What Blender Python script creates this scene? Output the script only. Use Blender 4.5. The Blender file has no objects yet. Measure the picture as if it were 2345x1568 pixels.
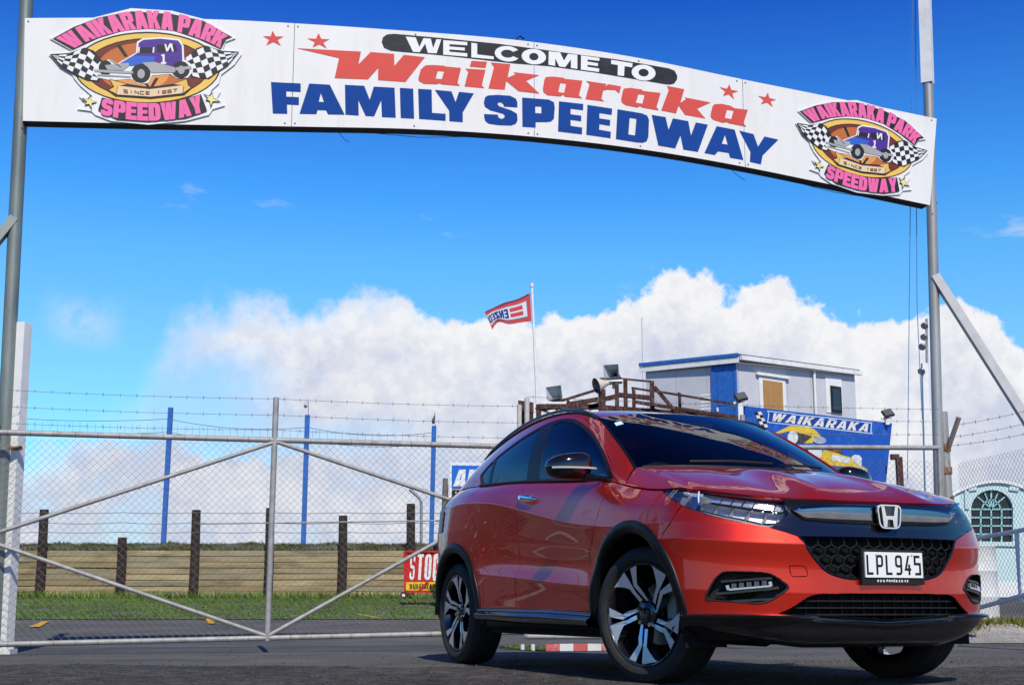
import bpy, bmesh, math, random
import numpy as np
from mathutils import Vector, Matrix
from mathutils.geometry import tessellate_polygon

R = math.radians
random.seed(7)
S = bpy.context.scene
COL = S.collection

# ------------------------------------------------------------------ camera
CAM_H = 0.3614
cd = bpy.data.cameras.new("camera")
cam = bpy.data.objects.new("camera", cd)
COL.objects.link(cam)
cam.location = (0, 0, CAM_H)
cam.rotation_euler = (R(90 + 10.049), 0, 0)
cd.sensor_width = 36.0
cd.lens = 36.0 * 2893 / 2345
cd.shift_y = (880 - 784) / 2345
cd.clip_start = 0.05
cd.clip_end = 3000
S.camera = cam

# ------------------------------------------------------------------ light
SUN_EL, SUN_AZ = 46.0, -77.0          # azimuth of the sun as an angle from +X, degrees
sd = bpy.data.lights.new("sun", 'SUN')
sun = bpy.data.objects.new("sun", sd)
COL.objects.link(sun)
sv = Vector((math.cos(R(SUN_EL)) * math.cos(R(SUN_AZ)), math.cos(R(SUN_EL)) * math.sin(R(SUN_AZ)), math.sin(R(SUN_EL))))
sun.rotation_euler = sv.to_track_quat('Z', 'Y').to_euler()
sd.energy = 4.3
sd.angle = R(0.5)
sd.color = (1.0, 0.925, 0.79)
S.view_settings.view_transform = 'Standard'
S.view_settings.look = 'None'
S.view_settings.exposure = 0.0
S.view_settings.gamma = 1.0
try:
    S.view_settings.use_curve_mapping = False
except Exception:
    pass
S.cycles.max_bounces = 8
S.cycles.use_denoising = True

# ------------------------------------------------------------------ sky with a bank of cumulus
W_ = bpy.data.worlds.new("World"); S.world = W_; W_.use_nodes = True
def build_world():
    nt = W_.node_tree; N = nt.nodes; L = nt.links; bg = N['Background']
    def new(t, **k):
        n = N.new(t)
        for a, v in k.items(): setattr(n, a, v)
        return n
    def val(x, sock):
        if isinstance(x, (int, float)): sock.default_value = x
        else: L.new(x, sock)
    def math_(op, a, b=0.0, c=None, clamp=False):
        n = new('ShaderNodeMath', operation=op, use_clamp=clamp); val(a, n.inputs[0]); val(b, n.inputs[1])
        if c is not None: val(c, n.inputs[2])
        return n.outputs[0]
    def rng(x, a, b, c=0.0, d=1.0, smooth=True):
        n = new('ShaderNodeMapRange', interpolation_type='SMOOTHSTEP' if smooth else 'LINEAR'); val(x, n.inputs[0])
        for i, q in enumerate((a, b, c, d)): n.inputs[1 + i].default_value = q
        return n.outputs[0]
    def mixc(f, a, b):
        n = new('ShaderNodeMix', data_type='RGBA'); val(f, n.inputs[0])
        for q, s in ((a, n.inputs[6]), (b, n.inputs[7])):
            if isinstance(q, tuple): s.default_value = (*q, 1)
            else: L.new(q, s)
        return n.outputs[2]
    sky = new('ShaderNodeTexSky', sky_type='NISHITA'); sky.sun_disc = False
    sky.sun_elevation = R(SUN_EL); sky.sun_rotation = R(90 - SUN_AZ)
    sky.altitude = 0; sky.air_density = 1.0; sky.dust_density = 0.3; sky.ozone_density = 3.0
    # deep, polarised blue
    gam = new('ShaderNodeGamma'); gam.inputs[1].default_value = 1.0; L.new(sky.outputs[0], gam.inputs[0])
    mul = new('ShaderNodeMix', data_type='RGBA', blend_type='MULTIPLY'); mul.inputs[0].default_value = 1
    L.new(gam.outputs[0], mul.inputs[6]); mul.inputs[7].default_value = (*SKY_TINT, 1)
    tc = new('ShaderNodeTexCoord'); sep = new('ShaderNodeSeparateXYZ'); L.new(tc.outputs['Generated'], sep.inputs[0])
    x, y, z = sep.outputs
    az = math_('MULTIPLY', math_('ARCTAN2', x, y), 180 / math.pi)
    el = math_('MULTIPLY', math_('ARCSINE', z), 180 / math.pi)
    # the same blue, deeper towards the zenith
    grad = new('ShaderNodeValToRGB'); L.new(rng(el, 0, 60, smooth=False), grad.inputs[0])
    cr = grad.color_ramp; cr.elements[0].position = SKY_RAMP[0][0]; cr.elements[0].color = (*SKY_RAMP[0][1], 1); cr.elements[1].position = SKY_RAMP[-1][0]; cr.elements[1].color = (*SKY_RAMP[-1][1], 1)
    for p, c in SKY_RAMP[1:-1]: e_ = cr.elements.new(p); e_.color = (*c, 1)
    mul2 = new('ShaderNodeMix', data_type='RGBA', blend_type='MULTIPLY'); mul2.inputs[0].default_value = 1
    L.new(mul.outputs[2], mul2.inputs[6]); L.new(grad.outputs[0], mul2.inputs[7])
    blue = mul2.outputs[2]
    # height of the cloud tops by compass direction
    fc = new('ShaderNodeFloatCurve'); cv = fc.mapping.curves[0]
    prof = [(-180, 14), (-150, 12), (-125, 7), (-90, 5), (-72, 3.5), (-50, 3.2), (-36, 4.5), (-24, 6.6), (-20, 7.6), (-17, 9.5), (-15.6, 12.4), (-14.6, 13.6), (-12.4, 14.2), (-11.5, 13.8), (-8, 13.9), (-4, 13.3), (-1.5, 12.9), (1, 13.6), (3.2, 13.7), (4.8, 14.2), (6.3, 13.7), (6.9, 14.7), (8.6, 14.9), (10.2, 14.0), (12.0, 13.5), (13.6, 13.7), (15.4, 12.2), (17.6, 13.0), (19.5, 13.5), (21.2, 12.2), (23, 10.0), (30, 9), (50, 7), (80, 6), (120, 7), (150, 12), (180, 14)]
    pts = [((a + 180) / 360, h / 20) for a, h in prof]
    while len(cv.points) < len(pts): cv.points.new(.5, .5)
    for p, q in zip(cv.points, pts): p.location = q; p.handle_type = 'VECTOR'
    fc.mapping.use_clip = False; fc.mapping.update()
    L.new(math_('DIVIDE', math_('ADD', az, 180), 360), fc.inputs['Value'])
    top = math_('MULTIPLY', fc.outputs[0], 20)
    def noise(sc, det, ro, off=0.0, zs=1.0):
        mp = new('ShaderNodeMapping'); mp.inputs['Location'].default_value = (off, off * .7, off * .3); mp.inputs['Scale'].default_value = (1, 1, zs)
        L.new(tc.outputs['Generated'], mp.inputs[0])
        n = new('ShaderNodeTexNoise'); n.inputs['Scale'].default_value = sc; n.inputs['Detail'].default_value = det; n.inputs['Roughness'].default_value = ro
        L.new(mp.outputs[0], n.inputs['Vector']); return n.outputs['Fac']
    n1 = noise(22, 9, .58); n2 = noise(7, 6, .6, 3.1, 1.6); n3 = noise(60, 6, .6, 1.7)
    d = math_('SUBTRACT', top, el)
    d = math_('ADD', d, math_('MULTIPLY', math_('SUBTRACT', n1, .5), 5.0))
    d = math_('ADD', d, math_('MULTIPLY', math_('SUBTRACT', n3, .5), 1.2))
    soft = rng(az, -22, -2, 3.4, .4)
    a_ = new('ShaderNodeMapRange', interpolation_type='SMOOTHSTEP'); L.new(d, a_.inputs[0]); a_.inputs[1].default_value = -.15; L.new(soft, a_.inputs[2])
    alpha = a_.outputs[0]
    # blue gaps between the two banks on the left
    g = math_('MULTIPLY', rng(az, -15, -8.5, 1, 0), math_('MULTIPLY', rng(el, 6.0, 7.2), rng(el, 9.8, 12.6, 1, 0)))
    e2 = math_('SUBTRACT', math_('SUBTRACT', el, 6.7), math_('MULTIPLY', math_('SUBTRACT', n1, .5), 4.5))
    g = math_('MULTIPLY', rng(az, -14.5, -9, 1, 0), math_('MULTIPLY', rng(e2, 0, .8), rng(el, 9.6, 12.4, 1, 0)))
    gap = math_('MULTIPLY', g, rng(n2, .28, .60, 1.1, .45))
    mid = math_('MULTIPLY', rng(az, -12, -1, 1, 0), math_('MULTIPLY', rng(e2, -.1, .5), rng(e2, .5, 1.6, 1, 0)))
    gap = math_('MAXIMUM', gap, math_('MULTIPLY', mid, rng(n2, .40, .60, .75, 0)))
    alpha = math_('MULTIPLY', alpha, math_('SUBTRACT', 1, gap, clamp=True))
    alpha = math_('MULTIPLY', alpha, math_('SUBTRACT', 1, math_('MULTIPLY', rng(az, -15, 2, 1, 0), rng(n2, .44, .62, 0, .42))))
    # thin wisps higher up
    w = math_('MULTIPLY', rng(noise(9, 7, .62, 5.2, 3.0), .60, .74), rng(el, 11, 15))
    w = math_('MULTIPLY', w, rng(el, 17, 21, .32, 0))
    alpha = math_('MAXIMUM', alpha, w)
    bl = math_('MULTIPLY', rng(math_('ABSOLUTE', math_('ADD', az, 19.2)), 0, 2.2, 1, 0), rng(math_('ABSOLUTE', math_('SUBTRACT', el, 12.3)), 0, 1.7, 1, 0))
    alpha = math_('MAXIMUM', alpha, math_('MULTIPLY', bl, rng(n1, .35, .62, 0, .55)))
    alpha = math_('MULTIPLY', alpha, rng(z, -.02, .02))
    depth = rng(d, .2, 4.2)
    shade = math_('MULTIPLY', depth, rng(n2, .30, .64, .25, 1.05))
    shade = math_('ADD', shade, rng(az, -22, 4, .30, 0))
    shade = math_('ADD', shade, math_('MULTIPLY', rng(n3, .35, .65, -.18, .20), 1.0), clamp=True)
    white = tuple(q * CLOUD for q in (1.0, 1.0, 1.02)); grey = tuple(q * CLOUD for q in (.66, .71, .86))
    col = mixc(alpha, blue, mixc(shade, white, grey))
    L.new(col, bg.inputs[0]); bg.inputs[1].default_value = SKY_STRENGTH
SKY_STRENGTH = 0.1
SKY_TINT = (2.1, 2.1, 2.1)
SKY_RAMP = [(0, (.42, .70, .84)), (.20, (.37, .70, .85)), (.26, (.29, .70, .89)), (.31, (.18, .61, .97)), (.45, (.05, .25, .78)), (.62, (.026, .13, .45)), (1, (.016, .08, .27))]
CLOUD = 9.2
build_world()


# ------------------------------------------------------------------ helpers
def link(o, parent=None):
    COL.objects.link(o)
    if parent is not None:
        o.parent = parent
    return o

def props(o, label=None, cat=None, group=None, kind=None):
    if label: o['label'] = label
    if cat: o['category'] = cat
    if group: o['group'] = group
    if kind: o['kind'] = kind
    return o

def thing(name, label, cat, loc=(0, 0, 0), rz=0.0, group=None):
    o = bpy.data.objects.new(name, None)
    o.empty_display_size = 0.2
    link(o)
    o.location = loc
    o.rotation_euler = (0, 0, rz)
    return props(o, label, cat, group)

def mesh(name, v, f, m=None, parent=None, smooth=False, sharp=None):
    me = bpy.data.meshes.new(name)
    me.from_pydata([tuple(p) for p in v], [], f)
    return obj(name, me, m, parent, smooth, sharp)

def obj(name, me, m=None, parent=None, smooth=False, sharp=None):
    me.name = name
    o = bpy.data.objects.new(name, me)
    if m is not None:
        me.materials.clear()
        for q in (m if isinstance(m, (list, tuple)) else [m]):
            me.materials.append(q)
    if smooth:
        me.polygons.foreach_set('use_smooth', [True] * len(me.polygons))
        if sharp:
            me.set_sharp_from_angle(angle=R(sharp))
    return link(o, parent)

class MB:
    """collects boxes, tubes, polygons; build() links them as one mesh"""
    def __init__(s):
        s.v = []; s.f = []; s.mi = []; s.cm = 0
    def add(s, v, f):
        n = len(s.v)
        s.v += [tuple(p) for p in v]
        s.f += [tuple(i + n for i in q) for q in f]
        s.mi += [s.cm] * len(f)
        return s
    def box(s, c, d, rz=0.0, rot=None):
        M = rot if rot is not None else Matrix.Rotation(rz, 3, 'Z')
        v = [Vector(c) + M @ Vector((d[0] / 2 * i, d[1] / 2 * j, d[2] / 2 * k)) for i in (-1, 1) for j in (-1, 1) for k in (-1, 1)]
        return s.add(v, [(0, 1, 3, 2), (4, 6, 7, 5), (0, 4, 5, 1), (2, 3, 7, 6), (0, 2, 6, 4), (1, 5, 7, 3)])
    def bar(s, a, b, w, h, up=(0, 0, 1)):
        a = Vector(a); b = Vector(b); z = (b - a).normalized(); u = Vector(up)
        x = z.cross(u)
        if x.length < 1e-4: x = z.cross(Vector((1, 0, 0)))
        x.normalize(); y = x.cross(z)
        v = [p + x * (w / 2 * i) + y * (h / 2 * j) for p in (a, b) for i, j in ((-1, -1), (1, -1), (1, 1), (-1, 1))]
        return s.add(v, [(0, 1, 2, 3), (7, 6, 5, 4)] + [(i, i + 4, (i + 1) % 4 + 4, (i + 1) % 4) for i in range(4)])
    def tube(s, pts, r, n=8, caps=True, r1=None):
        pts = [Vector(p) for p in pts]; rings = []
        up = Vector((0.013, 0.021, 1))
        for i, p in enumerate(pts):
            a = pts[max(0, i - 1)]; b = pts[min(len(pts) - 1, i + 1)]
            t = (b - a).normalized(); x = t.cross(up)
            if x.length < 0.1: x = t.cross(Vector((1, 0, 0)))
            x.normalize(); y = x.cross(t)
            rr = r if r1 is None else r + (r1 - r) * i / (len(pts) - 1)
            rings.append([p + x * (rr * math.cos(2 * math.pi * k / n)) + y * (rr * math.sin(2 * math.pi * k / n)) for k in range(n)])
        v = [q for g in rings for q in g]; f = []
        for i in range(len(pts) - 1):
            for k in range(n):
                f.append((i * n + k, i * n + (k + 1) % n, (i + 1) * n + (k + 1) % n, (i + 1) * n + k))
        if caps:
            f.append(tuple(range(n))[::-1]); f.append(tuple((len(pts) - 1) * n + k for k in range(n)))
        return s.add(v, f)
    def prism(s, poly, fn, depth):
        """extrude a 2D outline; fn(u, v, d) gives the 3D point"""
        n = len(poly)
        v = [fn(p[0], p[1], 0) for p in poly] + [fn(p[0], p[1], depth) for p in poly]
        tri = tessellate_polygon([[Vector((p[0], p[1], 0)) for p in poly]])
        f = [tuple(t) for t in tri] + [tuple(i + n for i in t)[::-1] for t in tri]
        f += [(i, (i + 1) % n, (i + 1) % n + n, i + n) for i in range(n)]
        return s.add(v, f)
    def flat(s, loops, fn):
        """fill an outline with holes; fn(u, v) gives the 3D point"""
        pts = [p for l in loops for p in l]
        tri = tessellate_polygon([[Vector((p[0], p[1], 0)) for p in l] for l in loops])
        return s.add([fn(*p) for p in pts], [tuple(t) for t in tri])
    def build(s, name, m, parent=None, smooth=False, sharp=35, fixn=True):
        me = bpy.data.meshes.new(name)
        me.from_pydata(s.v, [], s.f)
        if fixn:
            bm = bmesh.new(); bm.from_mesh(me)
            bmesh.ops.recalc_face_normals(bm, faces=bm.faces[:])
            bm.to_mesh(me); bm.free()
        o = obj(name, me, m, parent, smooth, sharp)
        if any(s.mi):
            me.polygons.foreach_set('material_index', s.mi)
        return o

def lathe(prof, n=48, axis='y'):
    """prof: (radius, offset) pairs turned round the y axis"""
    v = []; f = []
    for k in range(n):
        a = 2 * math.pi * k / n
        for r, o in prof:
            if axis == 'y': v.append((r * math.cos(a), o, r * math.sin(a)))
            else: v.append((r * math.cos(a), r * math.sin(a), o))
    m = len(prof)
    for k in range(n):
        for i in range(m - 1):
            a = k * m + i; b = ((k + 1) % n) * m + i
            f.append((a, a + 1, b + 1, b))
    return v, f

# ------------------------------------------------------------------ materials
def mat(name, col, rough=0.6, metal=0.0, var=0.0, vscale=8.0, bump=0.0, bscale=60.0, coat=0.0, ior=None, spec=None, dirt=None, dscale=3.0, damt=0.5, stretch=None, emit=None, coatrough=0.03, world=False):
    m = bpy.data.materials.new(name); m.use_nodes = True
    nt = m.node_tree; N = nt.nodes; L = nt.links
    b = N['Principled BSDF']
    b.inputs['Base Color'].default_value = (*col, 1)
    b.inputs['Roughness'].default_value = rough
    b.inputs['Metallic'].default_value = metal
    if ior: b.inputs['IOR'].default_value = ior
    if spec is None and not coat and metal < .2 and rough > .34 and not ior: spec = .22
    if spec is not None: b.inputs['Specular IOR Level'].default_value = spec
    if coat:
        b.inputs['Coat Weight'].default_value = coat
        b.inputs['Coat Roughness'].default_value = coatrough
    if emit:
        b.inputs['Emission Color'].default_value = (*col, 1); b.inputs['Emission Strength'].default_value = emit
    tc = None
    def coord():
        nonlocal tc
        if tc is None:
            t = N.new('ShaderNodeNewGeometry' if world else 'ShaderNodeTexCoord'); tc = t.outputs['Position' if world else 'Object']
            if stretch:
                mp = N.new('ShaderNodeMapping'); mp.inputs['Scale'].default_value = stretch
                L.new(tc, mp.inputs['Vector']); tc = mp.outputs['Vector']
        return tc
    def noise(sc, det=5, ro=0.6):
        n = N.new('ShaderNodeTexNoise'); n.inputs['Scale'].default_value = sc
        n.inputs['Detail'].default_value = det; n.inputs['Roughness'].default_value = ro
        L.new(coord(), n.inputs['Vector']); return n
    src = None
    if var:
        n = noise(vscale); r = N.new('ShaderNodeValToRGB')
        r.color_ramp.elements[0].position = 0.3; r.color_ramp.elements[1].position = 0.7
        r.color_ramp.elements[0].color = (*[c * (1 - var) for c in col], 1)
        r.color_ramp.elements[1].color = (*[min(1, c * (1 + var)) for c in col], 1)
        L.new(n.outputs['Fac'], r.inputs['Fac']); src = r.outputs['Color']
    if dirt:
        n = noise(dscale, 8, 0.7); r = N.new('ShaderNodeValToRGB')
        r.color_ramp.elements[0].position = 0.5; r.color_ramp.elements[1].position = 0.72
        r.color_ramp.elements[0].color = (0, 0, 0, 1); r.color_ramp.elements[1].color = (damt, damt, damt, 1)
        L.new(n.outputs['Fac'], r.inputs['Fac'])
        mx = N.new('ShaderNodeMix'); mx.data_type = 'RGBA'
        mx.inputs[6].default_value = (*col, 1); mx.inputs[7].default_value = (*dirt, 1)
        if src: L.new(src, mx.inputs[6])
        L.new(r.outputs['Color'], mx.inputs[0]); src = mx.outputs[2]
    if src: L.new(src, b.inputs['Base Color'])
    if bump:
        n = noise(bscale, 6, 0.65); bp = N.new('ShaderNodeBump')
        bp.inputs['Strength'].default_value = bump; bp.inputs['Distance'].default_value = 0.01
        L.new(n.outputs['Fac'], bp.inputs['Height']); L.new(bp.outputs['Normal'], b.inputs['Normal'])
    return m

def islands(o):
    """split a mesh object into one object per separate piece"""
    bm = bmesh.new(); bm.from_mesh(o.data); todo = set(bm.verts); groups = []
    while todo:
        st = [todo.pop()]; g = set(st)
        while st:
            for e in st.pop().link_edges:
                for w in e.verts:
                    if w in todo: todo.discard(w); g.add(w); st.append(w)
        groups.append(g)
    out = []
    for g in groups:
        vs = [v for v in bm.verts if v in g]; ix = {v: i for i, v in enumerate(vs)}
        fs = [[ix[v] for v in f.verts] for f in bm.faces if f.verts[0] in g]
        q = mesh(o.name.split('.')[0], [v.co for v in vs], fs, list(o.data.materials), o.parent, any(p.use_smooth for p in o.data.polygons), 35)
        out.append(q)
    bm.free(); bpy.data.objects.remove(o)
    return out

# ================================================================== lettering: outlines drawn as polygons
def stroke(path, t, r=0.0, n=3, caps=True):
    """outline of a polyline drawn with a pen of width t"""
    P = [Vector(p) for p in (round_poly([(p[0], p[1]) for p in path], r, n, closed=False) if r else path)]
    L_, R_ = [], []
    for i, p in enumerate(P):
        d0 = (p - P[i - 1]).normalized() if i else None
        d1 = (P[i + 1] - p).normalized() if i < len(P) - 1 else None
        a = d0 or d1; b = d1 or d0
        n0 = Vector((-a.y, a.x)); n1 = Vector((-b.y, b.x)); m = n0 + n1
        if m.length < 1e-4: m = n0
        m.normalize(); k = min(2.2, 1 / max(.3, m.dot(n0)))
        L_.append(tuple(p + m * (t / 2 * k))); R_.append(tuple(p - m * (t / 2 * k)))
    return L_ + R_[::-1]

def ring(x0, y0, x1, y1, t, r, n=4, tx=None):
    tx = tx or t
    o = round_poly([(x0, y0), (x1, y0), (x1, y1), (x0, y1)], r, n)
    i = round_poly([(x0 + tx, y0 + t), (x1 - tx, y0 + t), (x1 - tx, y1 - t), (x0 + tx, y1 - t)], max(r - t * .8, .04), n)
    return [o, i]

def heavy(c, w, T, B):
    """heavy block capital in a box w wide and 1 high -> list of [outer, holes...]"""
    h = T / 2; m = w / 2
    if c == 'A': return [[[(0, 0), (T * 1.02, 0), (T * 1.02 + .035, .17), (w - T * 1.02 - .035, .17), (w - T * 1.02, 0), (w, 0), (m + T * .62, 1), (m - T * .62, 1)], [(T * 1.02 + .085, .36), (w - T * 1.02 - .085, .36), (m, .80)]]]
    if c == 'C': return [[stroke([(w - h, .64), (w - h, 1 - B / 2), (h, 1 - B / 2), (h, B / 2), (w - h, B / 2), (w - h, .36)], T, .24, 4)]]
    if c == 'D': return [[round_poly([(0, 0, 0), (w, 0, .34), (w, 1, .34), (0, 1, 0)], n=5), round_poly([(T, B, 0), (w - T, B, .14), (w - T, 1 - B, .14), (T, 1 - B, 0)], n=4)]]
    if c == 'E': return [[[(0, 0), (w, 0), (w, B), (T, B), (T, .5 - B * .42), (w * .93, .5 - B * .42), (w * .93, .5 + B * .42), (T, .5 + B * .42), (T, 1 - B), (w, 1 - B), (w, 1), (0, 1)]]]
    if c == 'F': return [[[(0, 0), (T, 0), (T, .36), (w * .9, .36), (w * .9, .36 + B * .9), (T, .36 + B * .9), (T, 1 - B), (w, 1 - B), (w, 1), (0, 1)]]]
    if c == 'H': return [[[(0, 0), (T, 0), (T, .4), (w - T, .4), (w - T, 0), (w, 0), (w, 1), (w - T, 1), (w - T, .6), (T, .6), (T, 1), (0, 1)]]]
    if c == 'I': return [[[(0, 0), (T, 0), (T, 1), (0, 1)]]]
    if c == 'K': return [[[(0, 0), (T, 0), (T, .30), (T + .06, .38), (w - T * 1.15, 0), (w, 0), (T + .28 * w, .58), (w - .02, 1), (w - T * 1.2, 1), (T, .64), (T, 1), (0, 1)]]]
    if c == 'L': return [[[(0, 0), (w, 0), (w, B), (T, B), (T, 1), (0, 1)]]]
    if c == 'M': return [[[(0, 0), (T * .9, 0), (T * .9, .66), (m - T * .34, 0), (m + T * .34, 0), (w - T * .9, .66), (w - T * .9, 0), (w, 0), (w, 1), (w - T * 1.25, 1), (m, .40), (T * 1.25, 1), (0, 1)]]]
    if c == 'N': return [[[(0, 0), (T, 0), (T, .58), (w - T * 1.05, 0), (w, 0), (w, 1), (w - T, 1), (w - T, .42), (T * 1.05, 1), (0, 1)]]]
    if c == 'O': return [ring(0, 0, w, 1, B, .36, 5, T)]
    if c == 'P': return [[round_poly([(0, 0, 0), (T, 0, 0), (T, .33, 0), (w, .33, .26), (w, 1, .26), (0, 1, 0)], n=4), round_poly([(T, .33 + B * .85, 0), (w - T * .95, .33 + B * .85, .08), (w - T * .95, 1 - B * .9, .08), (T, 1 - B * .9, 0)], n=3)]]
    if c == 'R': return [[round_poly([(0, 0, 0), (T, 0, 0), (T, .34, 0), (w * .48, .34, 0), (w - T * 1.1, 0, 0), (w + .03, 0, 0), (w * .78, .40, .03), (w, .46, .1), (w, 1, .24), (0, 1, 0)], n=4), round_poly([(T, .36 + B * .75, 0), (w - T * .95, .36 + B * .75, .08), (w - T * .95, 1 - B * .9, .08), (T, 1 - B * .9, 0)], n=3)]]
    if c == 'S': return [[stroke([(w - h, .70), (w - h, 1 - B / 2), (h, 1 - B / 2), (h, .5), (w - h, .5), (w - h, B / 2), (h, B / 2), (h, .30)], min(T, B * 1.05), .2, 4)]]
    if c == 'T': return [[[(m - h, 0), (m + h, 0), (m + h, 1 - B), (w, 1 - B), (w, 1), (0, 1), (0, 1 - B), (m - h, 1 - B)]]]
    if c == 'W': return [[[(.19 * w, 0), (.19 * w + T * .95, 0), (m, .62), (.81 * w - T * .95, 0), (.81 * w, 0), (w, 1), (w - T * .92, 1), (.79 * w - T * .3, .42), (m + T * .5, 1), (m - T * .5, 1), (.21 * w + T * .3, .42), (T * .92, 1), (0, 1)]]]
    if c == 'Y': return [[[(m - h, 0), (m + h, 0), (m + h, .38), (w, 1), (w - T * 1.1, 1), (m, .62), (T * 1.1, 1), (0, 1), (m - h, .38)]]]
    if c == 'Z': return [[[(0, 0), (w, 0), (w, B), (T * 1.3, B), (w, 1 - B), (w, 1), (0, 1), (0, 1 - B), (w - T * 1.3, 1 - B), (0, B)]]]
    if c == '1': return [[[(m - h, 0), (m + h, 0), (m + h, 1), (m - h * .6, 1), (0, .78), (0, .62), (m - h, .72)]]]
    return []
HW = {'I': .0, 'W': 1.32, 'M': 1.18, 'L': .82, 'F': .84, 'E': .86, 'T': .92, 'A': 1.06, 'Y': 1.02, 'O': 1.04, '1': .5, 'K': 1.0}
def heavy_text(txt, H, width=.85, T=.28, B=.24, track=.09, space=.4, shear=0.0):
    """-> (loops, total width); every loop list is one letter"""
    x = 0; out = []
    for c in txt:
        if c == ' ': x += space; continue
        w = T if c == 'I' else HW.get(c, .95) * width
        for lp in heavy(c, w, T, B):
            out.append([[((x + p[0] + shear * p[1]) * H, p[1] * H) for p in l] for l in lp])
        x += w + track
    return out, (x - track) * H

def thin_glyph(c, h):
    """centre lines in a unit box; h = half the pen width"""
    G = {'L': [[(h, 1), (h, h), (1, h)]],
         'P': [[(h, 0), (h, 1 - h), (1 - h, 1 - h), (1 - h, .46), (2 * h, .46)]],
         '9': [[(1 - 2 * h, .44), (h, .44), (h, 1 - h), (1 - h, 1 - h), (1 - h, h), (0, h)]],
         '4': [[(.66, 1 - h), (h, .27), (.72 - h, .27)], [(.72, 0), (.72, .62)], [(.72 + h, .27), (1, .27)]],
         '5': [[(1, 1 - h), (h, 1 - h), (h, .58), (1 - h, .58), (1 - h, h), (0, h)]],
         'w': [[(0, .66), (.25, 0), (.5, .6), (.75, 0), (1, .66)]], '.': [[(.35, 0), (.35, .16)]],
         'h': [[(h, 0), (h, 1)], [(2 * h, .64), (1 - h, .64), (1 - h, 0)]], 'o': [[(h, .0), (h, .64), (1 - h, .64), (1 - h, 0), (2 * h, 0)]],
         'n': [[(h, 0), (h, .7)], [(2 * h, .64), (1 - h, .64), (1 - h, 0)]], 'd': [[(1 - h, 0), (1 - h, 1)], [(1 - 2 * h, .64), (h, .64), (h, 0), (1 - 2 * h, 0)]],
         'a': [[(0, .64), (1 - h, .64), (1 - h, 0), (h, 0), (h, .3), (1 - 2 * h, .3)]], 'c': [[(1, .64), (h, .64), (h, 0), (1, 0)]],
         'z': [[(0, .64), (1, .64), (0, 0), (1, 0)]],
         'S': [[(1, 1 - h), (h, 1 - h), (h, .5), (1 - h, .5), (1 - h, h), (0, h)]], 'I': [[(.5, 0), (.5, 1)]], 'N': [[(h, 0), (h, 1), (1 - h, 0), (1 - h, 1)]],
         'C': [[(1, 1 - h), (h, 1 - h), (h, h), (1, h)]], 'E': [[(1, 1 - h), (h, 1 - h), (h, h), (1, h)], [(2 * h, .5), (.9, .5)]], '1': [[(.25, .8), (.5, 1), (.5, 0)]],
         '6': [[(1, 1 - h), (h, 1 - h), (h, h), (1 - h, h), (1 - h, .52), (2 * h, .52)]], '7': [[(0, 1 - h), (1, 1 - h), (.35, 0)]]}
    return G.get(c, [])
def text_loops(txt, H, cw, pen, style):
    out = []; x = 0
    for c in txt:
        gw = cw * (.45 if c == '.' else 1.25 if c == 'w' else 1)
        w = gw - pen * 1.35
        sx, sy = w, H
        for path in thin_glyph2(c, .52 * pen / max(1e-6, w - pen)):
            # pen inset in real units
            P = [(x + pen / 2 + p[0] * (w - pen), pen / 2 + p[1] * (H - pen)) for p in path]
            out.append([stroke(P, pen, .28 * w if style == 'plate' and c in 'P9' else 0, 4)])
        x += gw
    return out

def thin_glyph2(c, e):
    """centre lines in a unit box; e keeps a butting stroke clear of the one it meets"""
    out = []
    for path in thin_glyph(c, 0): out.append(list(path))
    if c == 'P': out = [[(0, -.06), (0, 1), (1, 1), (1, .44), (e, .44)]]
    if c == '9': out = [[(1 - e, .44), (0, .44), (0, 1), (1, 1), (1, 0), (0, 0)]]
    if c == '4': out = [[(.62, 1.05), (0, .26), (.70 - e, .26)], [(.70, -.06), (.70, .55)], [(.70 + e, .26), (1.08, .26)]]
    if c == 'L': out = [[(0, 1.06), (0, 0), (1.06, 0)]]
    if c in 'hn': out = [[(0, 0), (0, 1 if c == 'h' else .68)], [(e, .64), (1, .64), (1, 0)]]
    if c == 'o': out = [[(0, .0), (0, .64), (1, .64), (1, 0), (e, 0)]]
    if c == 'd': out = [[(1, 0), (1, 1)], [(1 - e, .64), (0, .64), (0, 0), (1 - e, 0)]]
    if c == '6': out = [[(1, 1), (0, 1), (0, 0), (1, 0), (1, .5), (e, .5)]]
    return out

# ================================================================== the car
CAR = thing('suv_car', 'glossy red compact SUV with black lower trim parked in front of the gate', 'car', (1.3886, 6.6309, 0), R(-90 + 22.956))

def carpaint():
    m = bpy.data.materials.new('red_pearl_paint'); m.use_nodes = True
    N = m.node_tree.nodes; L = m.node_tree.links; b = N['Principled BSDF']
    b.inputs['Base Color'].default_value = (0.76, 0.029, 0.011, 1)
    b.inputs['Metallic'].default_value = 0.8
    b.inputs['Roughness'].default_value = 0.40
    b.inputs['Coat Weight'].default_value = 1.0
    b.inputs['Coat Roughness'].default_value = 0.012
    b.inputs['Coat IOR'].default_value = 1.47
    t = N.new('ShaderNodeTexCoord'); v = N.new('ShaderNodeTexVoronoi'); v.inputs['Scale'].default_value = 1400
    L.new(t.outputs['Object'], v.inputs['Vector'])
    bp = N.new('ShaderNodeBump'); bp.inputs['Strength'].default_value = 0.06; bp.inputs['Distance'].default_value = 0.0006
    L.new(v.outputs['Distance'], bp.inputs['Height']); L.new(bp.outputs['Normal'], b.inputs['Normal'])
    return m

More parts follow.
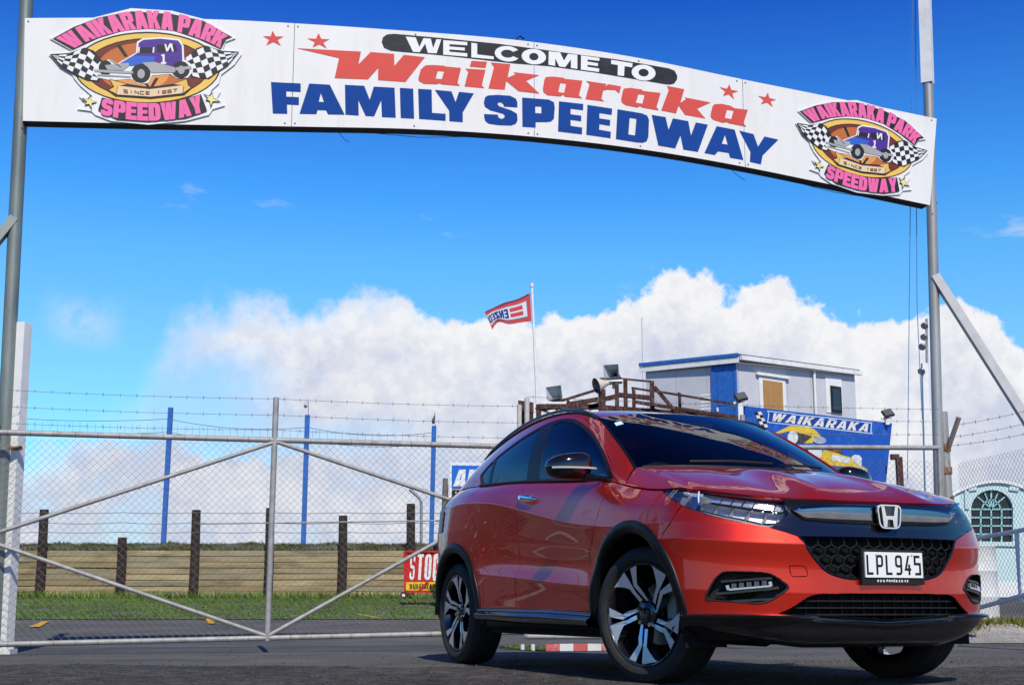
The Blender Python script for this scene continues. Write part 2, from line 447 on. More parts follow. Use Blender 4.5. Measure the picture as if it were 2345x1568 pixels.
PAINT = carpaint()
BLACKG = mat('gloss_black_trim', (0.007, 0.007, 0.008), 0.12, coat=.7, ior=1.42)
BLACKM = mat('matt_black_plastic', (0.016, 0.016, 0.017), 0.5, bump=0.08, bscale=300)
CLAD = mat('satin_black_cladding', (0.006, 0.006, 0.007), 0.38, ior=1.3)
DARK = mat('dark_underbody', (0.006, 0.006, 0.006), 0.8)
RUBBER = mat('tyre_rubber', (0.027, 0.026, 0.026), 0.62, var=0.2, vscale=20, bump=0.1, bscale=200)
CHROME = mat('chrome', (0.86, 0.87, 0.88), 0.05, 1.0)
ALLOY = mat('machined_alloy', (0.88, 0.89, 0.91), 0.30, 0.75)
WBLACK = mat('black_wheel_paint', (0.007, 0.007, 0.008), 0.2, coat=1.0)
SPOIL = mat('black_lip_plastic', (0.007, 0.007, 0.008), 0.22, coat=0.6, ior=1.5)
def glass_mat(name, tint, ior):
    m = bpy.data.materials.new(name); m.use_nodes = True; nt = m.node_tree; N = nt.nodes; N.remove(N['Principled BSDF'])
    o = N['Material Output']; mx = N.new('ShaderNodeMixShader'); t = N.new('ShaderNodeBsdfTransparent'); g = N.new('ShaderNodeBsdfGlossy'); fr = N.new('ShaderNodeFresnel')
    g.inputs['Roughness'].default_value = 0.0; fr.inputs['IOR'].default_value = ior; t.inputs['Color'].default_value = (*tint, 1)
    nt.links.new(fr.outputs[0], mx.inputs[0]); nt.links.new(t.outputs[0], mx.inputs[1]); nt.links.new(g.outputs[0], mx.inputs[2]); nt.links.new(mx.outputs[0], o.inputs['Surface'])
    return m
GLASS = glass_mat('windscreen_glass', (.74, .80, .82), 1.85)
SIDEGLASS = glass_mat('door_glass', (.58, .64, .68), 1.8)
PRIVACY = glass_mat('privacy_glass', (.05, .055, .06), 1.9)
BARCHROME = mat('dark_chrome', (0.24, 0.24, 0.25), 0.04, 1.0)

def car_pt(x, y, z): return (x, -y, z)          # y counted to the car's right

# ---- smooth surface through a grid of control points
def herm(P, sub, knots=None):
    P = np.asarray(P, float); n = len(P)
    if knots is None:
        d = np.linalg.norm(np.diff(P, axis=0).reshape(n - 1, -1, 3), axis=2).mean(1)
        knots = np.concatenate([[0], np.cumsum(np.maximum(d, 1e-4))])
    h = np.diff(knots); sl = np.diff(P, axis=0) / h.reshape(-1, *([1] * (P.ndim - 1)))
    T = np.zeros_like(P)
    for i in range(1, n - 1):
        T[i] = (sl[i - 1] * h[i] + sl[i] * h[i - 1]) / (h[i] + h[i - 1])
    T[0] = sl[0] * 1.0 if n == 2 else 1.5 * sl[0] - 0.5 * T[1]
    T[-1] = sl[-1] if n == 2 else 1.5 * sl[-1] - 0.5 * T[-2]
    out = []
    for i in range(n - 1):
        k = sub if np.isscalar(sub) else sub[i]
        for j in range(k):
            t = j / k
            out.append((2 * t**3 - 3 * t * t + 1) * P[i] + (t**3 - 2 * t * t + t) * h[i] * T[i] + (-2 * t**3 + 3 * t * t) * P[i + 1] + (t**3 - t * t) * h[i] * T[i + 1])
    out.append(P[-1])
    return np.array(out)

def surf(G, su, sv):
    """G[u][v] control points -> dense grid"""
    A = herm(np.asarray(G, float), su)
    B = herm(A.transpose(1, 0, 2), sv).transpose(1, 0, 2)
    return B

def grid_bm(B, bm=None):
    bm = bm or bmesh.new()
    nu, nv, _ = B.shape
    vs = [[bm.verts.new(B[i, j]) for j in range(nv)] for i in range(nu)]
    for i in range(nu - 1):
        for j in range(nv - 1):
            q = [vs[i][j], vs[i + 1][j], vs[i + 1][j + 1], vs[i][j + 1]]
            try: bm.faces.new(q)
            except ValueError: pass
    bmesh.ops.remove_doubles(bm, verts=bm.verts[:], dist=1e-5)
    return bm

def inpoly(p, poly):
    x, y = p; c = False; j = len(poly) - 1
    for i in range(len(poly)):
        xi, yi = poly[i]; xj, yj = poly[j]
        if (yi > y) != (yj > y) and x < (xj - xi) * (y - yi) / (yj - yi) + xi: c = not c
        j = i
    return c

AX_SIDE = (Vector((1, 0, 0)), Vector((0, 0, 1)), Vector((0, 1, 0)))
AX_FRONT = (Vector((0, 1, 0)), Vector((0, 0, 1)), Vector((1, 0, 0)))
AX_TOP = (Vector((1, 0, 0)), Vector((0, 1, 0)), Vector((0, 0, 1)))
def ax_oblique(deg):
    d = Vector((math.cos(R(deg)), math.sin(R(deg)), 0)); return (Vector((-d.y, d.x, 0)), Vector((0, 0, 1)), d)

def round_poly(P, r=0.02, n=3, closed=True):
    out = []; m = len(P)
    for i in range(m):
        p = Vector(P[i][:2])
        if not closed and i in (0, m - 1): out.append(tuple(p)); continue
        rr = P[i][2] if len(P[i]) > 2 else r
        a = Vector(P[i - 1][:2]) - p; b = Vector(P[(i + 1) % m][:2]) - p
        k = min(rr, a.length * 0.45, b.length * 0.45)
        if k < 1e-5: out.append(tuple(p)); continue
        pa = p + a.normalized() * k; pb = p + b.normalized() * k
        for j in range(n + 1):
            t = j / n; out.append(tuple(pa * (1 - t)**2 + p * 2 * t * (1 - t) + pb * t * t))
    return out

def cut(bm, lay, poly, ax, allowed, new, closed=True, facing=0.05):
    """score the outline into the surface, then label the faces inside it"""
    U, V, D = ax
    xs = [p[0] for p in poly]; ys = [p[1] for p in poly]; e = 0.06
    bm.normal_update()
    def near(f):
        c = f.calc_center_median(); u = c.dot(U); v = c.dot(V)
        return min(xs) - e < u < max(xs) + e and min(ys) - e < v < max(ys) + e
    cand = [f for f in bm.faces if f[lay] in allowed and f.normal.dot(D) > facing and near(f)]
    m = len(poly)
    for i in range(m if closed else m - 1):
        a = Vector(poly[i]); b = Vector(poly[(i + 1) % m]); d = b - a
        if d.length < 1e-6: continue
        n2 = Vector((-d.y, d.x)).normalized(); lo = (min(a.x, b.x), min(a.y, b.y)); hi = (max(a.x, b.x), max(a.y, b.y))
        sel = []
        cand = [f for f in cand if f.is_valid]
        for f in cand:
            us = [(v.co.dot(U), v.co.dot(V)) for v in f.verts]
            if max(p[0] for p in us) < lo[0] - 1e-4 or min(p[0] for p in us) > hi[0] + 1e-4 or max(p[1] for p in us) < lo[1] - 1e-4 or min(p[1] for p in us) > hi[1] + 1e-4: continue
            s_ = [n2.x * (p[0] - a.x) + n2.y * (p[1] - a.y) for p in us]
            if max(s_) > 1e-5 and min(s_) < -1e-5: sel.append(f)
        if not sel: continue
        geom = list({v for f in sel for v in f.verts}) + list({q for f in sel for q in f.edges}) + sel
        r = bmesh.ops.bisect_plane(bm, geom=geom, dist=1e-6, plane_co=U * a.x + V * a.y, plane_no=U * n2.x + V * n2.y)
        cand += [g for g in r['geom'] if isinstance(g, bmesh.types.BMFace)]
        cand = list(set(cand))
    if new is not None:
        k = 0
        for f in bm.faces:
            if f[lay] in allowed and f.normal.dot(D) > facing:
                c = f.calc_center_median()
                if inpoly((c.dot(U), c.dot(V)), poly): f[lay] = new; k += 1
        return k

def extract(bm, lay, labs):
    """a new bmesh with the faces of these labels"""
    b = bmesh.new(); vm = {}
    for f in bm.faces:
        if f[lay] in labs:
            q = []
            for v in f.verts:
                if v not in vm: vm[v] = b.verts.new(v.co)
                q.append(vm[v])
            try: b.faces.new(q)
            except ValueError: pass
    b.normal_update()
    return b

def panel_edges(b, gap=0.0033, depth=0.012, keep=None):
    """draw the rim of a panel back for a shut line and fold it inwards"""
    b.normal_update()
    be = [e for e in b.edges if len(e.link_faces) == 1 and not (keep and keep(e))]
    mv = {}
    for e in be:
        f = e.link_faces[0]; d = (e.verts[1].co - e.verts[0].co)
        if d.length < 1e-7: continue
        t = f.normal.cross(d.normalized()); c = (e.verts[0].co + e.verts[1].co) / 2
        if t.dot(f.calc_center_median() - c) < 0: t = -t
        for v in e.verts: mv.setdefault(v, []).append(t)
    nrm = {v: v.normal.copy() for v in mv}
    for v, l in mv.items():
        s_ = sum(l, Vector()); 
        if s_.length > 1e-6: v.co += s_.normalized() * gap
    r = bmesh.ops.extrude_edge_only(b, edges=be)
    nv = [g for g in r['geom'] if isinstance(g, bmesh.types.BMVert)]
    src = {}
    for g in nv:
        for e in g.link_edges:
            o = e.other_vert(g)
            if o in nrm: src[g] = nrm[o]
    for g in nv:
        if g in src: g.co -= src[g] * depth
    return b

def mirror_bm(b):
    c = b.copy()
    bmesh.ops.scale(c, vec=(1, -1, 1), verts=c.verts[:]); bmesh.ops.reverse_faces(c, faces=c.faces[:])
    return c

def bm_obj(b, name, m, parent, both=False, sharp=32):
    """body coordinates (y to the right) -> car object; both = join with the mirrored half"""
    me = bpy.data.meshes.new(name)
    if both:
        c = mirror_bm(b); t = bpy.data.meshes.new('t'); c.to_mesh(t); b.from_mesh(t); bpy.data.meshes.remove(t); c.free()
        bmesh.ops.remove_doubles(b, verts=b.verts[:], dist=2e-5)
    bmesh.ops.scale(b, vec=(1, -1, 1), verts=b.verts[:]); bmesh.ops.reverse_faces(b, faces=b.faces[:])
    b.to_mesh(me)
    return obj(name, me, m, parent, True, sharp)

def pair(b, name, m, parent, sharp=32, plabel=None):
    c = mirror_bm(b)
    r = bm_obj(b, name, m, parent, sharp=sharp); l = bm_obj(c, name, m, parent, sharp=sharp)
    return r, l

# ---- lower body ------------------------------------------------------------------
FY0 = [0, .25, .5, .7, .82, .90, .95]
FY = [0, .22, .405, .455, .7, .82, .90, .95]
SX = [.40, .22, .03, -.2, -.45, -.75, -1.05, -1.4, -1.75, -2.1, -2.4, -2.65, -2.85]
RY = [.95, .85, .7, .5, .25, 0]
def level(xf, A, b, zf, ys, zs, xr):
    zf = list(np.interp(FY, FY0, zf if isinstance(zf, list) else [zf] * 7))
    zs = zs if isinstance(zs, list) else [zs] * 13
    row = [(xf - 1.72 * A * (1 - (1 - q**2.3)**(1 / 2.3)), q * b, z) for q, z in zip(FY, zf)]
    ys = [.979 * b, .997 * b] + ys[2:]
    row += [(x, y, z) for x, y, z in zip(SX, ys, zs)]
    row += [(xr + (.85 if zs[-1] > .8 else .7) * q**5, q * ys[-1] / .975, zs[-1]) for q in RY]
    return np.array(row)
LV = [
 level(.760, .37, .845, .22, [.83, .84, .84, .83, .81, .80, .80, .80, .80, .82, .83, .83, .82], .25, -3.38),
 level(.835, .37, .872, .285, [.85, .868, .872, .868, .85, .842, .842, .842, .845, .86, .868, .868, .85], .30, -3.44),
 level(.855, .36, .886, .335, [.862, .882, .888, .885, .872, .864, .864, .864, .867, .88, .888, .885, .865], [.335, .335, .335, .335, .338, .342, .348, .355, .36, .364, .366, .37, .38], -3.46),
 level(.862, .36, .895, [.425, .425, .43, .435, .44, .445, .45], [.87, .892, .898, .895, .885, .883, .883, .883, .886, .892, .897, .893, .87], [.45, .455, .46, .465, .475, .495, .515, .54, .56, .575, .57, .55, .53], -3.47),
 level(.858, .36, .893, [.53, .53, .535, .545, .555, .568, .575], [.868, .890, .898, .893, .868, .853, .851, .853, .863, .885, .895, .89, .865], [.575, .58, .585, .585, .58, .582, .595, .615, .64, .66, .675, .675, .665], -3.45),
 level(.870, .36, .897, [.645, .645, .648, .655, .665, .675, .68], [.869, .890, .897, .893, .875, .862, .860, .862, .870, .885, .892, .885, .86], [.682, .685, .688, .69, .70, .715, .745, .785, .83, .865, .875, .87, .86], -3.40),
 level(.852, .366, .888, [.722, .722, .725, .735, .745, .754, .76], [.862, .884, .890, .888, .882, .877, .877, .877, .880, .882, .880, .868, .843], [.763, .767, .77, .775, .795, .83, .88, .945, 1.005, 1.04, 1.05, 1.04, 1.02], -3.38),
 level(.838, .372, .862, [.79, .79, .793, .80, .812, .825, .835], [.838, .855, .86, .86, .846, .836, .834, .832, .832, .832, .826, .81, .785], [.842, .852, .867, .90, .955, .985, 1.015, 1.05, 1.08, 1.105, 1.12, 1.12, 1.10], -3.33),
 level(.812, .36, .805, [.843, .844, .851, .864, .881, .897, .908], [.782, .794, .797, .79, .778, .777, .777, .777, .773, .765, .752, .735, .71], [.915, .924, .944, .985, 1.040, 1.060, 1.083, 1.112, 1.137, 1.155, 1.172, 1.18, 1.17], -3.20),
]
def tight(rows, crease):
    out = []
    for i, r in enumerate(rows):
        if i in crease:
            out.append(r + (rows[i - 1] - r) * .09); out.append(r); out.append(r + (rows[i + 1] - r) * .09)
        else: out.append(r)
    return np.array(out)
TUB = tight(LV, (2, 3, 5, 6)).transpose(1, 0, 2)         # [column][level]
subs_v = []
for q in range(TUB.shape[1] - 1):
    subs_v.append(2 if np.linalg.norm(TUB[14, q + 1] - TUB[14, q]) < .02 else 5)
B = surf(TUB, [6, 6, 2] + [6] * 10 + [8] * (TUB.shape[0] - 14), subs_v)
tub = grid_bm(B)
bmesh.ops.recalc_face_normals(tub, faces=tub.faces[:])
if sum((f.normal.y for f in tub.faces)) < 0: bmesh.ops.reverse_faces(tub, faces=tub.faces[:])
TL = tub.faces.layers.int.new('lab')
L_BODY, L_ARCH, L_FDOOR, L_RDOOR, L_BUMP, L_GRILLE, L_MESH, L_LOW, L_FOG, L_HEAD, L_TAIL, L_UNDER, L_HOOK, L_FUEL = range(14)

# ---- hood, greenhouse control curves
hood_cols = [tuple(TUB[i, -1]) for i in range(12)]       # the edge the hood sits on

# hood: columns run from its front / side edge up to the cowl
def hood_grid():
    cowl = [(-.075, 0, 1.092), (-.078, .09, 1.092), (-.082, .165, 1.092), (-.086, .20, 1.092), (-.14, .46, 1.094), (-.20, .575, 1.095), (-.235, .62, 1.095), (-.262, .648, 1.095),
            (-.275, .660, 1.094), (-.285, .668, 1.092), (-.292, .676, 1.088), (-.297, .684, 1.08)]
    up = [.0, .0, .0, .0, .0, .0, .0, .0, .0, .0, .0]
    cols = []
    for i in range(12):
        a = Vector(hood_cols[i]); b = Vector(cowl[i]); a.z += .006
        k = [1.06, 1.09, 1.22, .84, .58, .45, .36, .30, .26, .2, .12, .05][i]
        row = []
        for t, lift in ((0, 0), (.06, .016), (.22, .034), (.45, .039), (.72, .026), (1, 0)):
            p = a.lerp(b, t); p.z += lift * k; row.append(tuple(p))
        cols.append(row)
    return np.array(cols)
HG = hood_grid()
HOODB = surf(HG, [6, 6, 2] + [6] * 8, [3, 4, 5, 5, 5])

# greenhouse side: columns from the belt up to the roof edge
bel = [(-.205, .789, .989), (-.325, .783, 1.014), (-.47, .778, 1.044), (-.75, .777, 1.064), (-1.05, .777, 1.085), (-1.40, .777, 1.114), (-1.75, .773, 1.139), (-2.10, .765, 1.157), (-2.40, .752, 1.175), (-2.75, .725, 1.185), (-3.05, .66, 1.17)]
top = [(-.299, .684, 1.088), (-.36, .676, 1.138), (-.62, .636, 1.297), (-.93, .580, 1.448), (-1.22, .566, 1.520), (-1.52, .563, 1.548), (-1.85, .560, 1.545), (-2.2, .552, 1.515), (-2.5, .54, 1.470), (-2.85, .51, 1.400), (-3.15, .45, 1.32)]
def side_grid():
    cols = []
    for i, (a, b) in enumerate(zip(bel, top)):
        a = Vector(a); b = Vector(b); row = []
        bul = [.004, .012, .022, .03, .035, .036, .036, .034, .03, .02, .01][i]
        for t in (0, .3, .6, .88, 1):
            p = a.lerp(b, t); w = 4 * t * (1 - t)
            p.y += bul * w * .9 ; p.z += bul * w * .25
            row.append(tuple(p))
        cols.append(row)
    return np.array(cols)
SG = side_grid()
SIDEB = surf(SG, 10, 7)

# roof between the two roof edges, windscreen, tailgate
rc = [(-.895, 1.498), (-1.25, 1.561), (-1.55, 1.583), (-1.85, 1.582), (-2.2, 1.557), (-2.5, 1.518), (-2.85, 1.455), (-3.22, 1.365)]
def roof_grid():
    cols = []
    for q in (0, .3, .6, .82, .94, 1.0):
        row = []
        for (cx_, cz), e in zip(rc, top[3:]):
            row.append((cx_ + (e[0] - cx_) * q**2.2, e[1] * q, cz + (e[2] - cz) * q**2.6))
        cols.append(row)
    return np.array(cols)
ROOFB = surf(roof_grid(), 5, 6)
def ws_grid():
    cols = []
    for q in (0, .3, .6, .85, 1.0):
        b = Vector((-.06 - .255 * q**2.3, .684 * q, 1.088 + .012 * q**2)); t = Vector((-.895 - .035 * q**2.2, .580 * q, 1.498 - .050 * q**2.6))
        row = []
        for s_ in (0, .25, .5, .75, 1):
            p = b.lerp(t, s_); w = 4 * s_ * (1 - s_); p.z += .016 * w * (1 - .4 * q); p.x += .012 * w; row.append(tuple(p))
        cols.append(row)
    return np.array(cols)
WSB = surf(ws_grid(), 6, 6)
def tail_grid():
    cols = []
    for q in (0, .3, .6, .85, 1.0):
        t = Vector((-3.22 + .07 * q**2.2, .45 * q, 1.365 - .045 * q**2.6)); b = Vector((-3.25 + .2 * q**3, .66 * q, 1.17))
        cols.append([tuple(t.lerp(b, s_)) for s_ in (0, .5, 1)])
    return np.array(cols)

# ---- score the shut lines and openings into the lower body
def pj(pts, ax): return [(Vector(p).dot(ax[0]), Vector(p).dot(ax[1])) for p in pts]
OB40 = ax_oblique(40); OB30 = ax_oblique(32)
def circ(cx, cz, r, n=36): return [(cx + r * math.cos(2 * math.pi * k / n), cz + r * math.sin(2 * math.pi * k / n)) for k in range(n)]
FA = (.012, .335, .452); RA = (-2.465, .335, .455)
for c in (FA, RA):
    cut(tub, TL, circ(c[0], c[1], c[2] - .012), AX_SIDE, {L_BODY}, L_ARCH, facing=.15)
HLB = [(.747, .555, .722), (.663, .675, .749), (.559, .761, .783), (.442, .809, .826), (.330, .820, .872), (.221, .807, .919)]
hl = HLB + [(.20, .80, .97), (.45, .75, 1.0), (.70, .45, 1.0), (.718, .467, .86), (.764, .464, .786)]
cut(tub, TL, pj(hl, OB40), OB40, {L_BODY}, L_HEAD)
mesh_o = round_poly([(-.02, .682, 0), (.447, .682, .004), (.398, .607, .02), (.325, .52, .09), (.22, .493, .05), (-.02, .489, 0)], n=4)
cut(tub, TL, mesh_o, AX_FRONT, {L_BODY}, L_MESH)
sur_o = [(-.02, 1.0), (.62, 1.0), (.62, .80), (.585, .742), (.562, .7215), (.505, .703), (.447, .682), (-.02, .682)]
cut(tub, TL, sur_o, AX_FRONT, {L_BODY}, L_GRILLE)
low_o = round_poly([(-.02, .428, 0), (.40, .425, .06), (.485, .36, .05), (.58, .322, .02), (.62, .15, 0), (-.02, .15, 0)], n=4)
cut(tub, TL, low_o, AX_FRONT, {L_BODY}, L_LOW)
FOG3 = [(.558, .803, .400), (.605, .768, .500), (.633, .742, .526), (.753, .564, .520), (.789, .490, .454), (.741, .587, .380)]
fog_o = round_poly([(*p, r) for p, r in zip(pj(FOG3, OB40), (.03, .03, .05, .06, .02, .06))], n=4)
cut(tub, TL, fog_o, OB40, {L_BODY}, L_FOG)
HOOK3 = [(.785, .490, .549), (.806, .421, .549), (.810, .410, .505), (.789, .484, .503)]
cut(tub, TL, round_poly([(*p, .01) for p in pj(HOOK3, OB40)]), OB40, {L_BODY}, L_HOOK)
under = [(-4, .05), (.30, .05), (.30, .334), (-.43, .338), (-.904, .353), (-1.5, .358), (-2.0, .364), (-4, .378)]
cut(tub, TL, under, AX_SIDE, {L_BODY}, L_UNDER)
cut(tub, TL, [(-.02, .05), (1.2, .05), (1.2, .334), (-.02, .334)], AX_FRONT, {L_BODY}, L_UNDER)
# bumper / wing shut line, then the doors
seam3 = [(.430, .812, .832), (.399, .870, .758), (.345, .884, .705)]
bump = pj(seam3 + [(.30, .9, .6), (.30, .9, .05), (1.2, .0, .05), (1.2, 0, 1.1), (.6, .75, 1.1)], AX_SIDE)
cut(tub, TL, bump, AX_SIDE, {L_BODY}, L_BUMP, facing=-2)
seamF = [(-.225, 1.06), (-.262, 1.01), (-.332, .909), (-.372, .776), (-.462, .640), (-.478, .56), (-.462, .415), (-.445, .345)]
seamB = [(-1.452, .350), (-1.440, .45), (-1.424, .60), (-1.436, .80), (-1.448, .95), (-1.452, 1.063), (-1.43, 1.16)]
cut(tub, TL, round_poly(seamF, .04, closed=False) + [(-.6, .346), (-1.0, .355)] + seamB, AX_SIDE, {L_BODY}, L_FDOOR)
seamR = [(-2.27, 1.20), (-2.255, 1.12), (-2.218, 1.041), (-2.11, .90), (-2.0, .76), (-1.945, .62), (-1.935, .48), (-1.955, .36)]
cut(tub, TL, seamB[::-1] + [(-1.7, .357)] + round_poly(seamR, .06, closed=False)[::-1], AX_SIDE, {L_BODY}, L_RDOOR)
from mathutils.bvhtree import BVHTree
TBVH = BVHTree.FromBMesh(tub)
def nose_x(y, z):
    h = TBVH.ray_cast(Vector((3, abs(y), z)), Vector((-1, 0, 0)))[0]
    return h.x if h else .5
def side_y(x, z):
    h = TBVH.ray_cast(Vector((x, 3, z)), Vector((0, -1, 0)))[0]
    return h.y if h else .86

def on_axis(e): return all(abs(v.co.y) < 1e-4 for v in e.verts)
def at_top(e): return False

# ---- painted panels
b = extract(tub, TL, {L_BUMP}); panel_edges(b, keep=on_axis); 
b2 = extract(tub, TL, {L_BUMP, L_HOOK}); panel_edges(b2, keep=on_axis); b2 = mirror_bm(b2)
t_ = bpy.data.meshes.new('t'); b2.to_mesh(t_); b.from_mesh(t_); bpy.data.meshes.remove(t_); bmesh.ops.remove_doubles(b, verts=b.verts[:], dist=2e-5)
bumper = bm_obj(b, 'front_bumper', PAINT, CAR)
b = extract(tub, TL, {L_HOOK}); panel_edges(b, gap=.0008); bm_obj(b, 'tow_eye_cover', PAINT, bumper)
b = extract(tub, TL, {L_BODY}); panel_edges(b, keep=on_axis)
body = bm_obj(b, 'body', PAINT, CAR, both=True)
b = extract(tub, TL, {L_FDOOR}); panel_edges(b); fdoors = pair(b, 'front_door', PAINT, CAR)
b = extract(tub, TL, {L_RDOOR}); panel_edges(b); rdoors = pair(b, 'rear_door', PAINT, CAR)
b = grid_bm(HOODB); panel_edges(b, gap=.003, depth=.02, keep=on_axis); hood = bm_obj(b, 'hood', PAINT, CAR, both=True)
b = grid_bm(ROOFB); bm_obj(b, 'roof', PAINT, CAR, both=True)
b = grid_bm(WSB); bm_obj(b, 'windscreen', GLASS, CAR, both=True)
b = grid_bm(surf(tail_grid(), 5, 4)); bm_obj(b, 'rear_window', PRIVACY, CAR, both=True)
# inner dark skin behind the shut lines
b = extract(tub, TL, {L_BODY, L_FDOOR, L_RDOOR, L_BUMP, L_UNDER, L_GRILLE, L_MESH, L_LOW, L_FOG, L_HOOK})
for v in b.verts: v.co -= v.normal * (.014 if v.co.x < .35 else .055)
inner = bm_obj(b, 'inner_shell', DARK, CAR, both=True)
# lower black parts
b = extract(tub, TL, {L_UNDER}); islands(bm_obj(b, 'lower_body_trim', CLAD, CAR, both=True))

# ---- greenhouse side: cut windows
sd_ = grid_bm(SIDEB)
bmesh.ops.recalc_face_normals(sd_, faces=sd_.faces[:])
if sum(f.normal.y for f in sd_.faces) < 0: bmesh.ops.reverse_faces(sd_, faces=sd_.faces[:])
SL = sd_.faces.layers.int.new('lab')
W_RED, W_TRIM, W_FG, W_RG, W_QG, W_PIL = 0, 1, 2, 3, 4, 5
DLO = [(-2.425, 1.250, .02), (-2.30, 1.168, .03), (-1.522, 1.125, .3), (-.80, 1.068, .3), (-.352, 1.036, .02), (-.397, 1.072, .05), (-.556, 1.193, .1), (-.768, 1.315, .1), (-1.0, 1.418, .12), (-1.20, 1.484, .12), (-1.40, 1.509, .1), (-1.603, 1.503, .1), (-1.884, 1.455, .1), (-2.196, 1.374, .1), (-2.31, 1.322, .05)]
cut(sd_, SL, round_poly(DLO, n=4), AX_SIDE, {W_RED}, W_TRIM, facing=-1)
fg = [(-.425, 1.052, .01), (-.80, 1.084, .2), (-1.335, 1.124, .01), (-1.452, 1.478, .02), (-1.36, 1.487, .05), (-1.20, 1.465, .12), (-1.0, 1.398, .12), (-.78, 1.300, .1), (-.58, 1.188, .1)]
rg = [(-1.515, 1.137, .01), (-2.13, 1.171, .01), (-2.215, 1.352, .02), (-1.90, 1.434, .1), (-1.625, 1.482, .03)]
qg = [(-2.175, 1.178, .01), (-2.29, 1.187, .03), (-2.385, 1.255, .02), (-2.30, 1.307, .04), (-2.25, 1.332, .01)]
for q, l in ((fg, W_FG), (rg, W_RG), (qg, W_QG)):
    cut(sd_, SL, round_poly(q, n=3), AX_SIDE, {W_TRIM}, l, facing=-1)
pil = [(-1.35, 1.60), (-1.30, 1.520), (-1.098, 1.478), (-.963, 1.425), (-.745, 1.318), (-.565, 1.208), (-.445, 1.124), (-.36, 1.037), (-.33, .95), (0, .95), (0, 1.60)]
cut(sd_, SL, pil, AX_SIDE, {W_RED}, W_PIL, facing=-1)
b = extract(sd_, SL, {W_PIL}); panel_edges(b, gap=.002); pair(b, 'windscreen_pillar', PAINT, CAR)
b = extract(sd_, SL, {W_RED}); panel_edges(b, gap=.001, depth=.02); pair(b, 'door_frame', PAINT, CAR)
b = extract(sd_, SL, {W_TRIM})
for v in b.verts: v.co.y -= .003
panel_edges(b, gap=.0, depth=.01); pair(b, 'window_trim', CLAD, CAR)
for l, n in ((W_FG, 'door_window'), (W_RG, 'door_window'), (W_QG, 'quarter_window')):
    b = extract(sd_, SL, {l})
    for v in b.verts: v.co.y -= .007
    panel_edges(b, gap=-.002, depth=.006); pair(b, n, SIDEGLASS if l == W_FG else PRIVACY, CAR)
b = extract(sd_, SL, {W_RED, W_TRIM, W_PIL})
for v in b.verts: v.co.y -= .03; v.co.z -= .01
pair(b, 'inner_shell', DARK, CAR)
# door seal line between windscreen pillar and roof, belt moulding
for s_ in (1, -1):
    m_ = MB(); m_.tube([car_pt(p[0], s_ * (p[1] + .002), p[2] + .003) for p in herm(top[3:], 6)], .006, 6)
    m_.build('roof_seal', BLACKM, CAR, True)
    m_ = MB()
    for x0, x1 in ((-.36, -2.32),):
        n = 24; L_ = []
        for k in range(n + 1):
            x = x0 + (x1 - x0) * k / n
            z = np.interp(-x, [.205, .325, .47, .75, 1.05, 1.4, 1.75, 2.1, 2.4], [.989, 1.014, 1.044, 1.064, 1.085, 1.114, 1.139, 1.157, 1.175])
            L_.append(car_pt(x, s_ * (np.interp(-x, [.325, 1.4, 2.1, 2.4], [.783, .7775, .766, .753]) + .002), z + .004))
        m_.tube(L_, .008, 6)
    m_.build('belt_moulding', BLACKM, CAR, True)
# windscreen surround and wipers, cowl
m_ = MB()
cw = [(.0, -.072), (.17, -.080), (.34, -.103), (.48, -.148), (.575, -.198), (.65, -.255)]
L_ = [(x, y, 1.088) for y, x in cw]
cl = [car_pt(x - .01, y, z + .002) for x, y, z in L_[::-1]] + [car_pt(x - .01, -y, z + .002) for x, y, z in L_[1:]]
m_.tube(cl, .013, 6)
m_.build('cowl', BLACKM, CAR, True)

# ---- hex grille, surround, chrome bar, emblem, plate
def both(fn):
    for s_ in (1, -1): fn(s_)
b = extract(tub, TL, {L_MESH})
for v in b.verts: v.co.x -= .075
bm_obj(b, 'grille_back', DARK, CAR, both=True)
b = extract(tub, TL, {L_GRILLE})
panel_edges(b, gap=.0005, depth=.05, keep=on_axis)
surround = bm_obj(b, 'grille_surround', BLACKG, CAR, both=True)
def pt_in_mesh(y, z): return inpoly((abs(y), z), mesh_o)
m_ = MB(); hw = .037
for r_ in range(-1, 9):
    for c_ in range(-12, 13):
        cy_ = c_ * hw * math.sqrt(3) + (r_ % 2) * hw * math.sqrt(3) / 2; cz_ = .485 + r_ * hw * 1.18
        P_ = [(cy_ + hw * .9 * math.sin(k * math.pi / 3), cz_ + hw * .78 * math.cos(k * math.pi / 3)) for k in range(6)]
        for k in range(3):
            a, q = P_[k], P_[k + 1]
            if not (pt_in_mesh(*a) or pt_in_mesh(*q)): continue
            A_ = car_pt(nose_x(*a) - .030, a[0], a[1]); Q_ = car_pt(nose_x(*q) - .030, q[0], q[1])
            m_.bar(A_, Q_, .005, .012, up=(1, 0, 0))
m_.build('grille_mesh', BLACKM, CAR)
# frame round the hex mesh
L_ = [(y, z) for y, z in mesh_o if y > -.01]
m_ = MB()
ring_a = [car_pt(nose_x(y, z) - .002, y, z) for y, z in L_[1:-1]]
ring_b = [car_pt(nose_x(y, z) - .002, -y, z) for y, z in L_[1:-1]][::-1]
m_.tube(ring_a + ring_b, .007, 6, caps=False)
m_.build('grille_frame', BLACKG, CAR, True)
